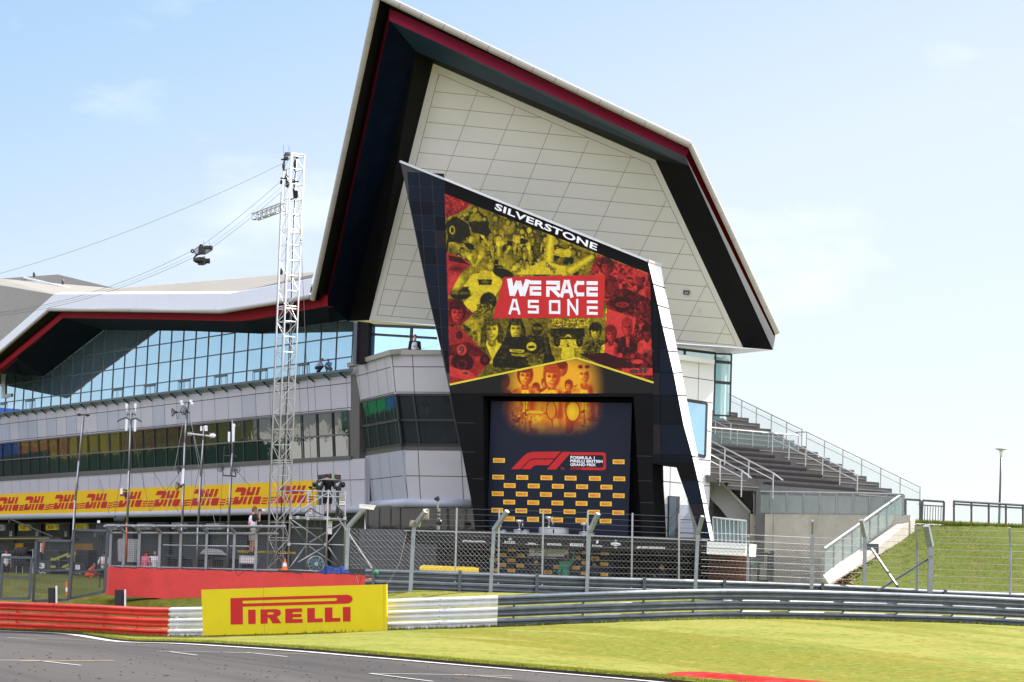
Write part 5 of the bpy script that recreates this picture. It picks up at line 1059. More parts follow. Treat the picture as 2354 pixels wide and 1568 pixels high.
# hand drawn square racing letters
def strokes(mb, pl, q, glyph, w, off, aspect=1.0):
    for line in glyph:
        for (ax, ay), (bx_, by_) in zip(line, line[1:]):
            hx = w * .5; dx, dy = bx_ - ax, by_ - ay; L_ = math.hypot(dx, dy) or 1; ux, uy = dx / L_, dy / L_; ex = hx * .98
            ax2, ay2, bx2, by2 = ax - ux * ex * (1 if abs(ux) > .5 else 0), ay - uy * ex * (1 if abs(uy) > .5 else 0), bx_ + ux * ex * (1 if abs(ux) > .5 else 0), by_ + uy * ex * (1 if abs(uy) > .5 else 0)
            nx_, ny_ = -uy * hx, ux * hx
            lay[0] += .00005; mb.poly([pl.h(*bil(q, x, y), off + lay[0] * 0 + .0002 * rm.random()) for x, y in ((ax2 + nx_, ay2 + ny_), (bx2 + nx_, by2 + ny_), (bx2 - nx_, by2 - ny_), (ax2 - nx_, ay2 - ny_))])
GL = {'W': [[(.06, .0), (.2, .92)], [(.2, .92), (.5, .15)], [(.5, .15), (.7, .92)], [(.7, .92), (.97, .05)]], 'E': [[(.12, .12), (.9, .12)], [(.9, .5), (.12, .5), (.12, .88), (.9, .88)]],
      'R': [[(.12, .12), (.88, .12), (.88, .5), (.12, .5), (.12, .95)], [(.45, .55), (.9, .95)]], 'A': [[(.1, .98), (.45, .06), (.6, .06), (.92, .98)], [(.28, .68), (.78, .68)]], 'C': [[(.9, .12), (.3, .12), (.1, .35), (.1, .65), (.3, .88), (.9, .88)]],
      'S': [[(.88, .12), (.12, .12), (.12, .5), (.88, .5), (.88, .88), (.12, .88)]], 'O': [[(.12, .12), (.88, .12), (.88, .88), (.12, .88), (.12, .12)]], 'N': [[(.12, .98), (.12, .05), (.85, .92), (.88, .92), (.88, .02)]]}
b = MB()
for ch, x0, x1 in (('W', 580, 722), ('E', 730, 808), ('R', 845, 940), ('A', 940, 1032), ('C', 1043, 1108), ('E', 1126, 1202)):
    strokes(b, TP, r7((x0, 736 + (x0 - 580) * .01), (x1, 736 + (x1 - 580) * .01), (x1, 838 + (x1 - 580) * .016), (x0, 838 + (x0 - 580) * .016)), GL[ch], .25, .032)
for ch, x0, x1 in (('A', 580, 665), ('S', 715, 795), ('O', 862, 945), ('N', 990, 1070), ('E', 1126, 1204)):
    strokes(b, TP, r7((x0, 868 + (x0 - 580) * .008), (x1, 868 + (x1 - 580) * .008), (x1, 965 + (x1 - 580) * .022), (x0, 965 + (x0 - 580) * .022)), GL[ch], .19, .032)
b.build('slogan_lettering', 'white_ad', mu)
words(r7((494, 196), (1203, 484), (1196, 530), (484, 240)), 'SILVERSTONE', 'white_ad', bold=.028, shear=.0, off=.02, spacing=1.05)
# ================================================================== PODIUM STAGE
FPn = V((-.342, -.94, 0)); FA = Pl(A(1281, 1240, 93.5), FPn)
stage = thing('podium_stage', 'black podium balcony with white sponsor names along its front edge', 'stage', FA.h(1281, 1262))
ft_ = [(930, 1221), (1148.9, 1226.8), (1378.7, 1233.8), (1624.5, 1244)]; fb_ = [(930, 1249), (1149, 1257.5), (1378, 1265.5), (1624, 1273)]
b = MB(); b.plate(FA.q(ft_ + fb_[::-1]), -FA.n * .25); b.build('fascia', 'black_ad', stage)
b = MB(); top = FA.q(ft_); bk_ = [p - FA.n * 4.2 for p in top]; b.loft(top, bk_); b.loft([p - V((0, 0, .3)) for p in top], [p - V((0, 0, .3)) for p in bk_]); b.build('floor', 'dark_grey', stage)
b = MB()
for p, q_ in zip(top, top[1:]): b.tube(p + V((0, 0, .02)), q_ + V((0, 0, .02)), .025)
b.build('edge_trim', 'alu', stage)
b = MB()
def sp(x0, y0, x1, y1, text, sl=.036, **k):
    d = (x1 - x0) * sl; write(b, FA, [(x0, y0), (x1, y0 + d), (x1, y1 + d), (x0, y1)], text, .008, **k)
p = Z4(295, 706); r_ = Z4(473, 727); sp(p[0], p[1], r_[0], r_[1] - 1.5, '#WeRaceAsOne', .03, bold=.02)
p = Z4(624, 714); r_ = Z4(708, 738); sp(p[0], p[1], r_[0], r_[1] - 1, 'ROLEX', .03)
p = Z4(957, 732); r_ = Z4(1068, 752); sp(p[0], p[1], r_[0], r_[1] - 1, 'aramco', .03, bold=.02)
p = Z4(1312, 742); r_ = Z4(1388, 760); sp(p[0], p[1], r_[0], r_[1] - 1, 'Emirates', .04)
p = Z4(1660, 755); r_ = Z4(1880, 775); sp(p[0], p[1], r_[0], r_[1], '#PURPOSEDRIVEN', .03, bold=.03)
q_ = [Z4(800, 728), Z4(868, 731), Z4(868, 746), Z4(800, 743)]; flat(b, FA, q_, LOGO_D, .008)
q_ = [Z4(1138, 733), Z4(1242, 736), Z4(1241, 760), Z4(1138, 755)]; flat(b, FA, q_, LOGO_P, .008)
cx_, cy_ = Z4(667, 697)
for k in range(5): a_ = (k - 2) * .45; b.poly(FA.q([(cx_ - 1.3 + k * .6 - .2, cy_ + 3.5), (cx_ + (k - 2) * 1.7 - .25, cy_ - 2.5 + abs(k - 2) * .9), (cx_ + (k - 2) * 1.7 + .35, cy_ - 2.5 + abs(k - 2) * .9), (cx_ - 1.3 + k * .6 + .4, cy_ + 3.5)], .008))
cx_, cy_ = Z4(1350, 720); b.poly(FA.q([(cx_ - 3, cy_ + 3), (cx_ - 1, cy_ - 3), (cx_ + 1, cy_ - 5), (cx_ + .5, cy_ - 1), (cx_ + 3, cy_ - 3), (cx_ + 3, cy_ + 2), (cx_, cy_ + 5)], .008))
cx_, cy_ = Z4(1495, 740); b.poly(FA.q([(cx_ - 11, cy_ - 3), (cx_, cy_ - 4.5), (cx_ + 11, cy_ - 2), (cx_ + 11, cy_ + 2), (cx_, cy_ + 4), (cx_ - 11, cy_ + 1.5)], .008))
st = []
for k in range(10): a_ = -math.pi / 2 + k * math.pi / 5; rr_ = 2.6 if k % 2 == 0 else 1.1; st.append((cx_ + rr_ * math.cos(a_), cy_ - 8 + rr_ * math.sin(a_)))
b.poly(FA.q(st, .008)); write(b, FA, [(cx_ - 3, cy_ + 6), (cx_ + 3, cy_ + 6), (cx_ + 3, cy_ + 9.5), (cx_ - 3, cy_ + 9.5)], '00', .008)
b.build('lettering', 'white_ad', stage)
b = MB(); write(b, FA, [(cx_ - 9, cy_ - 1.8), (cx_ + 9, cy_ - 1.2), (cx_ + 9, cy_ + 1.6), (cx_ - 9, cy_ + 1)], 'Heineken', .014, bold=.02); b.build('badge_lettering', 'black_ad', stage)
# white balcony end with glass railing
b = MB(); wq = [ZD(848, 1045), ZD(1197, 1062), ZD(1188, 1175), ZD(843, 1157)]; b.plate(FA.q(wq, .06), -FA.n * 1.6); seg(b, FA, ZD(846, 1102), ZD(1192, 1118), .02, .066, 1); b.build('white_end', ['white_panel', 'joint'], stage)
b = MB(); g = MB()
q_ = [ZD(897, 832), ZD(1200, 860), ZD(1198, 1055), ZD(908, 1040)]
RLp = Pl(FA.o - FPn * -0.0 + V((.342, .94, 0)) * .9, FPn)
b.tube(RLp.h(*ZD(897, 830)), RLp.h(*ZD(1200, 860)), .035)
for k in range(9): u = k / 8; b.tube(RLp.h(*bil(q_, u, .02)), RLp.h(*bil(q_, u, 1.02)), .018, n=6)
b.build('railing', 'alu', stage); g.poly(RLp.q(q_, -.03)); g.build('railing_glass', 'rail_glass', stage)
# room under the stage
UW = Pl(A(1266, 1300, 98.6), FPn)
b = MB(); b.plate(UW.q([(930, 1225), (1722, 1238), (1722, 1385), (930, 1380)]), -UW.n * .2); b.build('back_wall', 'black_clad', stage)
b = MB()
for k in range(9): x = 1628 + k * 10.5; b.plate(UW.q([(x, 1262), (x + 9.6, 1263), (x + 9.6, 1345), (x, 1345)], .5), -UW.n * .05)
for y in (1283, 1306): b.plate(UW.q([(1628, y), (1722, y + 2), (1722, y + 4), (1628, y + 2)], .55), -UW.n * .05)
b.build('timber_screen', 'wood', stage)

# interview backdrop under the stage
IW = Pl(A(1266, 1300, 94.9), FPn)
intr = thing('interview_backdrop', 'dark interview wall with small yellow logos under the podium stage', 'backdrop', IW.h(1266, 1335))
b = MB(); b.plate(IW.q([(1124, 1252), (1408, 1262), (1406, 1340), (1122, 1336)]), -IW.n * .05); b.build('panel', 'navy_ad', intr)
def stickers(plist, pl, w, h, parent, off, slope=.02):
    for (cx_, cy_) in plist:
        q0 = [(cx_ - w / 2, cy_ - h / 2 - w * slope / 2), (cx_ + w / 2, cy_ - h / 2 + w * slope / 2), (cx_ + w / 2, cy_ + h / 2 + w * slope / 2), (cx_ - w / 2, cy_ + h / 2 - w * slope / 2)]
        s_ = MB(); s_.plate(pl.q(q0, off), -pl.n * .004)
        flat(s_, pl, [bil(q0, .13, .22), bil(q0, .88, .22), bil(q0, .88, .80), bil(q0, .13, .80)], LOGO_P, off + .004, 1); s_.build('sticker', ['sticker_yellow', 'sticker_red'], parent)
pts = [Z4(*p) for p in ((538, 781), (682, 786), (608, 823), (752, 828), (535, 861), (678, 866), (606, 903), (747, 909), (538, 942), (676, 946), (893, 915), (965, 959), (1038, 920), (1187, 843), (1184, 926), (1260, 805), (1257, 887), (1254, 969), (1335, 850), (1409, 813), (1407, 895), (1405, 977))]
stickers(pts, IW, 17.5, 7.2, intr, .008, .04)
# sign under the stage
F3 = thing('series_sign', 'long white sign with red and black lettering held under the stage', 'sign', IW.h(1260, 1275, .3))
q_ = [ZE(455, 760), ZE(1066, 780), ZE(1070, 893), ZE(458, 880)]; b = MB(); b.plate(IW.q(q_, .3), -IW.n * .03); b.build('panel', 'white_ad', F3)
b = MB(); write(b, IW, [ZE(712, 803), ZE(1022, 812), ZE(1022, 838), ZE(712, 829)], 'SILVERSTONE', .31); write(b, IW, [ZE(790, 842), ZE(945, 847), ZE(945, 858), ZE(790, 853)], '31 JUL-2 AUG', .31)
flat(b, IW, [ZE(540, 783), ZE(615, 785), ZE(605, 836), ZE(540, 832)], [[(.25, 0), (1, 0), (.9, .3), (.5, .3), (.42, .5), (.8, .5), (.72, .75), (.32, .75), (.2, 1), (0, 1)]], .31); b.build('lettering', 'black_ad', F3)
b = MB(); flat(b, IW, [ZE(605, 783), ZE(688, 786), ZE(680, 838), ZE(600, 836)], [[(.2, 0), (1, 0), (.85, .48), (.8, .52), (.7, 1), (0, 1), (.08, .72), (.45, .72), (.5, .6), (.2, .6), (.28, .38), (.58, .38), (.62, .28), (.12, .28)]], .31); b.build('numeral', 'red_ad', F3)
b = MB(); write(b, IW, [ZE(642, 893), ZE(885, 905), ZE(885, 928), ZE(642, 916)], '#WeRaceAsOne', .02, bold=.02); b.build('lettering', 'white_ad', intr)

# ------------------------------------------------------------------ sponsor backdrop in the tower
BD = Pl(TP.o - TP.n * .45, FPn)
back = thing('sponsor_backdrop', 'tall dark navy backdrop with grand prix logo and rows of yellow logos', 'backdrop', BD.h(1281, 1225))
bq = [(1128.5, 922), (1452, 926.5), (1443, 1231), (1119.5, 1222)]
b = MB(); b.plate(BD.q(bq, -.01), -BD.n * .08); b.build('cloth', 'navy_ad', back)
sheet_of(BD, *LOWP, .003, back, 'print')
# grand prix logo
b = MB(); S4 = lambda *p: BD.q([Z4(*k) for k in p], .012)
b.poly(S4((675, 152), (770, 52), (800, 28), (840, 16), (1066, 14), (1016, 68), (850, 68), (822, 76), (798, 98), (748, 152)))
b.poly(S4((757, 152), (812, 94), (832, 80), (862, 76), (1012, 76), (970, 121), (872, 121), (855, 126), (826, 152))); b.poly(S4((955, 155), (1078, 15), (1148, 17), (1026, 155)))
b.poly(S4((1140, 22), (1165, 18), (1400, 20), (1413, 26), (1419, 42), (1419, 140), (1414, 152), (1402, 160), (1226, 158), (1226, 138), (1392, 140), (1399, 133), (1399, 50), (1392, 43), (1165, 42), (1140, 42)))
write(b, BD, [Z4(1062, 138), Z4(1090, 139), Z4(1090, 156), Z4(1062, 155)], 'TM', .012); write(b, BD, [Z4(1138, 134), Z4(1221, 136), Z4(1221, 158), Z4(1138, 156)], '2020', .012, bold=.012); b.build('logo', 'red_ad', back)
b = MB(); write(b, BD, [Z4(1140, 48), Z4(1330, 52), Z4(1330, 76), Z4(1140, 72)], 'FORMULA 1', .012, bold=.035); write(b, BD, [Z4(1139, 76), Z4(1392, 80), Z4(1392, 103), Z4(1139, 99)], 'PIRELLI BRITISH', .012, bold=.035); write(b, BD, [Z4(1139, 104), Z4(1340, 107), Z4(1340, 130), Z4(1139, 127)], 'GRAND PRIX', .012, bold=.035); b.build('lettering', 'white_ad', back)
pts = []
for y0, x0, n, sl_ in ((83, 580, 2, 11), (214, 574, 6, 13), (280, 664, 5, 12.5), (344, 570, 6, 15.5), (410, 660, 5, 14), (474, 566, 6, 19), (541, 658, 5, 17)):
    if n == 2: pts += [Z4(580, 83), Z4(1518, 94)]; continue
    for k in range(n): pts.append(Z4(x0 + k * 188.3 + k * k * .3, y0 + sl_ * k / (n - 1)))
stickers(pts, BD, 27, 10.4, back, .008, .018)

# rostrums, cups and bottles
def rostrum(cx, yb, hw, h, label, txt=None):
    Y = 94.6; s_ = Y / FP; c = A(cx, yb, Y); t = thing('rostrum', label, 'podium step', c, 'round podium steps')
    r = hw * s_; hh = h * s_; b = MB(); b.lathe([(0, 0), (r, 0), (r, hh), (r * .985, hh + .01), (0, hh + .01)], c, 32); b.build('drum', 'steel_pale', t, smooth=False)
    b = MB(); b.lathe([(r * 1.0, hh - .03), (r * 1.012, hh - .03), (r * 1.012, hh), (r, hh + .012)], c, 32); b.build('top_band', 'alu', t, smooth=True)
    if txt:
        pl = Pl(c + FPn * (r * 1.005), FPn); b = MB(); write(b, pl, [(cx - (1.4 if txt == '1' else 3), yb - h * .8), (cx + (1.4 if txt == '1' else 3), yb - h * .8), (cx + (1.4 if txt == '1' else 3), yb - h * .2), (cx - (1.4 if txt == '1' else 3), yb - h * .2)], txt, .012, bold=.02); b.build('numeral', 'black_ad', t)
    return c, hh
rs = [rostrum(1272, 1228.4, 34.5, 14.5, 'largest round silver podium step numbered one', '1'), rostrum(1198, 1226.3, 18, 8, 'low round silver podium step numbered two', '2'), rostrum(1348, 1231.5, 18, 8, 'low round silver step at the darker end of the stage'), rostrum(1153, 1225.2, 11, 6.5, 'narrow silver step half hidden by the bent fence post')]
def cup(px, y0, y1, label, tall=1.0):
    Y = 94.4; s_ = Y / FP; c = A(px, y1, Y); h = (y1 - y0) * s_; t = thing('trophy', label, 'trophy', c, 'winners cups')
    b = MB(); b.lathe([(0, 0), (.07, 0), (.07, .10 * h), (.055, .12 * h), (0, .12 * h)], c, 16); b.build('plinth', 'silver', t, smooth=False)
    b = MB(); b.lathe([(.02, .12 * h), (.02, .30 * h), (.03, .36 * h), (.022, .45 * h), (.05, .62 * h), (.085, .82 * h), (.098, h), (.088, h), (.06, .75 * h), (.0, .6 * h)], c, 18); b.build('bowl', 'silver', t, smooth=True)
    for sg in (-1, 1): b = MB(); b.pipe([c + V((sg * .07, 0, .78 * h)), c + V((sg * .13, 0, .85 * h)), c + V((sg * .13, 0, .97 * h)), c + V((sg * .09, 0, .98 * h))], .010); b.build('handle', 'silver', t)
cup(ZE(768, 0)[0], ZE(0, 262)[1], ZE(0, 437)[1], 'tallest silver cup standing on the largest podium step'); cup(ZE(303, 0)[0], ZE(0, 316)[1], ZE(0, 473)[1], 'silver cup on the step numbered two'); cup(ZE(1318, 0)[0], ZE(0, 366)[1], ZE(0, 510)[1], 'silver cup on the low step beside the second bent fence post')
def bottle(px, y0, y1, label):
    Y = 94.3; s_ = Y / FP; c = A(px, y1, Y); h = (y1 - y0) * s_; t = thing('champagne_bottle', label, 'bottle', c, 'bottles on the podium steps'); b = MB(); b.lathe([(0, 0), (.062, 0), (.062, .45 * h), (.05, .56 * h), (.02, .68 * h), (.02, .8 * h), (0, .8 * h)], c, 14); b.build('glass', 'bottle', t, smooth=True); b = MB(); b.lathe([(.024, .66 * h), (.024, .97 * h), (.018, h), (0, h)], c, 12); b.build('foil', 'gold_foil', t, smooth=True)
bottle(ZE(828, 0)[0], ZE(0, 342)[1], ZE(0, 441)[1], 'dark bottle beside the tallest silver cup'); bottle(ZE(352, 0)[0], ZE(0, 366)[1], ZE(0, 474)[1], 'dark bottle on the step numbered two'); bottle(ZE(1385, 0)[0], ZE(0, 400)[1], ZE(0, 515)[1], 'dark bottle half behind the second bent fence post'); bottle(ZE(10, 0)[0], ZE(0, 388)[1], ZE(0, 475)[1], 'dark bottle on the narrow step near the first bent post')

# ================================================================== BANNER ON THE PIT BUILDING
ban = thing('advertising_banner', 'long yellow banner repeating a red logo above the garages', 'banner', F_low.h(360, 1182))
b = MB(); b.plate([F_low.h(-40, 1138, .06), F_low.h(727, 1103.8, .06), F_low.h(727, 1168.3, .06), F_low.h(-40, 1184, .06)], -F_low.n * .03); b.build('sheet', 'dhl_yellow', ban)
def dq(x0, yt0, x1, yt1, xb1, yb1, xb0, yb0): return [(x0, yt0), (x1, yt1), (xb1, yb1), (xb0, yb0)]
b = MB()
lg = [((0, 372), (150, 371), (150, 477), (-18, 479)), ((205, 365), (352, 363), (352, 472), (190, 474)), ((437, 353), (590, 351), (590, 464), (420, 466)), ((686, 345), (845, 342), (845, 457), (668, 460)), ((945, 332), (1115, 327), (1115, 447), (928, 450)), ((1225, 322), (1415, 319), (1415, 442), (1205, 445)), ((1525, 309), (1720, 306), (1720, 436), (1500, 438))]
for q4 in lg:
    q_ = [Z2(*p) for p in q4]; sh = (q_[1][0] - q_[0][0]) * .0; flat(b, F_low, [(q_[0][0] - 6, q_[0][1]), q_[1], (q_[1][0] - 3, q_[2][1]), (q_[3][0] - 3, q_[3][1])], LOGO_D, .07)
for q4 in (((78, 295), (285, 291), (285, 426), (60, 429)), ((430, 283), (640, 279), (640, 416), (395, 420)), ):
    q_ = [Z3(*p) for p in q4]; flat(b, F_low, [(q_[0][0] - 5, q_[0][1]), q_[1], (q_[1][0] - 3, q_[2][1]), (q_[3][0] - 3, q_[3][1])], LOGO_D, .07)
b.build('logo', 'red_ad', ban)
# ------------------------------------------------------------------ garage signs, awning
def gsign(p0, p1, yel, label, names):
    t = thing('garage_sign', label, 'sign', F_g.h((p0[0] + p1[0]) / 2, p1[1], 1.3), 'signs hanging over the garages'); pl = F_g
    q_ = [(p0[0], p0[1]), (p1[0], p0[1] - .3), (p1[0] - .6, p1[1]), (p0[0] + .4, p1[1])]; b = MB(); b.plate(pl.q(q_, 1.3), -pl.n * .1); b.build('panel', 'yellow_ad' if yel else 'bay_panel', t)
    b = MB(); b.poly(pl.q([bil(q_, .76, .02), bil(q_, .98, .02), bil(q_, .98, .98), bil(q_, .88, .98)], 1.31)); b.build('portrait_strip', 'concrete_l', t)
    b = MB(); write(b, pl, [bil(q_, .12, .2), bil(q_, .24, .2), bil(q_, .24, .8), bil(q_, .12, .8)], '3', 1.312); 
    for v, nme in zip((.3, .52, .72), names): write(b, pl, [bil(q_, .3, v), bil(q_, .68, v), bil(q_, .68, v + .13), bil(q_, .3, v + .13)], nme, 1.312)
    b.build('lettering', 'black_ad', t)
N_ = ('DANIEL', 'RICCIARDO', 'RENAULT'); N2 = ('ESTEBAN', 'OCON', 'RENAULT'); N3 = ('RENAULT', 'DP WORLD', 'F1 TEAM')
gsign(ZF(290, 190), ZF(470, 285), 1, 'yellow sign over the garage nearest number ten', N_); gsign(ZF(718, 185), ZF(908, 278), 1, 'yellow sign hanging between garage numbers nine and eight', N2); gsign(ZF(1185, 178), ZF(1370, 275), 1, 'yellow sign hanging between garage numbers eight and seven', N3)
gsign(ZF(-20, 195), ZF(68, 285), 0, 'grey sign cut off by the frame before garage ten', N_)
gsign((242, 1204), (271, 1218), 0, 'grey sign just behind the end of the cage roof', N3); gsign((316, 1203), (348, 1217), 0, 'grey sign behind the orange based antenna pole', N_); gsign((394, 1202), (428, 1216), 0, 'grey sign behind the antenna pole with four cone dishes', N2); gsign((474, 1203), (513, 1217), 0, 'grey sign seen between the two tallest thin poles', N3)
aw = thing('pit_awning', 'flat black overhead gantry with a yellow stripe and slanting boom', 'gantry', F_g.h(70, 1243, 3))
b = MB(); b.plate(F_g.q([ZF(-60, 385), ZF(500, 372), ZF(820, 378), ZF(980, 405), ZF(980, 440), ZF(-60, 432)], 3), -F_g.n * 1.0); b.build('deck', 'black', aw)
b = MB(); b.plate(F_g.q([ZF(-60, 406), ZF(770, 399), ZF(772, 412), ZF(-60, 420)], 3.02), -F_g.n * .01); b.build('stripe', 'm_yel2', aw)
b = MB(); b.tube(F_g.h(*ZF(140, 100), 3), F_g.h(*ZF(840, 388), 3), .05); b.tube(F_g.h(*ZF(140, 100), 3), F_g.h(*ZF(150, 175), 3), .07); b.build('boom', 'black', aw)
# equipment before the garages
def board3(txt, p0, p1, label):
    t = thing('pit_board', label, 'board', F_g.h((p0[0] + p1[0]) / 2, p1[1], 5)); pl = F_g; b = MB(); q_ = [p0, (p1[0], p0[1]), p1, (p0[0], p1[1])]; b.plate(pl.q(q_, 5), -pl.n * .08); b.build('panel', 'black', t)
    b = MB(); write(b, pl, [bil(q_, .26, .18), bil(q_, .62, .18), bil(q_, .62, .60), bil(q_, .26, .60)], txt, 5.01, bold=.05); 
    for k in range(4): b.poly(pl.q([bil(q_, .2 + k * .12, .82 + (k % 2) * .08), bil(q_, .3 + k * .12, .82 + (k % 2) * .08), bil(q_, .3 + k * .12, .9 + (k % 2) * .08), bil(q_, .2 + k * .12, .9 + (k % 2) * .08)], 5.01))
    b.build('marking', 'white_ad', t)
board3('3', ZF(560, 755), ZF(790, 965), 'low black board with white figure three and chequers'); board3('1', ZF(1125, 790), ZF(1330, 975), 'low black board with white figure one and chequers')
t = thing('wing_rack', 'rack of yellow race car wings standing before the garages', 'rack', F_g.h(140, 1318, 5.5)); b = MB()
for a_, z_ in ((ZF(790, 735), ZF(880, 735)), (ZF(870, 730), ZF(1070, 650)), (ZF(1045, 700), ZF(1190, 640)), (ZF(790, 850), ZF(870, 855)), (ZF(970, 860), ZF(1080, 825)), (ZF(900, 715), ZF(930, 740)), (ZF(1020, 895), ZF(1085, 890))): seg(b, F_g, a_, z_, .14, 5.5)
b.build('wing', 'lime_wing', t); b = MB()
for x in (800, 930, 1060): b.tube(F_g.h(*ZF(x, 640), 5.4), F_g.h(*ZF(x, 965), 5.4), .03)
for y in (760, 880): b.tube(F_g.h(*ZF(780, y), 5.4), F_g.h(*ZF(1100, y - 8), 5.4), .03)
b.build('frame', 'black', t)
t = thing('tyre_trolley', 'dark trolley of race tyres standing in the left garage mouth', 'trolley', F_g.h(50, 1318, 5)); b = MB()
for k in range(4):
    for j in range(2): p = F_g.h(44 + k * 7, 1272 + j * 16, 5); b.lathe([(.12, -.16), (.33, -.15), (.35, 0), (.33, .15), (.12, .16)], p, 16, axis=FD)
b.build('tyre', 'tyre', t, smooth=True); b = MB()
for x in (38, 52, 76): b.tube(F_g.h(x, 1262, 5), F_g.h(x - .5, 1318, 5), .03)
b.pipe([F_g.h(38, 1266, 5), F_g.h(55, 1262, 5), F_g.h(62, 1268, 5), F_g.h(72, 1264, 5)], .03); b.build('frame', 'alu', t)
t = thing('air_lance', 'orange and white lance hanging by the garage with yellow screen', 'lance', F_g.h(100, 1270, 5)); b = MB(); b.tube(F_g.h(*ZF(690, 460), 5), F_g.h(*ZF(672, 640), 5), .09, .05); b.build('tube', 'cone', t); b = MB(); b.tube(F_g.h(*ZF(650, 480), 5), F_g.h(*ZF(640, 620), 5), .06); b.build('hose', 'white_ad', t)
for k, (px, py) in enumerate(((12, 1296), (28, 1294), (128, 1296), (196, 1300))):
    t = thing('equipment_cabinet', ('dark cabinet at the edge of the frame by the garages', 'dark cabinet beside the tyre trolley', 'dark cabinet behind the rack of yellow wings', 'dark cabinet below the gold garage screen')[k], 'cabinet', F_g.h(px, 1318, 4.2), 'cabinets in the pit lane'); c = F_g.h(px, 1318, 4.2); b = MB(); b.box(c + V((0, 0, .62)), (.9, .7, 1.2), R(-30)); b.build('body', 'black', t); b = MB(); b.box(c + V((0, 0, 1.24)), (.96, .76, .05), R(-30)); b.build('top', 'mid_grey', t)

# ================================================================== REAR CRASH BARRIER AND CHAIN FENCE
RB_ = [A(*p) for p in ((840, 1307.5, 81.5), (976.6, 1311.5, 81.3), (1123, 1316.9, 81.5), (1351.8, 1325.6, 82.5), (1551, 1331.5, 84), (1602, 1333, 84.5), (1781, 1338.5, 86.5), (2010.5, 1348, 88.5), (2144, 1356, 89.5), (2353, 1364.4, 91), (2560, 1374, 92.5), (2950, 1396, 96), (3350, 1420, 101))]
RBf = catmull(RB_, 8)
rear = thing('crash_barrier', 'grey steel crash barrier behind, carrying the bent posts of the chain fence', 'crash barrier', (4, 83, .8))
for k in range(3): wbeam(RBf, -.345 * k, 'galv_dark', rear, 'rail')
for px in (867, 1060, 1232, 1478, 1345, 1672, 1920, 2240):
    x = A(px, 1330, 84).x; y = interp([(p.x, p.y) for p in RBf], x); z = interp([(p.x, p.z) for p in RBf], x); b = MB(); b.box(V((x, y - .13, z - .45)), (.11, .10, 1.0)); b.build('post', 'post_dark', rear)
fence = thing('chain_link_fence', 'tall chain link fence on bent steel posts in front of the podium', 'fence', (0, 82, 1))
def fy(px): return interp([(780, 81.2), (976, 81.0), (1123, 81.2), (1352, 82.2), (1600, 84.1), (1865, 87), (2140, 89), (2400, 91)], px)
posts = [((796, 1309), (799.8, 1211), (835, 1172), .13), ((942.5, 1371), (950.7, 1211.3), (978.6, 1174.7), .16), ((1126.7, 1366.7), (1134.9, 1218.6), (1165.6, 1174.7), .15), ((1348.2, 1360), (1354, 1224.5), (1374.6, 1180.5), .14), ((1597.8, 1354), (1603.5, 1228), (1614.5, 1186.4), .11), ((1865, 1354), (1866.6, 1225), (1867.2, 1197), .07), ((1986, 1345), (1987.9, 1234.7), (1979.5, 1195), .14)]
for a_, m_, t_, w in posts:
    Y = fy(a_[0]) - .18; b = MB(); b.beam(A(a_[0], a_[1], Y), A(m_[0], m_[1], Y), w, .12); b.beam(A(m_[0], m_[1], Y), A(t_[0], t_[1], Y - .35), w, .12); b.build('post', 'post', fence)
top_l = [(804, 1215.7), (976.6, 1219), (1148, 1222), (1378, 1231), (1551, 1236.5), (1700, 1242), (1868, 1247.5)]; bot_l = [(804, 1306.6), (976.6, 1311), (1123, 1316), (1378, 1326.5), (1551, 1330.5), (1700, 1336), (1868, 1342)]
b = MB(); N = 104
def fp(i, v):
    px = lerp(804, 1868, i / N); return A(px, lerp(interp(top_l, px), interp(bot_l, px), v), fy(px))
NV = 9
for i in range(-NV, N):
    for s_ in (1, -1):
        pr = None
        for k in range(NV + 1):
            ii = i + k if s_ > 0 else i + NV - k
            if ii < 0 or ii > N: pr = None; continue
            p = fp(ii, k / NV)
            if pr is not None: b.tube(pr, p, .0042, n=3, cap=False)
            pr = p
b.build('chain_link', 'mesh_wire', fence)
b = MB()
for v in (0, .12, .28, .44, .6, .76, .9, 1.0):
    pts = [A(px, lerp(interp(top_l, px), interp(bot_l, px), v), fy(px) + .02) for px in range(804, 1869, 56)]; b.pipe(pts, .006, n=3)
b.build('wire', 'post_dark', fence)
# slimmer fence standing behind with plain strands
wf = thing('wire_fence', 'low row of thin uprights and wires just behind the chain fence', 'fence', A(1250, 1330, 86))
for a_, t_ in (((235, 660), (250, 455)), ((573, 670), (583, 465)), ((918, 680), (927, 475)), ((1266, 690), (1277, 475)), ((1618, 700), (1627, 495)), ((1990, 710), (1992, 500))):
    p, q_ = Z4(*a_), Z4(*t_); b = MB(); b.tube(A(p[0], p[1] + 120, 86), A(q_[0], q_[1], 86), .035, n=6); b.build('post', 'alu', wf)
b = MB()
for dy in (0, 13, 26, 39):
    b.pipe([A(965, 1168 + dy, 86), A(1130, 1171 + dy, 86), A(1245, 1175 + dy, 86), A(1350, 1178 + dy, 86), A(1452, 1183 + dy, 86), A(1600, 1189 + dy, 86)], .006, n=4)
b.build('wire', 'post_dark', wf)
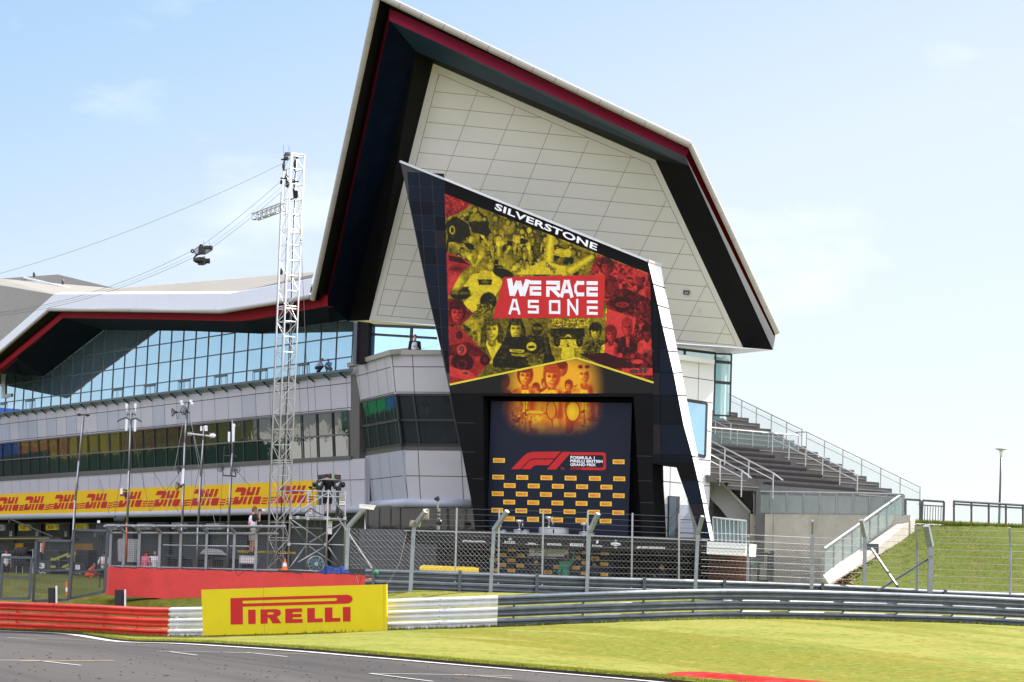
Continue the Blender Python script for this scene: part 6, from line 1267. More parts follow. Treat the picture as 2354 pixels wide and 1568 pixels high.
# debris fence to the right with strands
rf = thing('debris_fence', 'wire strand fence with leaning posts before the grass bank', 'fence', A(2140, 1360, 89))
b = MB(); p0, p1, p2 = (2136.7, 1362), (2138.4, 1256.7), (2128.5, 1208.3); b.beam(A(*p0, 88.8), A(*p1, 88.8), .22, .16); b.beam(A(*p1, 88.8), A(*p2, 88.4), .22, .16); b.box(A(2139, 1272, 88.65), (.16, .1, .2)); b.build('post', 'post', rf)
for a_, m_, t_ in (((2106.8, 1357), (2107.6, 1261), (2103.7, 1206)), ((2321, 1366), (2322, 1256.7), (2320, 1212.7)), ((1717, 1338), (1719.5, 1240), (1720, 1232))):
    b = MB(); b.tube(A(*a_, 89.2), A(*m_, 89.2), .05, n=8); b.tube(A(*m_, 89.2), A(*t_, 89.0), .045, n=8); b.build('post', 'post', rf)
for a_, z_ in (((2131, 1285.3), (2015, 1359)), ((2002.4, 1261), (2063, 1349))): b = MB(); b.beam(A(*a_, 88.9), A(*z_, 87.9), .08, .06); b.build('brace', 'post_dark', rf)
b = MB()
for k in range(10):
    y = 1216 + k * 15.2; b.pipe([A(1980 if k > 1 else 1985, y - 4, 88.2), A(2104, y, 89), A(2139, y + 1.5, 89), A(2321, y + 5 + k * .3, 90), A(2480, y + 10 + k * .4, 91), A(2900, y + 32 + k * .6, 95)], .007, n=4)
for k in range(7): y = 1236 + k * 15.5; b.pipe([A(1611, y - 12, 84.3), A(1866, y, 87.1), A(1990, y + 4, 88.2)], .007, n=4)
b.build('wire', 'post_dark', rf)

# ================================================================== RIGHT SIDE: CONCRETE, STAIR, BANK, STAND
cw_ = thing('concrete_wall', 'tall stained concrete retaining wall under the stand', 'wall', A(1800, 1340, 104))
b = MB(); q_ = [(1724, 1181.5), (2092, 1184), (2092, 1360), (1724, 1352)]; b.plate([A(p[0], p[1], 104 - (p[0] - 1724) * .002) for p in q_], V((.3, 5, 0))); b.build('face', 'concrete', cw_)
b = MB(); 
for x in (1777, 1860, 1940): b.beam(A(x, 1183, 103.9), A(x - 2, 1350, 103.9), .02)
for x in range(1735, 2080, 47):
    for y in (1212, 1262, 1310): b.lathe([(0, 0), (.035, 0), (.035, .02)], A(x, y, 103.93), 8, axis=(0, -1, 0))
b.build('form_marks', 'step', cw_)
# railing on top of the concrete wall
def railing(name, label, a_, z_, Ya, Yz, n, h0, h1, m='alu', rail_r=.035, glass=True, cat='railing', dbl=False, postr=.028, group=None):
    """handrail over posts with glass infill: a_, z_ are picture points of the rail's two ends, h0/h1 the picture heights there"""
    t = thing(name, label, cat, A(a_[0], a_[1] + h0, Ya), group)
    P = A(a_[0], a_[1], Ya); Q = A(z_[0], z_[1], Yz); P2 = A(a_[0], a_[1] + h0, Ya); Q2 = A(z_[0], z_[1] + h1, Yz)
    b = MB(); b.tube(P, Q, rail_r, n=8); 
    if dbl: b.tube(P.lerp(P2, .12), Q.lerp(Q2, .12), rail_r * .7, n=8)
    b.build('handrail', m, t)
    for i in range(n + 1):
        b = MB(); b.tube(P.lerp(Q, i / n), P2.lerp(Q2, i / n), postr, n=6)
        for v in (.2, .85): b.box(P.lerp(Q, i / n).lerp(P2.lerp(Q2, i / n), v), (.12, .05, .04))
        b.build('post', m, t)
    if glass:
        for i in range(n):
            g = MB(); s_, e_ = i / n + .01, (i + 1) / n - .01
            g.quad(P.lerp(Q, s_).lerp(P2.lerp(Q2, s_), .14), P.lerp(Q, e_).lerp(P2.lerp(Q2, e_), .14), P.lerp(Q, e_).lerp(P2.lerp(Q2, e_), .93), P.lerp(Q, s_).lerp(P2.lerp(Q2, s_), .93)); g.build('glass', 'rail_glass', t)
    return t
railing('glass_railing', 'glass railing with grey posts along the top of the concrete wall', (1733, 1130), (2075, 1136), 103.8, 103, 9, 52, 50, 'post', .04, postr=.04)
# sloping stair parapet
sp_ = thing('stair_parapet', 'sloping pale concrete parapet of the stair beside the grass bank', 'stair parapet', A(1895, 1345, 96))
up_ = [(1891, 1322, 95), (1930, 1292, 97), (2000, 1247, 100), (2060, 1205, 103), (2092, 1187, 105)]; lo_ = [(1893, 1352, 94.5), (1962, 1330, 96.5), (2032, 1272, 99.5), (2085, 1214, 102.5), (2105, 1192, 104.5)]
md_ = [(1905, 1342, 94.2), (1960, 1308, 96.2), (2022, 1255, 99.2), (2078, 1208, 102.4), (2103, 1190, 104.4)]
b = MB(); U = [A(*p) for p in up_]; D_ = [A(*p) for p in md_]; L_ = [A(*p) for p in lo_]; b.loft(U, D_); b.loft(D_, [p - V((0, 0, .7)) for p in D_]); b.loft([p - V((0, 0, 1.2)) for p in U], U); b.quad(U[0], D_[0], D_[0] - V((0, 0, .6)), U[0] - V((0, 0, .6))); b.build('slab', 'concrete_l', sp_)
b = MB(); b.beam(A(2003, 1250, 99), A(2003, 1272, 99), .5, .45, up=V((0, 1, 0))); b.build('drain_block', 'mid_grey', sp_)
railing('glass_railing', 'glass railing climbing the sloping stair parapet', (1893.5, 1261), (2075, 1133.5), 95.2, 104.5, 9, 66, 55, 'post', .05, postr=.03)
# mulch border and grass bank
bk0 = [A(1905, 1358, 92.5), A(3215, 1410, 100)]; bk1 = [A(2098, 1202, 106), A(3022, 1242, 114)]
mb = MB(); NX, NY = 120, 34; rb_ = random.Random(4)
for j in range(NY + 1):
    v = j / NY
    for i in range(NX + 1):
        u = i / NX; a_ = bk0[0].lerp(bk0[1], u); z_ = bk1[0].lerp(bk1[1], u); s_ = sm(v) * .35 + v * .65; p = V((lerp(a_.x, z_.x, v), lerp(a_.y, z_.y, v), lerp(a_.z, z_.z, s_)))
        mb.v.append(p + V((0, 0, rb_.uniform(-.03, .03) + .06 * math.sin(u * 14 + v * 5))))
for i in range(NX + 1): mb.v.append(mb.v[NY * (NX + 1) + i] + V((2, 60, 0)))
for j in range(NY + 1):
    for i in range(NX): mb.f.append((j * (NX + 1) + i, j * (NX + 1) + i + 1, (j + 1) * (NX + 1) + i + 1, (j + 1) * (NX + 1) + i)); mb.mi.append(0)
M['bank_grass'] = noise_nodes(bpy.data.materials.new('bank_grass'), [((0.056, 0.078, 0.010), (0.096, 0.112, 0.016), 6.0, 0.3, 0.7, (1, 1, 1), 0), (0.6, (0.13, 0.11, 0.035), 1.0, 0.5, 0.68, (1, 1, 2.2), 0), (0.6, (0.040, 0.055, 0.008), 2.2, 0.54, 0.7, (1, 1, 1), 0.4), (0.6, (0.045, 0.055, 0.015), 14.0, 0.56, 0.7, (1, 1, 3), 0)], 0.95, 0.9, 30, 0.06)
bank = tag(mb.build('grass_bank', ['bank_grass'], smooth=True), kind='structure')
def bankpt(u, v): a_ = bk0[0].lerp(bk0[1], u); z_ = bk1[0].lerp(bk1[1], u); s_ = sm(v) * .35 + v * .65; return V((lerp(a_.x, z_.x, v), lerp(a_.y, z_.y, v), lerp(a_.z, z_.z, s_)))
mb = MB()
for i in range(20000):
    u, v = rb_.random(), rb_.random() ** .8; p = bankpt(u, v) + V((0, 0, .0)); h = rb_.uniform(.03, .08); t_ = rb_.uniform(0, 3.1); w = .016; mb.add([p + V((-w * math.cos(t_), -w * math.sin(t_), 0)), p + V((w * math.cos(t_), w * math.sin(t_), 0)), p + V((rb_.uniform(-.05, .05), rb_.uniform(-.05, .05), h))], [(0, 1, 2)])
for i in range(9000):
    u = rb_.random(); p = bankpt(u, 1) + V((0, rb_.uniform(-.4, .1), 0)); h = rb_.uniform(.06, .20); w = .018; mb.add([p + V((-w, 0, 0)), p + V((w, 0, 0)), p + V((rb_.uniform(-.06, .06), 0, h))], [(0, 1, 2)])
tag(mb.build('bank_tufts', ['bank_tuft']), kind='stuff')
mb = MB()
for i in range(3600):
    v = rb_.random() ; w_ = abs(rb_.gauss(0, .5)) * (1.6 - v) * .015; p = bankpt(min(.2, w_ * .9), v) + V((-.1, 0, .05)); a_ = rb_.uniform(0, 6); d = V((math.cos(a_), math.sin(a_), rb_.uniform(-.3, .5))) * rb_.uniform(.04, .13); s2 = V((-d.y, d.x, .02)) * .3; mb.quad(p - d - s2, p + d - s2, p + d + s2, p - d + s2)
tag(mb.build('bark_mulch', ['mulch']), kind='stuff')
# railings on top of the bank
railing('hilltop_railing', 'dark double railing with glass panels along the crest of the bank', (2192, 1152), (2724, 1182.3), 107, 113.5, 14, 56, 62, 'post_dark', .055, dbl=True, postr=.05)
gt_ = thing('hilltop_gate', 'dark barred gate in the railing at the top of the stair', 'gate', A(2140, 1205, 106.8))
b = MB(); q_ = [A(*Z5(*p), 106.8) for p in ((1425, 918), (1537, 925), (1534, 1035), (1420, 1028))]
for p, z_ in zip(q_, q_[1:] + q_[:1]): b.beam(p, z_, .09)
for k in range(1, 8): b.tube(q_[0].lerp(q_[1], k / 8).lerp(q_[3].lerp(q_[2], k / 8), .2), q_[3].lerp(q_[2], k / 8), .018, n=5)
b.beam(q_[0].lerp(q_[3], .22), q_[1].lerp(q_[2], .22), .05); b.build('leaf', 'post_dark', gt_)
railing('hilltop_railing', 'short dark railing length between the stair head and the barred gate', Z5(1336, 912), Z5(1412, 916), 106.6, 106.8, 1, 51, 51, 'post_dark', .05, postr=.05)
lp_ = thing('street_lamp', 'thin dark lamp post with a flat mushroom shade behind the bank', 'street lamp', A(2295.6, 1240, 140))
def ZL(x, y): return (2240.3 + x / 6.824, 1005.3 + y / 6.824)
b = MB(); b.tube(A(2294.5, 1240, 140), A(*ZL(410, 310), 140), .07, .055, n=10); b.build('pole', 'mid_grey', lp_, smooth=True)
b = MB(); c = A(*ZL(411, 185), 140); hh = A(*ZL(410, 310), 140); b.tube(hh, hh.lerp(c, .8), .06, .11, n=12); b.lathe([(.0, .18), (.15, .17), (.30, .08), (.365, .0), (.345, -.01), (.22, -.05), (.10, -.09), (0, -.09)], c, 24); b.build('lamp_shade', 'fascia', lp_, smooth=True)
# ------------------------------------------------------------------ grandstand on the far side
gs = thing('grandstand', 'stepped concrete stand with dark brown bench strips and steel rails', 'grandstand', A(1900, 1180, 108))
UU = V((.80, .60, 0)).normalized(); VV = V((-.60, .80, 0)).normalized()
O_ = A(2079, 1153, 109.0)            # lowest step, far right corner
nst, run = 15, .80; ztop = A(1750, 956, 119.5).z; rise = (ztop - O_.z) / nst
def SP(u, v, z): return O_ - UU * u + VV * v + V((0, 0, z))
def wid(k): return 11.0
steps_b = MB(); bench = []
for k in range(nst):
    z0, z1 = rise * k, rise * (k + 1); v0, v1 = run * k, run * (k + 1); w = min(13.5, 10.6 + k * .5)
    steps_b.quad(SP(w, v0, z0), SP(0, v0, z0), SP(0, v0, z1), SP(w, v0, z1)); steps_b.quad(SP(w, v0, z1), SP(0, v0, z1), SP(0, v1, z1), SP(w, v1, z1)); steps_b.quad(SP(0, v0, -3), SP(0, v1, -3), SP(0, v1, z1), SP(0, v0, z1))
steps_b.quad(SP(13.5, nst * run, rise * nst), SP(0, nst * run, rise * nst), SP(0, nst * run + 6, rise * nst), SP(13.5, nst * run + 6, rise * nst)); steps_b.quad(SP(9, 0, -3), SP(0, 0, -3), SP(0, 0, 0), SP(9, 0, 0))
steps_b.build('terrace', 'step', gs)
for k in range(nst):
    z1 = rise * (k + 1); v0 = run * k
    if k == 7: continue
    e0 = 3.1 + .22 * k if k < 7 else 5.2 + .0 * k + .12 * (nst - k); e1 = 8.2 + .1 * k if k < 7 else 13.4
    b = MB(); b.box(SP((e0 + e1) / 2, v0 + .22, z1 + .10), (e1 - e0, .42, .09), math.atan2(UU.y, UU.x)); b.box(SP((e0 + e1) / 2, v0 + .05, z1 - .03), (e1 - e0, .05, .16), math.atan2(UU.y, UU.x)); b.build('bench', 'bench', gs)
b = MB()   # pale nosings on the aisle half steps
for k in range(nst):
    for h_ in (.5, 1.0):
        z1 = rise * (k + h_); v0 = run * (k + (h_ - .5)); 
        for e0, e1 in (((.15, 2.9), (8.9, 10.6)) if k < 7 else ((.15, 4.8),)):
            b.box(SP((e0 + e1) / 2, v0, z1 + .012), (e1 - e0, .10, .035), math.atan2(UU.y, UU.x))
b.build('nosing', 'concrete_l', gs)
def srail(label, u, v0, v1, n, name='stair_rail', h=1.0, ext=0.0):
    t = thing(name, label, 'handrail', SP(u, v0, rise * v0 / run)); f = lambda v, hh=0: SP(u, v, rise * v / run + hh)
    b = MB(); b.pipe([f(v0 - ext, h * .9), f(v0, h), f(v1, h), SP(u, v1 + .7, rise * v1 / run + h)], .030, n=7); b.pipe([f(v0, h * .72), f(v1, h * .72)], .020, n=6); b.build('handrail', 'alu_white', t)
    for i in range(n + 1):
        v = lerp(v0, v1, i / n); b = MB(); b.tube(f(v, h), f(v, -.1), .03, n=6); b.build('post', 'alu', t)
    if u < .5:
        for i in range(n): g = MB(); a_, z_ = lerp(v0, v1, (i + .04) / n), lerp(v0, v1, (i + .96) / n); g.quad(f(a_, .15), f(z_, .15), f(z_, .9), f(a_, .9)); g.build('glass', 'rail_glass', t)
srail('lower steel stair rail with glass along the stand edge', .08, -1.0, 6.3, 6); srail('upper steel stair rail with glass along the stand edge', .08, 6.6, 11.9, 5)
srail('steel rail down the middle of the lower outer aisle', 2.9, .1, 5.6, 5); srail('steel rail beside the upper aisle of the stand', 4.6, 6.6, 11.9, 5)
srail('steel rail along the benches in the lower block', 8.6, -.6, 5.6, 4, ext=.6); srail('steel rail nearest the white building on the lower stair', 10.4, -.6, 6.2, 5, ext=.6)
pA, pB = SP(8.3, 6.3, rise * 7.0 + .0), SP(.6, 6.3, rise * 7.0 + .0)
t = thing('landing_railing', 'glass fronted railing across the landing halfway up the stand', 'railing', pA); b = MB(); b.tube(pA + V((0, 0, 1.05)), pB + V((0, 0, 1.05)), .03); b.build('handrail', 'alu_white', t)
for i in range(9): p = pA.lerp(pB, i / 8); b = MB(); b.tube(p, p + V((0, 0, 1.05)), .025, n=6); b.build('post', 'alu', t)
for i in range(8): g = MB(); p, z_ = pA.lerp(pB, (i + .04) / 8), pA.lerp(pB, (i + .96) / 8); g.quad(p + V((0, 0, .08)), z_ + V((0, 0, .08)), z_ + V((0, 0, .95)), p + V((0, 0, .95))); g.build('glass', 'rail_glass', t)
pA, pB = SP(13.2, 12.2, rise * nst), SP(0.1, 12.2, rise * nst); t = thing('top_railing', 'railing with small glass panels along the top of the stand', 'railing', pA); b = MB(); b.tube(pA + V((0, 0, 1.05)), pB + V((0, 0, 1.05)), .03); b.build('handrail', 'alu_white', t)
for i in range(13): p = pA.lerp(pB, i / 12); b = MB(); b.tube(p, p + V((0, 0, 1.05)), .025, n=6); b.build('post', 'alu', t)
g = MB(); g.quad(pA + V((0, 0, .1)), pB + V((0, 0, .1)), pB + V((0, 0, .92)), pA + V((0, 0, .92))); g.build('glass', 'rail_glass', t)
# grey flank wall of the stand stair
fl = thing('stair_flank', 'smooth grey flank wall of the stand stair beside the white building', 'wall', A(1700, 1230, 105.5))
b = MB(); q_ = [ZD(876, 412), ZD(1130, 655), ZD(1240, 790), ZD(1242, 1050), ZD(1150, 1040), ZD(1140, 850), ZD(1040, 845), ZD(960, 745), ZD(905, 690), ZD(865, 640)]; b.plate([A(p[0], p[1], 105.2) for p in q_], V((.2, .5, 0))); 
b.plate([A(p[0], p[1], 108.5) for p in ((1625, 1105), (1740, 1110), (1740, 1250), (1625, 1250))], V((.1, .2, 0)), 0); b.plate([A(p[0], p[1], 106.2) for p in (ZD(905, 690), ZD(1250, 900), ZD(1250, 1010), ZD(905, 1010))], V((.1, .2, 0)), 1); b.beam(A(*ZD(876, 412), 105.1), A(*ZD(1235, 785), 105.1), .12, .10, 2); b.build('face', ['bay_panel', 'dark_grey', 'white_panel'], fl)
# small gate and sign by the concrete wall
t = thing('site_gate', 'narrow dark steel gate against the concrete wall', 'gate', A(1760, 1340, 99)); b = MB(); q_ = [A(*ZD(*p), 99) for p in ((1312, 1152), (1398, 1156), (1392, 1400), (1305, 1398))]
for p, z_ in zip(q_, q_[1:] + q_[:1]): b.beam(p, z_, .08)
b.beam(q_[0].lerp(q_[3], .6), q_[0].lerp(q_[3], .78), .16, .1); b.build('frame', 'dark_grey', t)
for x in (1212, 1428): b = MB(); p = ZD(x, 1130); z_ = ZD(x - 4, 1400); b.beam(A(*p, 98.9), A(*z_, 98.9), .30 if x > 1300 else .2, .15); b.build('post', 'dark_grey', t)
b = MB(); N = 44
for i in range(N + 1): px = lerp(1722, 1885, i / N); b.tube(A(px, 1278, 98.5), A(px - 1.5, 1344, 98.5), .008, n=3, cap=False)
for j in range(18): y = 1279 + j * 3.7; b.tube(A(1722, y, 98.5), A(1885, y + 3, 98.5), .008, n=3, cap=False)
t2 = thing('mesh_screen', 'fine wire mesh screen standing before the concrete wall', 'mesh fence', A(1800, 1344, 98.5)); b.build('mesh', 'post_dark', t2)
t = thing('green_sign', 'small green sign with white lettering beside the narrow steel gate', 'sign', A(*ZD(1252, 1270), 98.7)); b = MB(); SG = Pl(A(*ZD(1252, 1245), 98.7), (0, -1, 0)); q_ = [ZD(1227, 1220), ZD(1280, 1222), ZD(1279, 1271), ZD(1226, 1268)]; b.plate(SG.q(q_), -SG.n * .02); b.build('panel', 'green_sign', t); b = MB()
for v, s_ in ((.12, 'FIRE'), (.36, 'ASSEMBLY'), (.60, 'POINT')): write(b, SG, [bil(q_, .2, v), bil(q_, .8, v), bil(q_, .8, v + .14), bil(q_, .2, v + .14)], s_, .004)
b.build('lettering', 'white_ad', t)
# ================================================================== PEOPLE
def blob(parts, voxel=.014):
    mb = MB()
    for p in parts:
        if p[0] == 'c':
            _, a_, z_, ra, rb = p; a_, z_ = V(a_), V(z_); mb.tube(a_, z_, ra, rb, n=14); mb.ell(a_, (ra, ra, ra), 14, 8); mb.ell(z_, (rb, rb, rb), 14, 8)
        else: mb.ell(p[1], p[2], 18, 12, M3=p[3] if len(p) > 3 else None)
    me = bpy.data.meshes.new('b'); me.from_pydata([tuple(v) for v in mb.v], [], mb.f); me.update(); o = bpy.data.objects.new('b', me); COL.objects.link(o)
    md = o.modifiers.new('r', 'REMESH'); md.mode = 'VOXEL'; md.voxel_size = voxel; md.use_smooth_shade = True
    sm_ = o.modifiers.new('s', 'SMOOTH'); sm_.factor = .5; sm_.iterations = 3
    bpy.context.view_layer.update(); m2 = bpy.data.meshes.new_from_object(o.evaluated_get(bpy.context.evaluated_depsgraph_get())); bpy.data.objects.remove(o); bpy.data.meshes.remove(me)
    return [v.co.copy() for v in m2.vertices], [tuple(p.vertices) for p in m2.polygons]
STAND = dict(head=(0, .02, 1.63), neck=(0, 0, 1.47), chest=(0, 0, 1.30), waist=(0, 0, 1.08), pelvis=(0, 0, .95), sl=(-.185, 0, 1.41), sr=(.185, 0, 1.41), el=(-.235, -.02, 1.12), er=(.235, -.02, 1.12), wl=(-.25, .06, .88), wr=(.25, .06, .88), hl=(-.095, 0, .92), hr=(.095, 0, .92), kl=(-.11, .02, .50), kr=(.11, .02, .50), al=(-.11, -.02, .09), ar=(.11, -.02, .09))
CROUCH = dict(head=(0, .30, .93), neck=(0, .22, .80), chest=(0, .12, .66), waist=(0, -.02, .48), pelvis=(0, -.10, .36), sl=(-.18, .16, .74), sr=(.18, .16, .74), el=(-.20, .36, .52), er=(.20, .36, .52), wl=(-.12, .56, .42), wr=(.12, .56, .42), hl=(-.10, -.08, .36), hr=(.10, -.08, .36), kl=(-.17, .30, .46), kr=(.17, .26, .40), al=(-.14, .05, .09), ar=(.14, .0, .09))
def person(label, foot, yaw, pose, skin='skin', hair='hair', top='white_cloth', legs='black_cloth', sleeve='short', shorts=False, scale=1.0, over=None, cap=None, mask=False, extra=None, cloth_bib=None):
    J = dict(STAND if pose != 'crouch' else CROUCH)
    if isinstance(pose, dict): J.update(pose)
    if over: J.update(over)
    J = {k: V(v) for k, v in J.items()}
    t = thing('person', label, 'person', foot); RZ = Matrix.Rotation(yaw, 3, 'Z') * 1.0
    def W(v): return V(foot) + RZ @ (V(v) * scale)
    def put(vf, name, m, extra_mb=None, par=t):
        b = MB(); b.add([W(v) for v in vf[0]], vf[1])
        if extra_mb: b.add([W(v) for v in extra_mb.v], extra_mb.f)
        return b.build(name, m, par, smooth=True)
    up_ = (J['head'] - J['neck']).normalized(); hq = V((0, 0, 1)).rotation_difference(up_).to_matrix()
    H = J['head']; parts = [('e', H, (.076, .094, .115), hq), ('e', H + hq @ V((0, .02, -.055)), (.056, .07, .06), hq), ('e', H + hq @ V((0, .098, -.01)), (.013, .018, .022), hq), ('e', H + hq @ V((-.078, .0, -.01)), (.010, .02, .03), hq), ('e', H + hq @ V((.078, .0, -.01)), (.010, .02, .03), hq),
        ('c', J['neck'], H + hq @ V((0, 0, -.05)), .056, .052), ('c', J['neck'], J['chest'], .07, .13), ('c', J['sl'], J['sr'], .062, .062), ('e', J['chest'], (.165, .11, .15)), ('c', J['chest'], J['waist'], .13, .12), ('c', J['waist'], J['pelvis'], .12, .13), ('e', J['pelvis'], (.165, .12, .11))]
    for s_ in 'lr':
        parts += [('c', J['s' + s_], J['e' + s_], .053, .042), ('c', J['e' + s_], J['w' + s_], .041, .027), ('c', J['h' + s_], J['k' + s_], .085, .057), ('c', J['k' + s_], J['a' + s_], .056, .036)]
        f_ = V((0, 1, 0)); parts += [('c', J['a' + s_] + V((0, -.03, -.05)), J['a' + s_] + V((0, .15, -.055)), .036, .030)]
    hands = MB()
    for s_, sg in (('l', -1), ('r', 1)):
        w = J['w' + s_]; d = (w - J['e' + s_]).normalized(); sd = d.cross(V((0, 0, 1)));
        if sd.length < .2: sd = V((1, 0, 0))
        sd.normalize(); nn = sd.cross(d); pc = w + d * .05; parts.append(('c', w, pc + d * .02, .027, .033))
        for k, ln in enumerate((.068, .078, .072, .056)):
            r0 = pc + d * .035 + sd * (.021 - .014 * k); m_ = r0 + d * ln * .5 - nn * .004; hands.tube(r0, m_, .0095, .009, n=6); hands.tube(m_, m_ + (d * .8 - nn * .6).normalized() * ln * .5, .009, .007, n=6)
        r0 = pc + sd * .03; hands.tube(r0 - d * .01, r0 + d * .03 + sd * .025, .011, .009, n=6); hands.tube(r0 + d * .03 + sd * .025, r0 + d * .06 + sd * .026 - nn * .01, .009, .007, n=6)
    put(blob(parts), 'body', skin, hands)
    # face marks
    fm = MB()
    for sx in (-.03, .03): fm.ell(H + hq @ V((sx, .088, .012)), (.011, .006, .007), 8, 6, M3=hq); fm.ell(H + hq @ V((sx, .090, .034)), (.016, .005, .004), 8, 6, M3=hq)
    fm.ell(H + hq @ V((0, .090, -.055)), (.022, .006, .005), 8, 6, M3=hq); b = MB(); b.add([W(v) for v in fm.v], fm.f); b.build('features', 'hair', t)
    if cap: 
        c = MB(); c.ell(H + hq @ V((0, -.005, .045)), (.085, .104, .085), 16, 10, M3=hq); c.box(H + hq @ V((0, .12, .05)), (.13, .10, .012), M3=hq); b = MB(); b.add([W(v) for v in c.v], c.f); b.build('cap', cap, t, smooth=True)
        c = MB(); c.ell(H + hq @ V((0, -.03, .0)), (.081, .080, .09), 14, 8, M3=hq); b = MB(); b.add([W(v) for v in c.v], c.f); b.build('hair', hair, t, smooth=True)
    else:
        put(blob([('e', H + hq @ V((0, -.020, .030)), (.085, .092, .105), hq), ('e', H + hq @ V((0, -.045, -.02)), (.072, .062, .08), hq)], .012), 'hair', hair)
    if mask: c = MB(); c.ell(H + hq @ V((0, .052, -.045)), (.062, .062, .045), 14, 8, M3=hq); b = MB(); b.add([W(v) for v in c.v], c.f); b.build('mask', 'white_cloth', t, smooth=True)
    g = .014; sh = [('c', J['neck'] + (J['chest'] - J['neck']) * .25, J['chest'], .085, .145), ('c', J['sl'], J['sr'], .078, .078), ('e', J['chest'], (.185, .13, .165)), ('c', J['chest'], J['waist'], .148, .138), ('c', J['waist'], J['pelvis'], .138, .15), ('e', J['pelvis'] + V((0, 0, .02)), (.178, .135, .09))]
    for s_ in 'lr':
        e_ = J['s' + s_].lerp(J['e' + s_], .72) if sleeve == 'short' else J['e' + s_]; sh.append(('c', J['s' + s_], e_, .070, .060))
        if sleeve == 'long': sh.append(('c', J['e' + s_], J['e' + s_].lerp(J['w' + s_], .93), .058, .042))
    put(blob(sh), 'shirt', top)
    tr = [('e', J['pelvis'] - V((0, 0, .01)), (.182, .14, .115))]
    for s_ in 'lr':
        tr.append(('c', J['h' + s_], J['k' + s_] if not shorts else J['h' + s_].lerp(J['k' + s_], .85), .104, .080 if not shorts else .09))
        if not shorts: tr.append(('c', J['k' + s_], J['k' + s_].lerp(J['a' + s_], .95), .078, .060))
    put(blob(tr), 'trousers', legs)
    s2 = []
    for s_ in 'lr': s2.append(('c', J['a' + s_] + V((0, -.035, -.045)), J['a' + s_] + V((0, .17, -.055)), .046, .038)); s2.append(('c', J['a' + s_] + V((0, -.01, -.03)), J['a' + s_] + V((0, -.01, .02)), .05, .046))
    put(blob(s2), 'shoes', 'shoe')
    if cloth_bib:
        q_ = blob([('c', J['neck'] + (J['chest'] - J['neck']) * .3, J['chest'], .07, .150), ('e', J['chest'], (.168, .140, .17)), ('c', J['chest'], J['waist'], .155, .148)]); put(q_, 'bib', cloth_bib)
    return t, W
def fz(px, py, Y): return A(px, py, Y)
def foot_under(px, ytop, Y, h=1.75): p = A(px, ytop, Y); return V((p.x, p.y, p.z - h))
YP = 88.2; f1 = A(577.5, 1276.5, YP)
ph, Wp = person('person in black T-shirt and white bib photographing from a white box', f1, R(-62), dict(er=(.30, .12, 1.24), wr=(.10, .22, 1.56), el=(-.26, .18, 1.22), wl=(-.04, .26, 1.53), head=(0, .05, 1.64)), hair='hair_red', top='black_cloth', legs='beige_cloth', shorts=True, scale=112 / FP * YP / 1.76, cloth_bib='white_cloth')
b = MB(); b.ell(Wp((0, -.03, 1.15)), (.12, .155, .10), 14, 8, M3=Matrix.Rotation(R(-62), 3, 'Z')); b.build('bib_print', 'pink', ph, smooth=True)
def camera_hand(c, d, label):
    t = thing('photo_camera', label, 'camera', c); d = V(d).normalized(); b = MB(); b.box(c, (.14, .08, .10), math.atan2(d.y, d.x) - math.pi / 2); b.build('body', 'black', t); b = MB(); b.tube(c + d * .03, c + d * .22, .042, .05, n=14); b.build('lens', 'white_panel', t, smooth=True)
camera_hand(Wp((.03, .24, 1.62)), Matrix.Rotation(R(-62), 3, 'Z') @ V((0, 1, 0)), 'black camera with pale lens held by the photographer')
t = thing('step_box', 'white box the photographer stands on behind the cage', 'box', A(569, 1295, YP)); c = A(569, 1286.5, YP); b = MB(); b.box(c, (.56, .45, .26), R(12)); b.build('crate', 'white_panel', t); b = MB(); b.box(c + V((0, 0, .137)), (.60, .49, .016), R(12)); b.build('lid', 'steel_pale', t)
YC = 90.5; s_ = YC / FP
f2 = A(751, 1186, YC); sc2 = 98 * s_ / 1.76
cm, Wc = person('camera operator in black with lime ear defenders on the scaffold deck', f2, R(5), dict(head=(.06, .10, 1.62), neck=(.03, .03, 1.46), el=(-.27, .10, 1.15), wl=(-.26, .34, 1.10), er=(.27, .12, 1.16), wr=(.22, .36, 1.18), kl=(-.12, .02, .5), al=(-.14, 0, .09), ar=(.13, 0, .09)), top='black_cloth', legs='black_cloth', shorts=True, cap='black_cloth', scale=sc2)
b = MB()
for sx in (-.085, .085): b.ell(Wc((.06 + sx, .10, 1.63)), (.03, .05, .055), 12, 8)
b.build('ear_defender', 'lime', cm, smooth=True)
person('crouching marshal in bright orange overalls on the grass', A(204, 1336, 128), R(-80), 'crouch', top='orange', legs='orange', sleeve='long', hair='hair_blond', scale=.92, over=dict(head=(0, .26, .90)))
person('person in white shirt and dark cap standing behind the tall mesh gate', foot_under(239.5, 1268, 127), R(170), dict(wl=(.06, .24, 1.12), wr=(-.06, .26, 1.10), el=(-.26, .08, 1.10), er=(.26, .08, 1.10)), top='white_cloth', legs='navy_cloth', cap='navy_cloth')
bm_, Wb = person('masked person in white bib standing on the balcony above the bay', foot_under(954, 769, 103.2, 1.76), R(175), dict(wl=(-.06, .20, 1.02), wr=(.06, .20, 1.02)), top='black_cloth', legs='black_cloth', sleeve='long', mask=True, cloth_bib='white_cloth')
b = MB(); b.ell(Wb((0, .02, 1.08)), (.12, .158, .05), 14, 8); b.ell(Wb((0, .02, 1.24)), (.10, .150, .03), 14, 8); b.build('bib_print', 'navy_cloth', bm_, smooth=True)
pw = F_up.h(731, 833, .30); person('long haired person in pale blue shirt on the glass ledge', V((pw.x, pw.y, F_up.h(731, 858, .30).z + .02)), R(-100), 'crouch', top='lilac_cloth', legs='navy_cloth', hair='hair_blond', scale=.64)
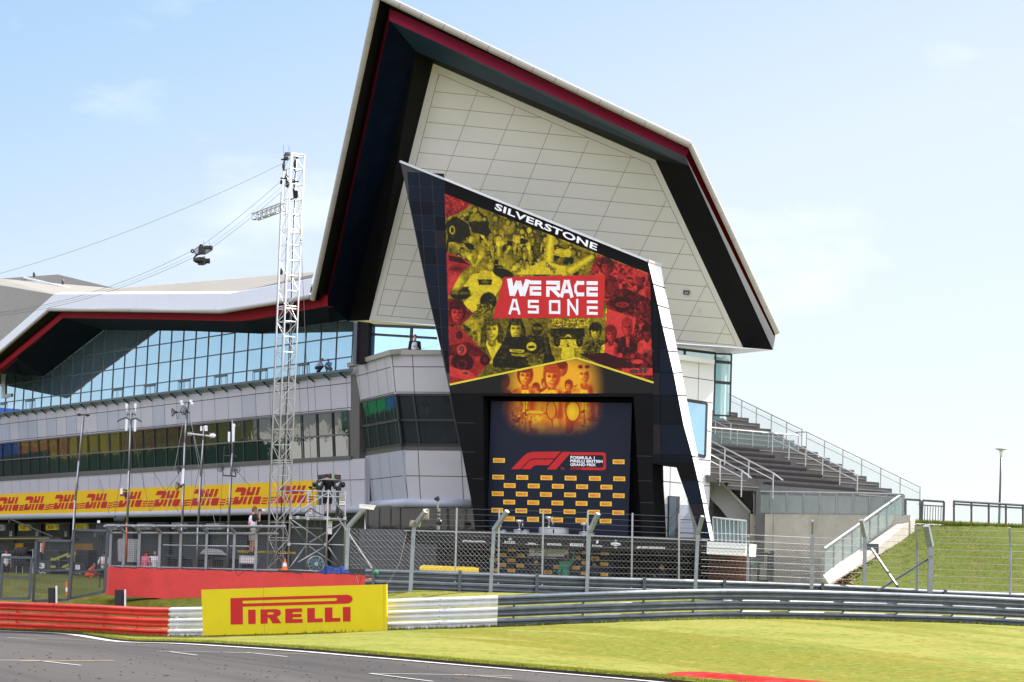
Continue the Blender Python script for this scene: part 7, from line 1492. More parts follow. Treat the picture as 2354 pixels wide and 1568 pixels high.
gp, Wg = person('person in green top reaching up to the white sign', foot_under(1301, 1275, 94.3, 1.74), R(8), dict(er=(.34, .02, 1.60), wr=(.27, .06, 1.87), sr=(.19, 0, 1.44)), top='green_cloth', legs='black_cloth', sleeve='long', skin='skin_dark')
person('person in black holding the other end of the white sign', foot_under(1232, 1279, 94.3, 1.72), R(5), dict(er=(.34, .06, 1.50), wr=(.36, .12, 1.72), el=(-.30, .06, 1.48), wl=(-.30, .12, 1.70)), top='black_cloth', legs='black_cloth', sleeve='long')
person('person in dark suit with white collar facing the interview wall', foot_under(1366, 1283, 94.2, 1.76), R(15), {}, top='navy_cloth', legs='navy_cloth', sleeve='long')
person('masked person in dark clothes below the hashtag on the stage front', foot_under(1523, 1297, 94.4, 1.70), R(110), dict(wr=(.05, .30, 1.25), er=(.25, .10, 1.15), wl=(-.05, .28, 1.2)), top='navy_cloth', legs='navy_cloth', sleeve='long', mask=True)
person('person in white shirt and red cap inside the first garage', foot_under(16, 1262, 134, 1.75), R(200), {}, top='white_cloth', legs='black_cloth', cap='red_clad')
person('person in red and white kit seen through the cage beside a pole', foot_under(336, 1266, 112, 1.75), R(150), {}, top='pink', legs='white_cloth', cap='red_clad'); person('person in striped pale shirt behind the cage mesh', foot_under(357, 1268, 113, 1.7), R(190), {}, top='white_cloth', legs='navy_cloth')

# ================================================================== RED WALL, CAGE, GATES
rw = thing('red_wall', 'long low red painted wall with the cage fence standing on it', 'wall', A(500, 1370, 87.3))
tp_ = [(243, 1303.5, 88.4), (252, 1302.8, 87.7), (470, 1310, 87.0), (698.7, 1316.8, 86.2), (847.6, 1321.4, 86.0)]; bt_ = [(241, 1366, 88.4), (250, 1368, 87.7), (470, 1382, 87.0), (698, 1386, 86.2), (847, 1390, 86.0)]
T3 = [A(*p) for p in tp_]; B3 = [A(*p) for p in bt_]; b = MB(); b.loft(T3, B3); bk2 = [p + V((.1, .55, 0)) for p in T3]; b.loft(bk2, T3); b.loft([p + V((.1, .55, 0)) for p in B3], bk2); b.quad(T3[-1], bk2[-1], B3[-1] + V((.1, .55, 0)), B3[-1]); b.quad(T3[0], bk2[0], B3[0] + V((.1, .55, 0)), B3[0]); b.build('block', 'red_wall', rw)
b = MB(); b.pipe([A(850 - k * 4.5, interp([(243, 1303), (470, 1309), (698, 1316), (850, 1321)], 850 - k * 4.5) + 1.2 * math.sin(k * .9) + .8 * math.sin(k * .37), 85.8 + (850 - k * 4.5 < 698) * .3 + (850 - k * 4.5 < 480) * .6) for k in range(0, 132)], .016, n=5); b.pipe([A(*Z3(80, 945), 85.9), A(*Z3(100, 990), 85.8), A(*Z3(140, 960), 85.8), A(*Z3(150, 945), 85.9)], .012, n=5); b.pipe([A(*Z3(1020, 968), 85.8), A(*Z3(1045, 1050), 85.7)], .012); b.pipe([A(*Z3(1068, 970), 85.8), A(*Z3(1070, 1000), 85.7), A(*Z3(1050, 1055), 85.7)], .012)
t = thing('power_cable', 'black cable lying along the top of the red wall', 'cable', A(500, 1312, 86)); b.build('cable', 'black', t)
cage = thing('cage_fence', 'galvanised cage fence with sloping roof on top of the red wall', 'fence', A(430, 1306, 88))
cx_ = [(252, 1300), (282.8, 1303), (318, 1304), (365, 1305.5), (413, 1307), (472.7, 1309), (536, 1311), (586.5, 1313)]
def cy(px): return interp([(240, 88.3), (470, 87.4), (700, 86.6)], px)
for px, yb in cx_:
    b = MB(); Y = cy(px); p, q_ = A(px, yb + 4, Y), A(px + 3.2, 1224, Y); b.beam(p, q_, .10, .09); b.beam(q_, A(px - 11 if px < 580 else px + 14, 1208.6, Y - .5), .10, .08); b.build('post', 'post', cage)
b = MB(); b.tube(A(244, 1208.4, cy(244) - .5), A(657, 1210.5, cy(650) - .5), .045); b.tube(A(252, 1225, cy(252)), A(640, 1227, cy(640)), .04); b.tube(A(250, 1301, cy(250)), A(640, 1311, cy(640)), .03); b.build('rail', 'post', cage)
b = MB(); N = 92
for i in range(N + 1):
    px = lerp(254, 640, i / N); Y = cy(px); b.tube(A(px + 2, 1226, Y), A(px, interp([(252, 1301), (640, 1312)], px), Y), .006, n=3, cap=False); b.tube(A(px + 2, 1226, Y), A(px - 6, 1209, Y - .5), .006, n=3, cap=False)
for j in range(16): v = j / 15; b.pipe([A(px + 1, lerp(1226, interp([(252, 1301), (640, 1312)], px), v), cy(px)) for px in (254, 350, 450, 550, 640)], .006, n=3)
b.build('mesh', 'post_dark', cage)
def gate(label, pts, Y, nx_, ny_, mids=(), dk='post_dark'):
    t = thing('mesh_gate', label, 'gate', A(pts[3][0], pts[3][1], Y), 'mesh gates at the track entrance'); Q = [A(p[0], p[1], Y) for p in pts]; b = MB()
    for p, z_ in zip(Q, Q[1:] + Q[:1]): b.beam(p, z_, .085)
    for v in mids: b.beam(Q[0].lerp(Q[3], v), Q[1].lerp(Q[2], v), .07)
    b.build('frame', dk, t); b = MB()
    for i in range(1, nx_): b.tube(Q[0].lerp(Q[1], i / nx_), Q[3].lerp(Q[2], i / nx_), .005, n=3, cap=False)
    for i in range(1, ny_): b.tube(Q[0].lerp(Q[3], i / ny_), Q[1].lerp(Q[2], i / ny_), .005, n=3, cap=False)
    b.build('mesh', dk, t); return t
gate('low mesh gate with a small latch frame beside the frame edge', [(5.6, 1280.2), (73.3, 1282), (67.4, 1376), (.7, 1376)], 84.6, 20, 26, (.48,)); gate('middle mesh gate panel in front of the figure three board', [(83.5, 1242), (167.0, 1243.5), (157.5, 1378.4), (76, 1382)], 85, 26, 42, (.5,)); gate('tallest mesh gate panel next to the red wall', [(170, 1218), (247.7, 1220), (240.3, 1360), (160, 1376)], 86, 24, 46, (.63,))
t = thing('marker_post', 'short orange and white marker post at the gate foot', 'marker post', A(*ZF(1045, 1300), 85)); 
for k, (y0, y1, m) in enumerate(((1090, 1130, 'cone'), (1130, 1180, 'cone'), (1180, 1240, 'white_ad'), (1240, 1300, 'cone'))): b = MB(); b.tube(A(*ZF(1047, y0), 85), A(*ZF(1045, y1), 85), .045, n=8); b.build('band', m, t)
for k, (p0, p1, wp, lab) in enumerate((((110.8, 1351), (122.5, 1384), (129.8, 1346.5), 'black box panel on white stake behind the first red rail bay'), ((263.8, 1355.3), (278.4, 1392), (287.5, 1355), 'black box panel on white stake before the red wall'))):
    Y = 84.6; t = thing('light_box', lab, 'signal box', A(p0[0], p1[1] + 6, Y), 'black boxes behind the red rails'); b = MB(); b.plate([A(p0[0], p0[1], Y), A(p1[0], p0[1] + .5, Y), A(p1[0] - .6, p1[1] + 6, Y), A(p0[0] - .6, p1[1] + 5, Y)], V((.12, .22, 0))); b.build('housing', 'black', t)
    b = MB(); b.beam(A(wp[0], wp[1], Y + .1), A(wp[0] + .3, p1[1] + 16, Y + .1), .06); b.build('stake', 'white_panel', t); b = MB(); b.beam(A(p1[0] - 1, p0[1] + 4, Y + .1), A(wp[0], p0[1] + 5, Y + .1), .03); b.beam(A(p1[0] - 1, p1[1] - 2, Y + .1), A(wp[0], p1[1] - 1, Y + .1), .03); b.beam(A(p1[0] + 2, p0[1] + 2, Y + .08), A(p1[0] + 1.4, p1[1] + 4, Y + .08), .05); b.build('bracket', 'mid_grey', t)
t = thing('loudspeaker', 'black loudspeaker on a stand above the tall mesh gate', 'loudspeaker', A(227, 1320, 90)); b = MB(); b.box(A(*ZF(1585, 245), 90), (.34, .3, .24)); b.box(A(*ZF(1585, 315), 90), (.26, .26, .2)); b.build('cabinet', 'black', t); b = MB(); b.tube(A(*ZF(1583, 340), 90), A(*ZF(1560, 1180), 90), .02); b.build('stand', 'black', t); b = MB(); b.box(A(*ZF(1548, 148), 90), (.09, .09, .09)); b.build('sensor', 'white_ad', t)

# ================================================================== LATTICE MAST AND CABLE CAMERA
mast = thing('lattice_mast', 'tall white aluminium lattice mast rising behind the red wall', 'mast', A(640, 1308, 88))
legs = [((652, 357), (613.9, 1308), 88.0), ((669.6, 352), (631.2, 1308), 87.62), ((699, 356), (661.2, 1308), 88.1), ((681, 360), (648, 1308), 88.5)]
LT = [A(a_[0], a_[1], Y) for a_, z_, Y in legs]; LB = [A(z_[0], z_[1], Y) for a_, z_, Y in legs]
for p, q_ in zip(LT, LB): b = MB(); b.tube(q_, p, .027, n=8); b.build('leg', 'alu_white', mast, smooth=True)
nb = 27; b = MB(); b2 = MB()
for k in range(nb + 1):
    v = k / nb
    for i in range(4):
        j = (i + 1) % 4; p, q_ = LT[i].lerp(LB[i], v), LT[j].lerp(LB[j], v); b.tube(p, q_, .011, n=5)
        if k % 5 == 0: b.tube(p + V((0, 0, -.09)), q_ + V((0, 0, -.09)), .011, n=5)
        if k < nb:
            v2 = (k + 1) / nb
            if (k + i) % 2: b2.tube(p, LT[j].lerp(LB[j], v2), .0095, n=5)
            else: b2.tube(q_, LT[i].lerp(LB[i], v2), .0095, n=5)
b.build('crossbar', 'alu_white', mast); b2.build('diagonal', 'alu_white', mast)
b = MB(); c = [A(*Z8(*p), 87.8 + o_) for p, o_ in (((1035, 560), .2), ((1075, 540), .2), ((1062, 800), .25), ((1050, 1200), .25), ((1040, 1568), .25))] + [A(640, 1300, 88.2)]; b.pipe(c, .022, n=6); b.build('power_lead', 'black', mast)
t = thing('truss_arm', 'short square truss arm sticking out from the mast', 'truss', A(*Z8(850, 680), 87.6)); ends = [((690, 682), (940, 588), 87.2), ((690, 738), (955, 652), 87.2), ((745, 742), (990, 655), 87.6), ((745, 690), (985, 592), 87.6)]
E0 = [A(*Z8(*a_), Y) for a_, z_, Y in ends]; E1 = [A(*Z8(*z_), Y + .35) for a_, z_, Y in ends]
b = MB()
for p, q_ in zip(E0, E1): b.tube(p, q_, .028, n=7)
for k in range(7):
    for i in range(4): j = (i + 1) % 4; p = E0[i].lerp(E1[i], k / 6); b.tube(p, E0[j].lerp(E1[j], k / 6), .014, n=5); (k < 6) and b.tube(p, E0[j].lerp(E1[j], (k + 1) / 6), .013, n=5)
b.build('truss', 'alu', t)
b = MB()
for (x, y, rx, rz) in ((1010, 150, .10, .07), (972, 255, .05, .14), (1075, 240, .06, .16), (1000, 190, .11, .08), (952, 400, .05, .09), (1010, 420, .08, .14), (1085, 180, .09, .06), (1000, 350, .07, .08), (1060, 390, .05, .08)): b.ell(A(*Z8(x, y), 87.9), (rx, .07, rz), 12, 8)
for a_, z_ in (((985, 150), (975, 300)), ((1000, 290), (995, 440)), ((1075, 200), (1070, 300)), ((1085, 300), (1060, 480)), ((950, 200), (1000, 190)), ((945, 365), (1010, 370)), ((1040, 400), (1110, 395))): b.tube(A(*Z8(*a_), 87.9), A(*Z8(*z_), 87.9), .03, n=6)
t = thing('winch_gear', 'dark pulleys and winch gear lashed to the mast head', 'winch', A(*Z8(1020, 450), 87.9)); b.build('pulleys', 'black', t, smooth=True)
b = MB(); b.plate([A(*Z8(*p), 87.6) for p in ((1055, 480), (1075, 470), (1100, 480), (1098, 530), (1080, 550), (1060, 535))], V((0, .2, 0))); b.build('bag', 'black_cloth', t); b = MB(); b.box(A(*Z8(1010, 150), 87.9), (.20, .2, .10)); b.tube(A(*Z8(1022, 140), 87.9), A(*Z8(1020, 75), 87.9), .006); b.tube(A(*Z8(975, 160), 87.9), A(*Z8(970, 70), 87.9), .006); b.build('antenna', 'mid_grey', t)
for a_, z_, lab in (((975, 380), (997, 905), 'yellow webbing strap down the near corner of the mast'), ((1100, 450), (1128, 915), 'yellow webbing strap down the outer corner of the mast')):
    t = thing('webbing_strap', lab, 'strap', A(*Z8(*z_), 87.5), 'straps on the mast'); b = MB(); p = Z8(*a_); q_ = Z8(*z_); b.beam(A(p[0], p[1], 87.5), A(p[0] + 2, p[1] + 30, 87.5), .05, .01); b.beam(A(p[0] + 2, p[1] + 30, 87.5), A(q_[0], q_[1], 87.5), .05, .01); b.build('webbing', 'm_yel2', t); b = MB(); b.tube(A(q_[0], q_[1], 87.5), A(q_[0] + 1, q_[1] + 3, 87.5), .03); b.build('shackle', 'mid_grey', t)
def wire(label, pts, r=.010, name='steel_cable', m='mid_grey', grp='cables of the suspended camera', cat='cable'):
    t = thing(name, label, cat, pts[0], grp); b = MB(); b.pipe(pts, r, n=4); b.build('strand', m, t)
def sag(p, q_, s, n=14): return [p.lerp(q_, i / n) - V((0, 0, s * 4 * (i / n) * (1 - i / n))) for i in range(n + 1)]
wire('highest steel cable running from the mast head out of frame', sag(A(*Z8(958, 237), 88), A(-60, 645, 92), .35), .006)
SC_ = A(464, 583, 90)
for k, (m_, s_, e_, lab) in enumerate(((Z8(938, 403), Z8(270, 950), (-40, 722), 'upper of the three camera cables'), (Z8(950, 448), Z8(320, 965), (-40, 725), 'middle of the three camera cables'), (Z8(955, 487), Z8(335, 985), (-40, 729), 'lower of the three camera cables'))):
    wire(lab, sag(A(*m_, 88), A(*s_, 90), .05, 8) + sag(A(s_[0] - 28, s_[1] + 16, 90), A(*e_, 96), .45), .007 if k != 1 else .004)
t = thing('cable_camera', 'black stabilised camera hanging from a grey cable carriage in the sky', 'camera', SC_)
b = MB(); q_ = [A(*Z8(*p), 90) for p in ((160, 1005), (220, 965), (320, 968), (330, 1000), (262, 1040), (175, 1042))]; b.plate(q_, V((0, .35, 0))); b.build('carriage', 'steel_pale', t)
b = MB()
for x, y in ((157, 1020), (322, 988), (235, 975)): b.lathe([(.03, -.05), (.075, -.04), (.075, .04), (.03, .05)], A(*Z8(x, y), 89.9), 14, axis=(0, 1, 0))
b.box(A(*Z8(240, 1015), 89.9), (.22, .3, .26)); b.box(A(*Z8(290, 985), 89.9), (.2, .2, .08)); b.tube(A(*Z8(257, 960), 90), A(*Z8(256, 925), 90), .006); b.tube(A(*Z8(309, 965), 90), A(*Z8(308, 935), 90), .006); b.build('pulley', 'black', t)
b = MB(); b.pipe([A(*Z8(*p), 90) for p in ((250, 1040), (205, 1048), (178, 1068), (168, 1100), (175, 1110))], .035, n=8); b.build('arm', 'black', t, smooth=True)
b = MB(); b.ell(A(*Z8(225, 1103), 90), (.24, .15, .13), 16, 10); b.box(A(*Z8(262, 1112), 90), (.16, .2, .20)); b.tube(A(*Z8(270, 1108), 90), A(*Z8(312, 1108), 90), .085, .10, n=14); b.box(A(*Z8(235, 1138), 90), (.22, .2, .05)); b.tube(A(*Z8(252, 1090), 90), A(*Z8(252, 1066), 90), .02); b.tube(A(*Z8(268, 1090), 90), A(*Z8(266, 1068), 90), .02); b.build('camera_head', 'black', t, smooth=False)
# guy wires of the mast
for k, (a_, z_) in enumerate(((Z8(1130, 930), (712, 1010)), ((712, 1010), ZH(520, 870)), (Z8(950, 500), (612, 1300)), (Z8(998, 905), (640, 1010)), (ZH(315, 20), ZH(350, 960)), (ZH(545, 10), ZH(610, 1050)))):
    wire(('guy wire from the yellow strap down past the roof edge', 'lower guy wire running down to the scaffold', 'guy wire straight down the near side of the mast', 'wire hanging inside the mast', 'thin wire in front of the scaffold control box', 'thin wire beside the camera operator')[k], [A(*a_, 87.2), A(*z_, 87.4)], .009, 'guy_wire', grp='guy wires of the mast', cat='wire')

# ================================================================== SCAFFOLD PLATFORM
sc = thing('scaffold_tower', 'silver scaffold tower carrying the television cameras', 'scaffold', A(*ZH(560, 1410), 89))
def hz(p, Y): return A(*ZH(*p), Y)
tubes = {'standard': [((215, 340), (170, 1410), 88.2), ((700, 360), (660, 1425), 88.0), ((925, 375), (900, 1350), 89.4), ((440, 390), (400, 1410), 89.8)],
 'ledger': [((200, 372), (930, 386), 88.1), ((195, 715), (915, 742), 88.1), ((205, 735), (915, 755), 89.6), ((190, 1065), (650, 1078), 88.1), ((700, 1075), (905, 1082), 88.6), ((165, 1408), (660, 1425), 88.1), ((215, 850), (620, 865), 89.7), ((440, 440), (900, 455), 89.7)],
 'brace': [((215, 695), (690, 400), 88.05), ((230, 660), (430, 400), 89.5), ((720, 400), (915, 718), 88.6), ((210, 745), (620, 1030), 88.1), ((450, 1050), (880, 790), 89.5), ((700, 1050), (915, 760), 88.6), ((185, 1390), (400, 1090), 89.3), ((300, 1310), (640, 1105), 88.1), ((450, 1100), (800, 1345), 89.5), ((700, 1110), (850, 1345), 88.5), ((215, 790), (400, 1050), 89.5)]}
for nme, lst in tubes.items():
    for a_, z_, Y in lst: b = MB(); b.tube(hz(a_, Y), hz(z_, Y + (.6 if nme == 'brace' else 0)), .026 if nme != 'standard' else .03, n=8); b.build(nme, 'alu', sc, smooth=True)
b = MB()
for p in ((700, 385), (920, 400), (700, 730), (915, 730), (205, 725), (665, 1075), (185, 1070), (440, 400), (665, 730), (430, 735), (300, 720)): b.box(hz(p, 88.05), (.11, .1, .11))
b.build('coupler', 'alu', sc); b = MB(); b.plate([hz(p, 88.3) for p in ((210, 722), (912, 745), (912, 758), (210, 735))], V((0, 1.5, 0))); b.build('deck', 'galv', sc)
b = MB(); b.beam(hz((820, 718), 87.8), A(*Z3(1165, 945), 82.2), .04); b.build('stay', 'alu', sc)
t = thing('hazard_sign', 'small white sign with black and yellow hazard bars on the scaffold', 'sign', hz((875, 580), 89)); HP = Pl(hz((875, 530), 88.95), (0, -1, 0)); b = MB(); b.plate(HP.q([ZH(842, 482), ZH(914, 484), ZH(912, 580), ZH(840, 577)]), V((0, .02, 0))); b.build('panel', 'white_ad', t)
b = MB(); k2 = MB()
for y0, y1 in ((484, 504), (556, 577)):
    b.poly(HP.q([ZH(843, y0), ZH(913, y0 + 2), ZH(912, y1 + 2), ZH(842, y1)], .004))
    for j in range(6): x = 845 + j * 11.5; k2.poly(HP.q([ZH(x, y1), ZH(x + 6, y1), ZH(x + 12, y0 + 1), ZH(x + 6, y0 + 1)], .008))
b.build('hazard_bar', 'chevron', t); write(k2, HP, [ZH(848, 520), ZH(906, 522), ZH(906, 538), ZH(848, 536)], 'MAXIMUM HEIGHT', .008, bold=.01); k2.build('marking', 'black_ad', t)
t = thing('control_box', 'grey metal control box standing on the scaffold deck', 'box', hz((500, 712), 88.6)); b = MB(); b.plate([hz(p, 88.6) for p in ((400, 575), (532, 562), (530, 705), (392, 706))], V((.1, .5, 0))); b.plate([hz(p, 88.5) for p in ((534, 560), (598, 556), (596, 710), (532, 708))], V((.1, .4, 0))); b.build('housing', 'bay_panel', t); b = MB(); b.plate([hz(p, 88.55) for p in ((440, 627), (482, 627), (481, 673), (438, 672))], V((0, .01, 0))); b.build('label_plate', 'white_ad', t)
b = MB(); b.plate([hz(p, 88.53) for p in ((448, 634), (474, 634), (470, 646), (446, 646))], V((0, .01, 0))); b.build('label_mark', 'red_ad', t)
t = thing('cable_loop', 'loop of black cable hanging from the scaffold deck rail', 'cable', hz((840, 700), 88.4)); b = MB(); b.pipe([hz((835 + 42 * math.cos(a_ / 3), 665 + 50 * math.sin(a_ / 3)), 88.4) for a_ in range(20)], .02, n=6); b.pipe([hz(p, 88.4) for p in ((355, 695), (420, 640), (470, 600), (520, 640), (600, 680), (680, 700))], .02, n=6); b.build('cable', 'black', t)
t = thing('column_loudspeaker', 'white column loudspeaker strapped inside the scaffold', 'loudspeaker', hz((718, 940), 88.6)); b = MB(); b.plate([hz(p, 88.6) for p in ((690, 768), (745, 768), (742, 850), (690, 850))], V((0, .2, 0))); b.plate([hz(p, 88.6) for p in ((690, 858), (744, 858), (740, 940), (690, 938))], V((0, .2, 0))); b.build('cabinet', 'white_panel', t)
def tvcam(x, y, hood, label, sgn):
    t = thing('television_camera', label, 'television camera', hz((x, y + 90), 90.1), 'broadcast cameras on the scaffold'); Y = 90.1; b = MB(); b.box(hz((x, y), Y), (.24, .45, .26)); b.box(hz((x - 20 * sgn, y - 30), Y - .1), (.12, .2, .14)); b.box(hz((x - 25 * sgn, y + 35), Y), (.10, .2, .14)); b.box(hz((x + 10 * sgn, y + 60), Y), (.2, .2, .12)); b.build('body', 'black', t)
    b = MB(); b.tube(hz((x + 18 * sgn, y), Y - .1), hz((x + 70 * sgn, y + 4), Y + .1), .09, .11, n=14); b.build('lens', 'black', t)
    b = MB(); b.plate([hz(p, Y - .25) for p in hood], V((0, .5, 0))); b.build('viewfinder', 'black', t)
    b = MB(); cxh = sum(p[0] for p in hood) / 4; cyh = sum(p[1] for p in hood) / 4; b.plate([hz(p, Y - .262) for p in ((cxh - 12, cyh + 6), (cxh - 2, cyh - 6), (cxh + 16, cyh - 6), (cxh + 4, cyh + 6))], V((0, .008, 0))); b.build('tally_mark', 'red_ad', t)
    b = MB(); b.tube(hz((x, y + 60), Y), hz((x, 735), Y + .2), .06, n=10); b.tube(hz((x, 480), Y), hz((x - 30, 735), Y), .025); b.tube(hz((x, 480), Y), hz((x + 30, 738), Y), .025); b.build('pedestal', 'mid_grey', t)
    b = MB(); b.ell(hz((x - 8, y + 5), Y - .24), (.06, .04, .06)); b.ell(hz((x + 14, y - 18), Y - .24), (.04, .04, .035)); b.build('knob', 'alu', t)
tvcam(588, 285, ((548, 168), (690, 152), (692, 182), (560, 222)), 'television camera at the operator\'s left hand, pointing away', -1)
tvcam(820, 290, ((775, 160), (852, 162), (850, 220), (780, 214)), 'television camera at the operator\'s right with long lens', 1)
t = thing('microphone_arm', 'small black microphone on an arm beside the camera operator', 'microphone', hz((470, 350), 89.8)); b = MB(); b.ell(hz((462, 328), 89.8), (.07, .07, .055)); b.build('head', 'black', t, smooth=True); b = MB(); b.pipe([hz((470, 345), 89.8), hz((480, 355), 89.8), hz((545, 335), 89.8)], .03, n=6); b.build('arm', 'black', t)
# cone, tape, reel and tarp on the wall top
t = thing('traffic_cone', 'orange traffic cone with a white band on top of the red wall', 'traffic cone', hz((124, 1412), 87.4)); c = hz((124, 1412), 87.4); b = MB(); b.lathe([(.13, 0), (.12, .03), (.085, .14)], c, 18); b.lathe([(.06, .27), (.03, .38), (.025, .42), (0, .42)], c, 18); b.box(c + V((0, 0, .012)), (.30, .28, .024)); b.build('cone', 'cone', t, smooth=False); b = MB(); b.lathe([(.085, .14), (.06, .27)], c, 18); b.build('band', 'white_ad', t)
t = thing('hazard_tape', 'black and yellow tape strung low behind the cage', 'tape', hz((130, 1180), 88.3)); b = MB(); k2 = MB()
def tp2(u): return A(lerp(546, 679, u), lerp(1267.5, 1271, u), 88.3)
b.beam(tp2(0), tp2(1), .02, .075)
for k in range(34): p = tp2(k / 34 + .006); k2.beam(p + V((0, -.012, -.035)), p + V((.04, -.012, .035)), .004, .03)
b.build('band', 'chevron', t); k2.build('stripe', 'black_ad', t)
t = thing('cable_reel', 'large cable reel with teal drum at the scaffold foot', 'cable reel', hz((540, 1420), 88.6)); c = hz((530, 1330), 88.6); b = MB(); ax = V((.25, -1, 0)).normalized()
for o_ in (-.14, .14):
    q_ = V((0, 0, 1)).rotation_difference(ax).to_matrix(); pts = [c + ax * o_ + q_ @ V((.29 * math.cos(k * .314), .29 * math.sin(k * .314), 0)) for k in range(21)]; b.pipe(pts, .014, n=5)
    for k in range(0, 20, 2): b.tube(c + ax * o_, pts[k], .010, n=4)
b.build('flange', 'alu', t); b = MB(); b.lathe([(.0, -.1), (.20, -.1), (.20, .1), (.0, .1)], c, 20, axis=ax); b.build('drum', 'teal', t); b = MB(); b.lathe([(0, -.18), (.07, -.18), (.07, .18), (0, .18)], c, 14, axis=ax); b.build('hub', 'alu', t)
t = thing('tarpaulin', 'crumpled shiny blue tarpaulin on the end of the red wall', 'tarpaulin', hz((800, 1450), 86.9)); rt2 = random.Random(8); NXt, NYt = 26, 10; tb = MB()
for j in range(NYt + 1):
    for i in range(NXt + 1):
        x = lerp(545, 985, i / NXt); v = j / NYt; hgt = interp([(545, 30), (600, 55), (650, 50), (680, 130), (700, 100), (760, 85), (800, 80), (850, 95), (905, 128), (940, 90), (985, 15)], x) * .95; y = 1452 - hgt * (1 - abs(2 * v - 1)) ** .7
        p = hz((x + rt2.uniform(-6, 6), y + rt2.uniform(-7, 7) * (0 if v in (0, 1) else 1)), 86.55 + v * .7 + rt2.uniform(-.05, .05)); tb.v.append(p)
for j in range(NYt):
    for i in range(NXt): a_ = j * (NXt + 1) + i; tb.f += [(a_, a_ + 1, a_ + NXt + 2), (a_, a_ + NXt + 2, a_ + NXt + 1)]; tb.mi += [0, 0]
tb.build('sheet', 'blue_tarp', t)
# covered gear and trolleys behind the cage
def covered(label, pts, Y, m, cat='cover'):
    t = thing('covered_equipment', label, cat, A(pts[0][0], max(p[1] for p in pts), Y)); b = MB(); b.plate([A(p[0], p[1], Y) for p in pts], V((.1, .6, 0))); o = b.build('cover', m, t); return t
covered('grey wrapped cabinet beside the orange based pole', [(270, 1240), (276, 1238), (308, 1239), (309, 1262), (307, 1292), (271, 1290)], 91, 'reel_white'); covered('clear plastic sheet over gear behind the cage', [(459, 1272), (468, 1262), (480, 1260.5), (498, 1263), (506, 1270), (514, 1276), (480, 1275)], 90, 'reel_white'); covered('white plastic crate cover behind the cage', [(551, 1276), (583, 1275.5), (583, 1296), (549, 1295)], 88.9, 'reel_white')
t = thing('gear_bench', 'long dark bench of equipment behind the cage mesh', 'bench', A(470, 1300, 90)); b = MB(); b.plate([A(p[0], p[1], 90.2) for p in ((378, 1275), (565, 1277), (565, 1282), (378, 1280))], V((0, .8, 0))); b.build('bench_top', 'mid_grey', t); b = MB()
for px in (385, 420, 455, 490, 525, 558): b.tube(A(px, 1280, 90.2), A(px, 1308, 90.2), .03); b.box(A(px + 12, 1296, 90.6), (.4, .3, .35))
b.build('frame', 'black', t); b = MB(); b.tube(A(375, 1253, 90.4), A(572, 1256, 90.4), .025); b.build('rail', 'alu', t)

# ================================================================== ANTENNA POLES
def dish(b, c, d, r=.17):
    d = V(d).normalized(); q_ = V((0, 0, 1)).rotation_difference(d).to_matrix(); rim = [c + d * .16 + q_ @ V((r * math.cos(k * math.pi / 5), r * math.sin(k * math.pi / 5), 0)) for k in range(11)]
    b.pipe(rim, .012, n=4)
    for k in range(10): b.tube(rim[k], c, .008, n=4)
    b.pipe([c + (p - c) * .55 for p in rim], .008, n=4); b.ell(c, (.05, .05, .05), 8, 6)
def apole(label, pts, Y, m='alu', r=.024, low=None):
    t = thing('antenna_pole', label, 'antenna pole', A(pts[-1][0], pts[-1][1], Y), 'antenna poles behind the cage'); P = [A(p[0], p[1], Y) for p in pts]
    for i, (p, q_) in enumerate(zip(P, P[1:])): b = MB(); b.tube(q_, p, r * (1 + .15 * i), r * (1 + .12 * i), n=8); b.build('pole_section', low if (low and i == len(P) - 2) else m, t, smooth=True)
    b = MB(); b.pipe([p + V((.05, -.03, 0)) for p in P], .014, n=5); b.build('lead', 'black', t); return t
YA = 90.0
def gg(x, y, Y=YA): return A(*ZG(x, y), Y)
t = apole('antenna pole with two flat clear panels, leaning, next to the gates', [(190.9, 957), (181, 1060), (172, 1150), (158.5, 1378)], 87); b = MB(); b.beam(A(177.5, 953, 87), A(206, 954.5, 87), .05, .05); b.ell(A(182, 953, 87), (.07, .06, .05)); b.ell(A(201, 954, 87), (.07, .06, .05)); b.build('crossbar', 'black', t); b = MB()
for x in (182, 201): b.plate([A(x - 2, 955, 87), A(x + 4.5, 955, 87), A(x + 2.5, 990, 87), A(x - 5, 988, 87)], V((0, .04, 0))); b.plate([A(x, 938, 87), A(x + 3, 938, 87), A(x + 2.5, 951, 87), A(x - .5, 951, 87)], V((0, .03, 0)))
b.build('panel_antenna', 'reel_white', t)
t = apole('antenna pole on an orange foot with four white panels on curved arms', [ZG(325, 130), ZG(318, 260), ZG(300, 740), ZG(280, 1285), (288.5, 1292)], YA, low='cone'); b = MB(); b.pipe([gg(178, 225), gg(230, 200), gg(275, 185), gg(320, 215), gg(370, 190), gg(400, 205), gg(432, 228)], .022, n=6); b.pipe([gg(283, 165), gg(290, 145), gg(322, 160), gg(360, 145), gg(372, 165)], .018, n=6); b.build('arm', 'black', t); b = MB()
for x, y in ((268, 200), (358, 208)): b.plate([gg(x, y), gg(x + 22, y), gg(x + 16, y + 122), gg(x - 6, y + 122)], V((0, .07, 0)))
for x, y in ((266, 38), (358, 38)): b.plate([gg(x, y), gg(x + 23, y), gg(x + 22, y + 44), gg(x, y + 44)], V((0, .05, 0))); b.tube(gg(x + 14, y + 44), gg(x + 14, y + 88), .014)
b.plate([gg(212, 925), gg(238, 925), gg(236, 985), gg(212, 985)], V((0, .05, 0))); b.tube(gg(229, 905), gg(229, 925), .01); b.build('panel_antenna', 'white_ad', t); b = MB()
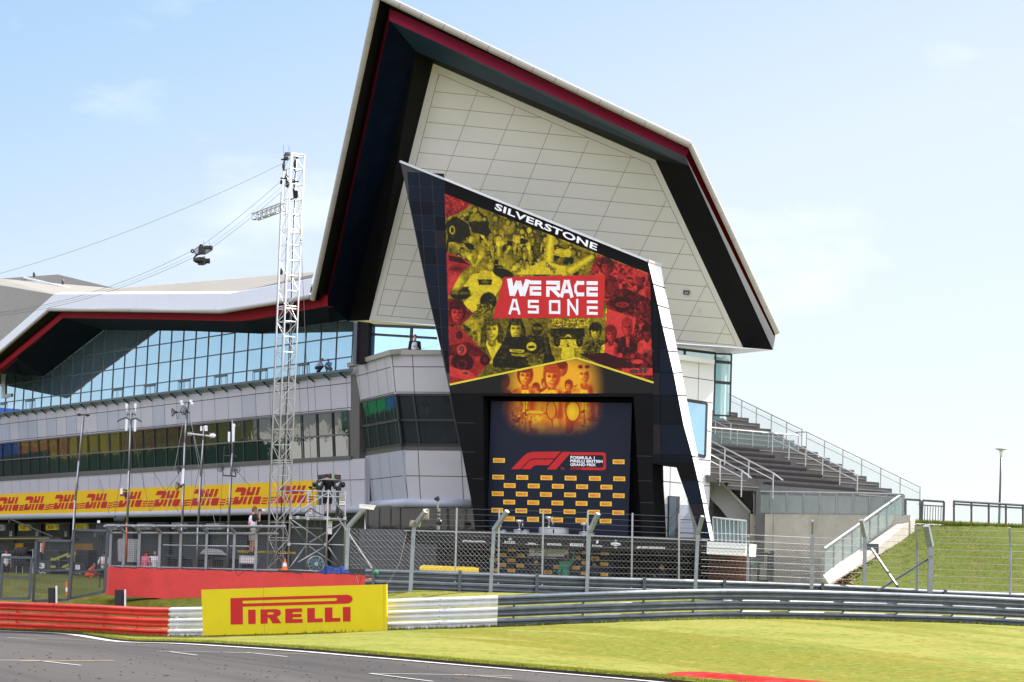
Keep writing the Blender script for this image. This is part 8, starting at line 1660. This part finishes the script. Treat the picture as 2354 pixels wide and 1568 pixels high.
for a_, z_ in (((178, 225), (245, 200)), ((385, 195), (435, 232))):
    for k in range(7): x, y = lerp(a_[0], z_[0], k / 6), lerp(a_[1], z_[1], k / 6); b.tube(gg(x, y - 16), gg(x, y + 18), .008, n=4)
b.build('yagi', 'alu', t); b = MB(); b.beam(gg(240, 940), gg(296, 950), .05); b.box(gg(270, 990), (.1, .1, .2)); b.build('bracket', 'black', t)
t = apole('antenna pole with four dark cone dishes and cameras on top', [ZG(912, 30), ZG(900, 200), ZG(885, 450), ZG(868, 900), ZG(855, 1300), (416.5, 1275)], YA); b = MB(); b.tube(gg(850, 25), gg(968, 35), .02); b.pipe([gg(800, 130), gg(860, 128), gg(905, 165)], .02); b.tube(gg(900, 130), gg(945, 132), .02); b.pipe([gg(800, 150), gg(805, 195), gg(822, 195), gg(826, 140)], .01); b.build('arm', 'mid_grey', t); b = MB()
for x, y, d in ((800, 130, (-1, -.3, -.1)), (905, 118, (-.6, -1, 0)), (862, 728, (-1, -.3, -.1)), (848, 905, (-1, -.4, 0))): dish(b, gg(x, y), d, .16)
b.build('cone_dish', 'black', t); b = MB()
for x, y in ((852, 18), (950, 12), (962, 38), (858, 40)): b.box(gg(x, y), (.10, .12, .09))
b.box(gg(870, 800), (.10, .1, .55)); b.build('camera_unit', 'white_ad', t)
t = apole('thin antenna pole with a long white crossbar and small white boxes', [ZG(1085, 275), ZG(1078, 420), ZG(1050, 800), ZG(1022, 1310), (452, 1300)], YA); b = MB(); b.tube(gg(915, 352), gg(1200, 385), .03); b.tube(gg(1050, 310), gg(1120, 312), .02)
for x in (918, 930, 945, 958): b.tube(gg(x, 335), gg(x, 378), .008)
for x in (1150, 1170, 1190): b.tube(gg(x, 345), gg(x, 400), .012)
b.build('crossbar', 'alu_white', t); b = MB(); b.box(gg(1108, 285), (.11, .1, .11)); b.box(gg(1110, 312), (.1, .1, .1)); b.box(gg(1058, 300), (.06, .06, .18)); b.ell(gg(1180, 375), (.12, .08, .08)); b.build('antenna_box', 'white_ad', t)
t = apole('antenna pole with paired cone dishes on a low bracket', [ZG(1384, 215), ZG(1382, 560), ZG(1365, 800), ZG(1340, 1310), (523, 1300)], YA); b = MB(); b.tube(gg(1285, 790), gg(1420, 800), .025); b.tube(gg(1290, 585), gg(1430, 590), .015); b.tube(gg(1285, 790), gg(1285, 745), .02); b.tube(gg(1418, 798), gg(1418, 750), .02); b.build('bracket', 'black', t); b = MB()
dish(b, gg(1285, 725), (-.5, -1, .3), .16); dish(b, gg(1410, 735), (.4, -1, .3), .16); b.build('cone_dish', 'mid_grey', t); b = MB(); b.plate([gg(1337, 335), gg(1360, 335), gg(1358, 440), gg(1337, 438)], V((0, .08, 0))); b.tube(gg(1397, 250), gg(1392, 440), .05); b.tube(gg(1400, 250), gg(1415, 275), .02); b.build('panel_antenna', 'white_ad', t)
for k, (a_, z_) in enumerate((((868, 240), (690, 1200)), ((925, 60), (1120, 1215)), ((935, 180), (1210, 1320)), ((300, 300), (155, 1190)), ((330, 300), (520, 1160)), ((555, 750), (820, 1170)), ((840, 750), (520, 1170)), ((1040, 700), (940, 1180)), ((1420, 730), (1568, 900)), ((0, 830), (95, 1190)), ((1300, 480), (1250, 1310)))):
    wire('%s guy line of the antenna poles, %s' % (('pale slack', 'pale', 'green', 'thin dark', 'thin grey', 'dark', 'crossing dark', 'short dark', 'dark angled', 'steep dark', 'faint')[k], ('left of the four dishes', 'right of the four dishes', 'beside the crossbar pole', 'by the orange foot', 'over the third red logo', 'falling right over the banner', 'falling left over the banner', 'near the fifth red logo', 'beyond the paired dishes', 'by the leaning pole', 'before the last bays')[k]), [gg(*a_), gg(*z_)], .0075, 'guy_line', 'post_dark' if k not in (0, 1, 2) else 'alu', 'guy lines of the antenna poles', 'wire')

# ================================================================== THINGS ON THE FENCE POSTS
t = thing('security_camera', 'white box security camera on the first bent fence post', 'security camera', A(836, 1172, 80.8)); CP2 = Pl(A(840, 1165, 80.7), (0, -1, 0)); b = MB(); b.plate(CP2.q([ZB(278, 1152), ZB(468, 1170), ZB(440, 1222), ZB(272, 1200)]), V((.02, .22, 0))); b.build('housing', 'white_panel', t); b = MB(); b.plate(CP2.q([ZB(270, 1148), ZB(470, 1166), ZB(466, 1176), ZB(270, 1158)], .03), V((.02, .28, 0))); b.build('sunshield', 'white_panel', t); b = MB(); b.tube(A(*ZB(340, 1210), 80.8), A(*ZB(325, 1250), 80.8), .05); b.build('bracket', 'alu', t)
def furry(label, a_, z_, Y, r, m='fur'):
    t = thing('wind_muff_microphone', label, 'microphone', A(*z_, Y), 'furry microphones along the fence'); p, q_ = A(*a_, Y), A(*z_, Y); d = (q_ - p); L_ = d.length; prof = [(0, 0), (r * .6, .08 * L_), (r, .25 * L_), (r * 1.02, .5 * L_), (r, .78 * L_), (r * .6, .93 * L_), (0, L_)]; b = MB(); b.lathe(prof, p, 18, axis=d)
    rf_ = random.Random(2)
    for k in range(300): a2 = rf_.uniform(0, 6.28); u = rf_.uniform(.05, .95); ax_ = d.normalized(); s1 = ax_.cross(V((0, 1, .1))).normalized(); s2 = ax_.cross(s1); o_ = (s1 * math.cos(a2) + s2 * math.sin(a2)); c = p + d * u + o_ * r * .8; b.add([c - ax_ * .012, c + ax_ * .012, c + o_ * r * .55 + ax_ * rf_.uniform(-.02, .02)], [(0, 1, 2)])
    b.build('muff', m, t, smooth=True); b = MB(); b.tube(p.lerp(q_, .5), p.lerp(q_, .5) + V((-.05, .05, -.28)), .012); b.build('mount', 'black', t)
furry('pale furry microphone upright at the second bent post tip', ZB(1112, 1205), ZB(1112, 1350), 80.6, .085); furry('pale furry microphone lying at the second bent post elbow', ZB(905, 1388), ZB(965, 1398), 80.7, .085); furry('small pale furry microphone just right of the second post elbow', ZB(990, 1395), ZB(1040, 1410), 81.2, .07); furry('large grey furry microphone above the cage roof', ZG(143, 1240), ZG(258, 1243), 88.4, .085, 'fur_grey')
t = thing('paddle_antenna', 'black fin shaped antenna on a pole behind the chain fence', 'antenna', A(1006, 1230, 84)); b = MB(); b.plate([A(*ZB(*p), 84) for p in ((1212, 1075), (1270, 1047), (1275, 1078), (1292, 1085), (1278, 1100), (1262, 1127), (1212, 1095))], V((0, .05, 0))); b.build('fin', 'black', t); b = MB(); b.tube(A(*ZB(1258, 1120), 84), A(*ZB(1255, 1210), 84), .03); b.tube(A(*ZB(1272, 1205), 84), A(*ZB(1262, 1470), 84), .05, n=8); b.build('pole', 'post', t); b = MB(); b.ell(A(*ZB(1275, 1380), 83.9), (.11, .1, .11)); b.box(A(*ZB(1270, 1255), 83.93), (.12, .1, .05)); b.box(A(*ZB(1268, 1305), 83.93), (.12, .1, .05)); b.build('clamp', 'black', t)
t = thing('yellow_cover', 'long low yellow cover showing over the grey barrier', 'cover', A(1030, 1330, 90)); b = MB(); P = [A(px, 1309 + (px - 965) * .04, 90) for px in range(965, 1101, 9)]; prev = None
for i, p in enumerate(P): s_ = .16 * (1 if 0 < i < len(P) - 1 else .8) + (.012 if i % 2 else 0); sec = [p + V((0, -.3, -.25)), p + V((0, -.28, s_ * .5)), p + V((0, -.1, s_)), p + V((0, .2, s_)), p + V((0, .35, 0))]; (prev and b.loft(prev, sec)); prev = sec
b.build('shell', 'chevron', t)
t = thing('green_knot', 'green tape knot tying the scaffold stay to the barrier post', 'knot', A(*Z3(1178, 960), 81)); b = MB(); b.ell(A(*Z3(1178, 958), 81), (.09, .07, .06)); b.ell(A(*Z3(1192, 968), 81), (.05, .04, .06)); b.build('wrap', 'green_sign', t, smooth=True)
wire('slack pale rope hanging from the second fence post', [A(*Z3(*p), 80.9) for p in ((1425, 640), (1400, 760), (1370, 880), (1330, 960), (1290, 1030), (1265, 1052))], .009, 'rope', 'concrete_l', 'loose ropes', 'rope')

# ================================================================== ACROSS THE TRACK (mirrored in the pit windows)
def off(t_, d_, z): p = F_low.o + FD * t_ + NO * d_; return V((p.x, p.y, z))
og = thing('trackside_stand', 'stand across the track seen only mirrored in the pit windows', 'grandstand', off(150, 46, 1.7))
b = MB()
for k in range(6): b.plate([off(96, 45 + k * 1.2, 1.7), off(215, 45 + k * 1.2, 1.7), off(215, 45 + k * 1.2, 2.3 + k * .45), off(96, 45 + k * 1.2, 2.3 + k * .45)], NO * 1.2)
b.build('tier', 'foliage_far', og); b = MB(); b.plate([off(96, 36, 10.3), off(300, 36, 10.3), off(300, 48, 10.3), off(96, 48, 10.3)], V((0, 0, .3))); b.build('roof', 'mid_grey', og); b = MB(); rs_ = random.Random(6)  # overhead slab added out of view to keep sun off the mirrored yellow board
for k in range(260): b.box(off(rs_.uniform(98, 212), 44.6 + rs_.random() * 6, rs_.uniform(2.2, 5)), (rs_.uniform(.3, 2.5), .4, rs_.uniform(.2, .7)), math.atan2(FD.y, FD.x), rs_.choice((0, 1, 2, 3)))
b.build('seating', ['concrete_l', 'dark_grey', 'foliage_far', 'white_panel'], og)
ad = thing('trackside_board', 'huge yellow board with red lettering mirrored in the pit windows', 'advertising board', off(150, 44, 4.6)); WP = Pl(off(150, 44, 5), NO); b = MB(); b.plate([off(96, 44.6, 6.4), off(300, 44.6, 6.4), off(300, 44.6, 1.7), off(96, 44.6, 1.7)], NO * .2, 1); b.plate([off(107, 44, 10), off(290, 44, 10), off(290, 44, 6.3), off(107, 44, 6.3)], NO * .2); b.build('panel', ['yellow_ad', 'foliage_far'], ad)
b = MB()
for t1_, t2_ in ((120, 137), (154, 190)):
    def m3(u, v): return off(lerp(t1_, t2_, u), 43.97, lerp(8.9, 6.7, v))
    for p in LOGO_P:
        if isinstance(p[0][0], (tuple, list)): b.poly([m3(*a_) for a_ in p[0]], 0, [[m3(*a_) for a_ in h] for h in p[1:]])
        else: b.poly([m3(*a_) for a_ in p])
b.build('lettering', 'red_ad', ad)
tr_ = tag(None or (lambda: (lambda b_: ([b_.ell(off(20 + k * 5.2 + rs_.uniform(-2, 2), 52 + rs_.uniform(0, 12), rs_.uniform(1, 3.5)), (rs_.uniform(3, 6), rs_.uniform(3, 6), rs_.uniform(3, 8)), 10, 7) for k in range(17)], b_)[1])(MB()))().build('far_wood', ['foliage_far'], None), kind='stuff')
t = thing('white_marquee', 'white marquee across the track mirrored in the pit windows', 'marquee', off(62, 40, 1.7)); b = MB(); b.plate([off(77, 40, 6.3), off(93, 40, 6.3), off(93, 40, 1.7), off(77, 40, 1.7)], NO * 6); b.build('wall', 'white_panel', t)
bb = thing('gantry_board', 'blue and green board on a gantry mirrored in the bay windows', 'advertising board', (-43, 163, 2)); dd = V((.86, .51, 0)); c = V((-43, 163, 10.5)) + dd * 1.5; b = MB(); b.plate([c - dd * 7 - V((0, 0, 2)), c + dd * 7 - V((0, 0, 2)), c + dd * 7 - V((0, 0, 8)), c - dd * 7 - V((0, 0, 8))], V((-.1, .2, 0)), 3)
b.plate([c - dd * 5 + V((0, 0, 2.4)), c + V((0, 0, 2.4)), c - V((0, 0, 2)), c - dd * 5 - V((0, 0, 2))], V((-.1, .2, 0)), 0); b.plate([c + V((0, 0, 2.4)), c + dd * 5 + V((0, 0, 2.4)), c + dd * 5 - V((0, 0, 2)), c - V((0, 0, 2))], V((-.1, .2, 0)), 1); b.tube(c - dd * 4 - V((0, 0, 6)), c - dd * 4, .2, mi=2); b.tube(c + dd * 4 - V((0, 0, 6)), c + dd * 4, .2, mi=2); b.build('panel', ['hoarding_blue', 'hoarding_green', 'mid_grey', 'dark_grey'], bb)
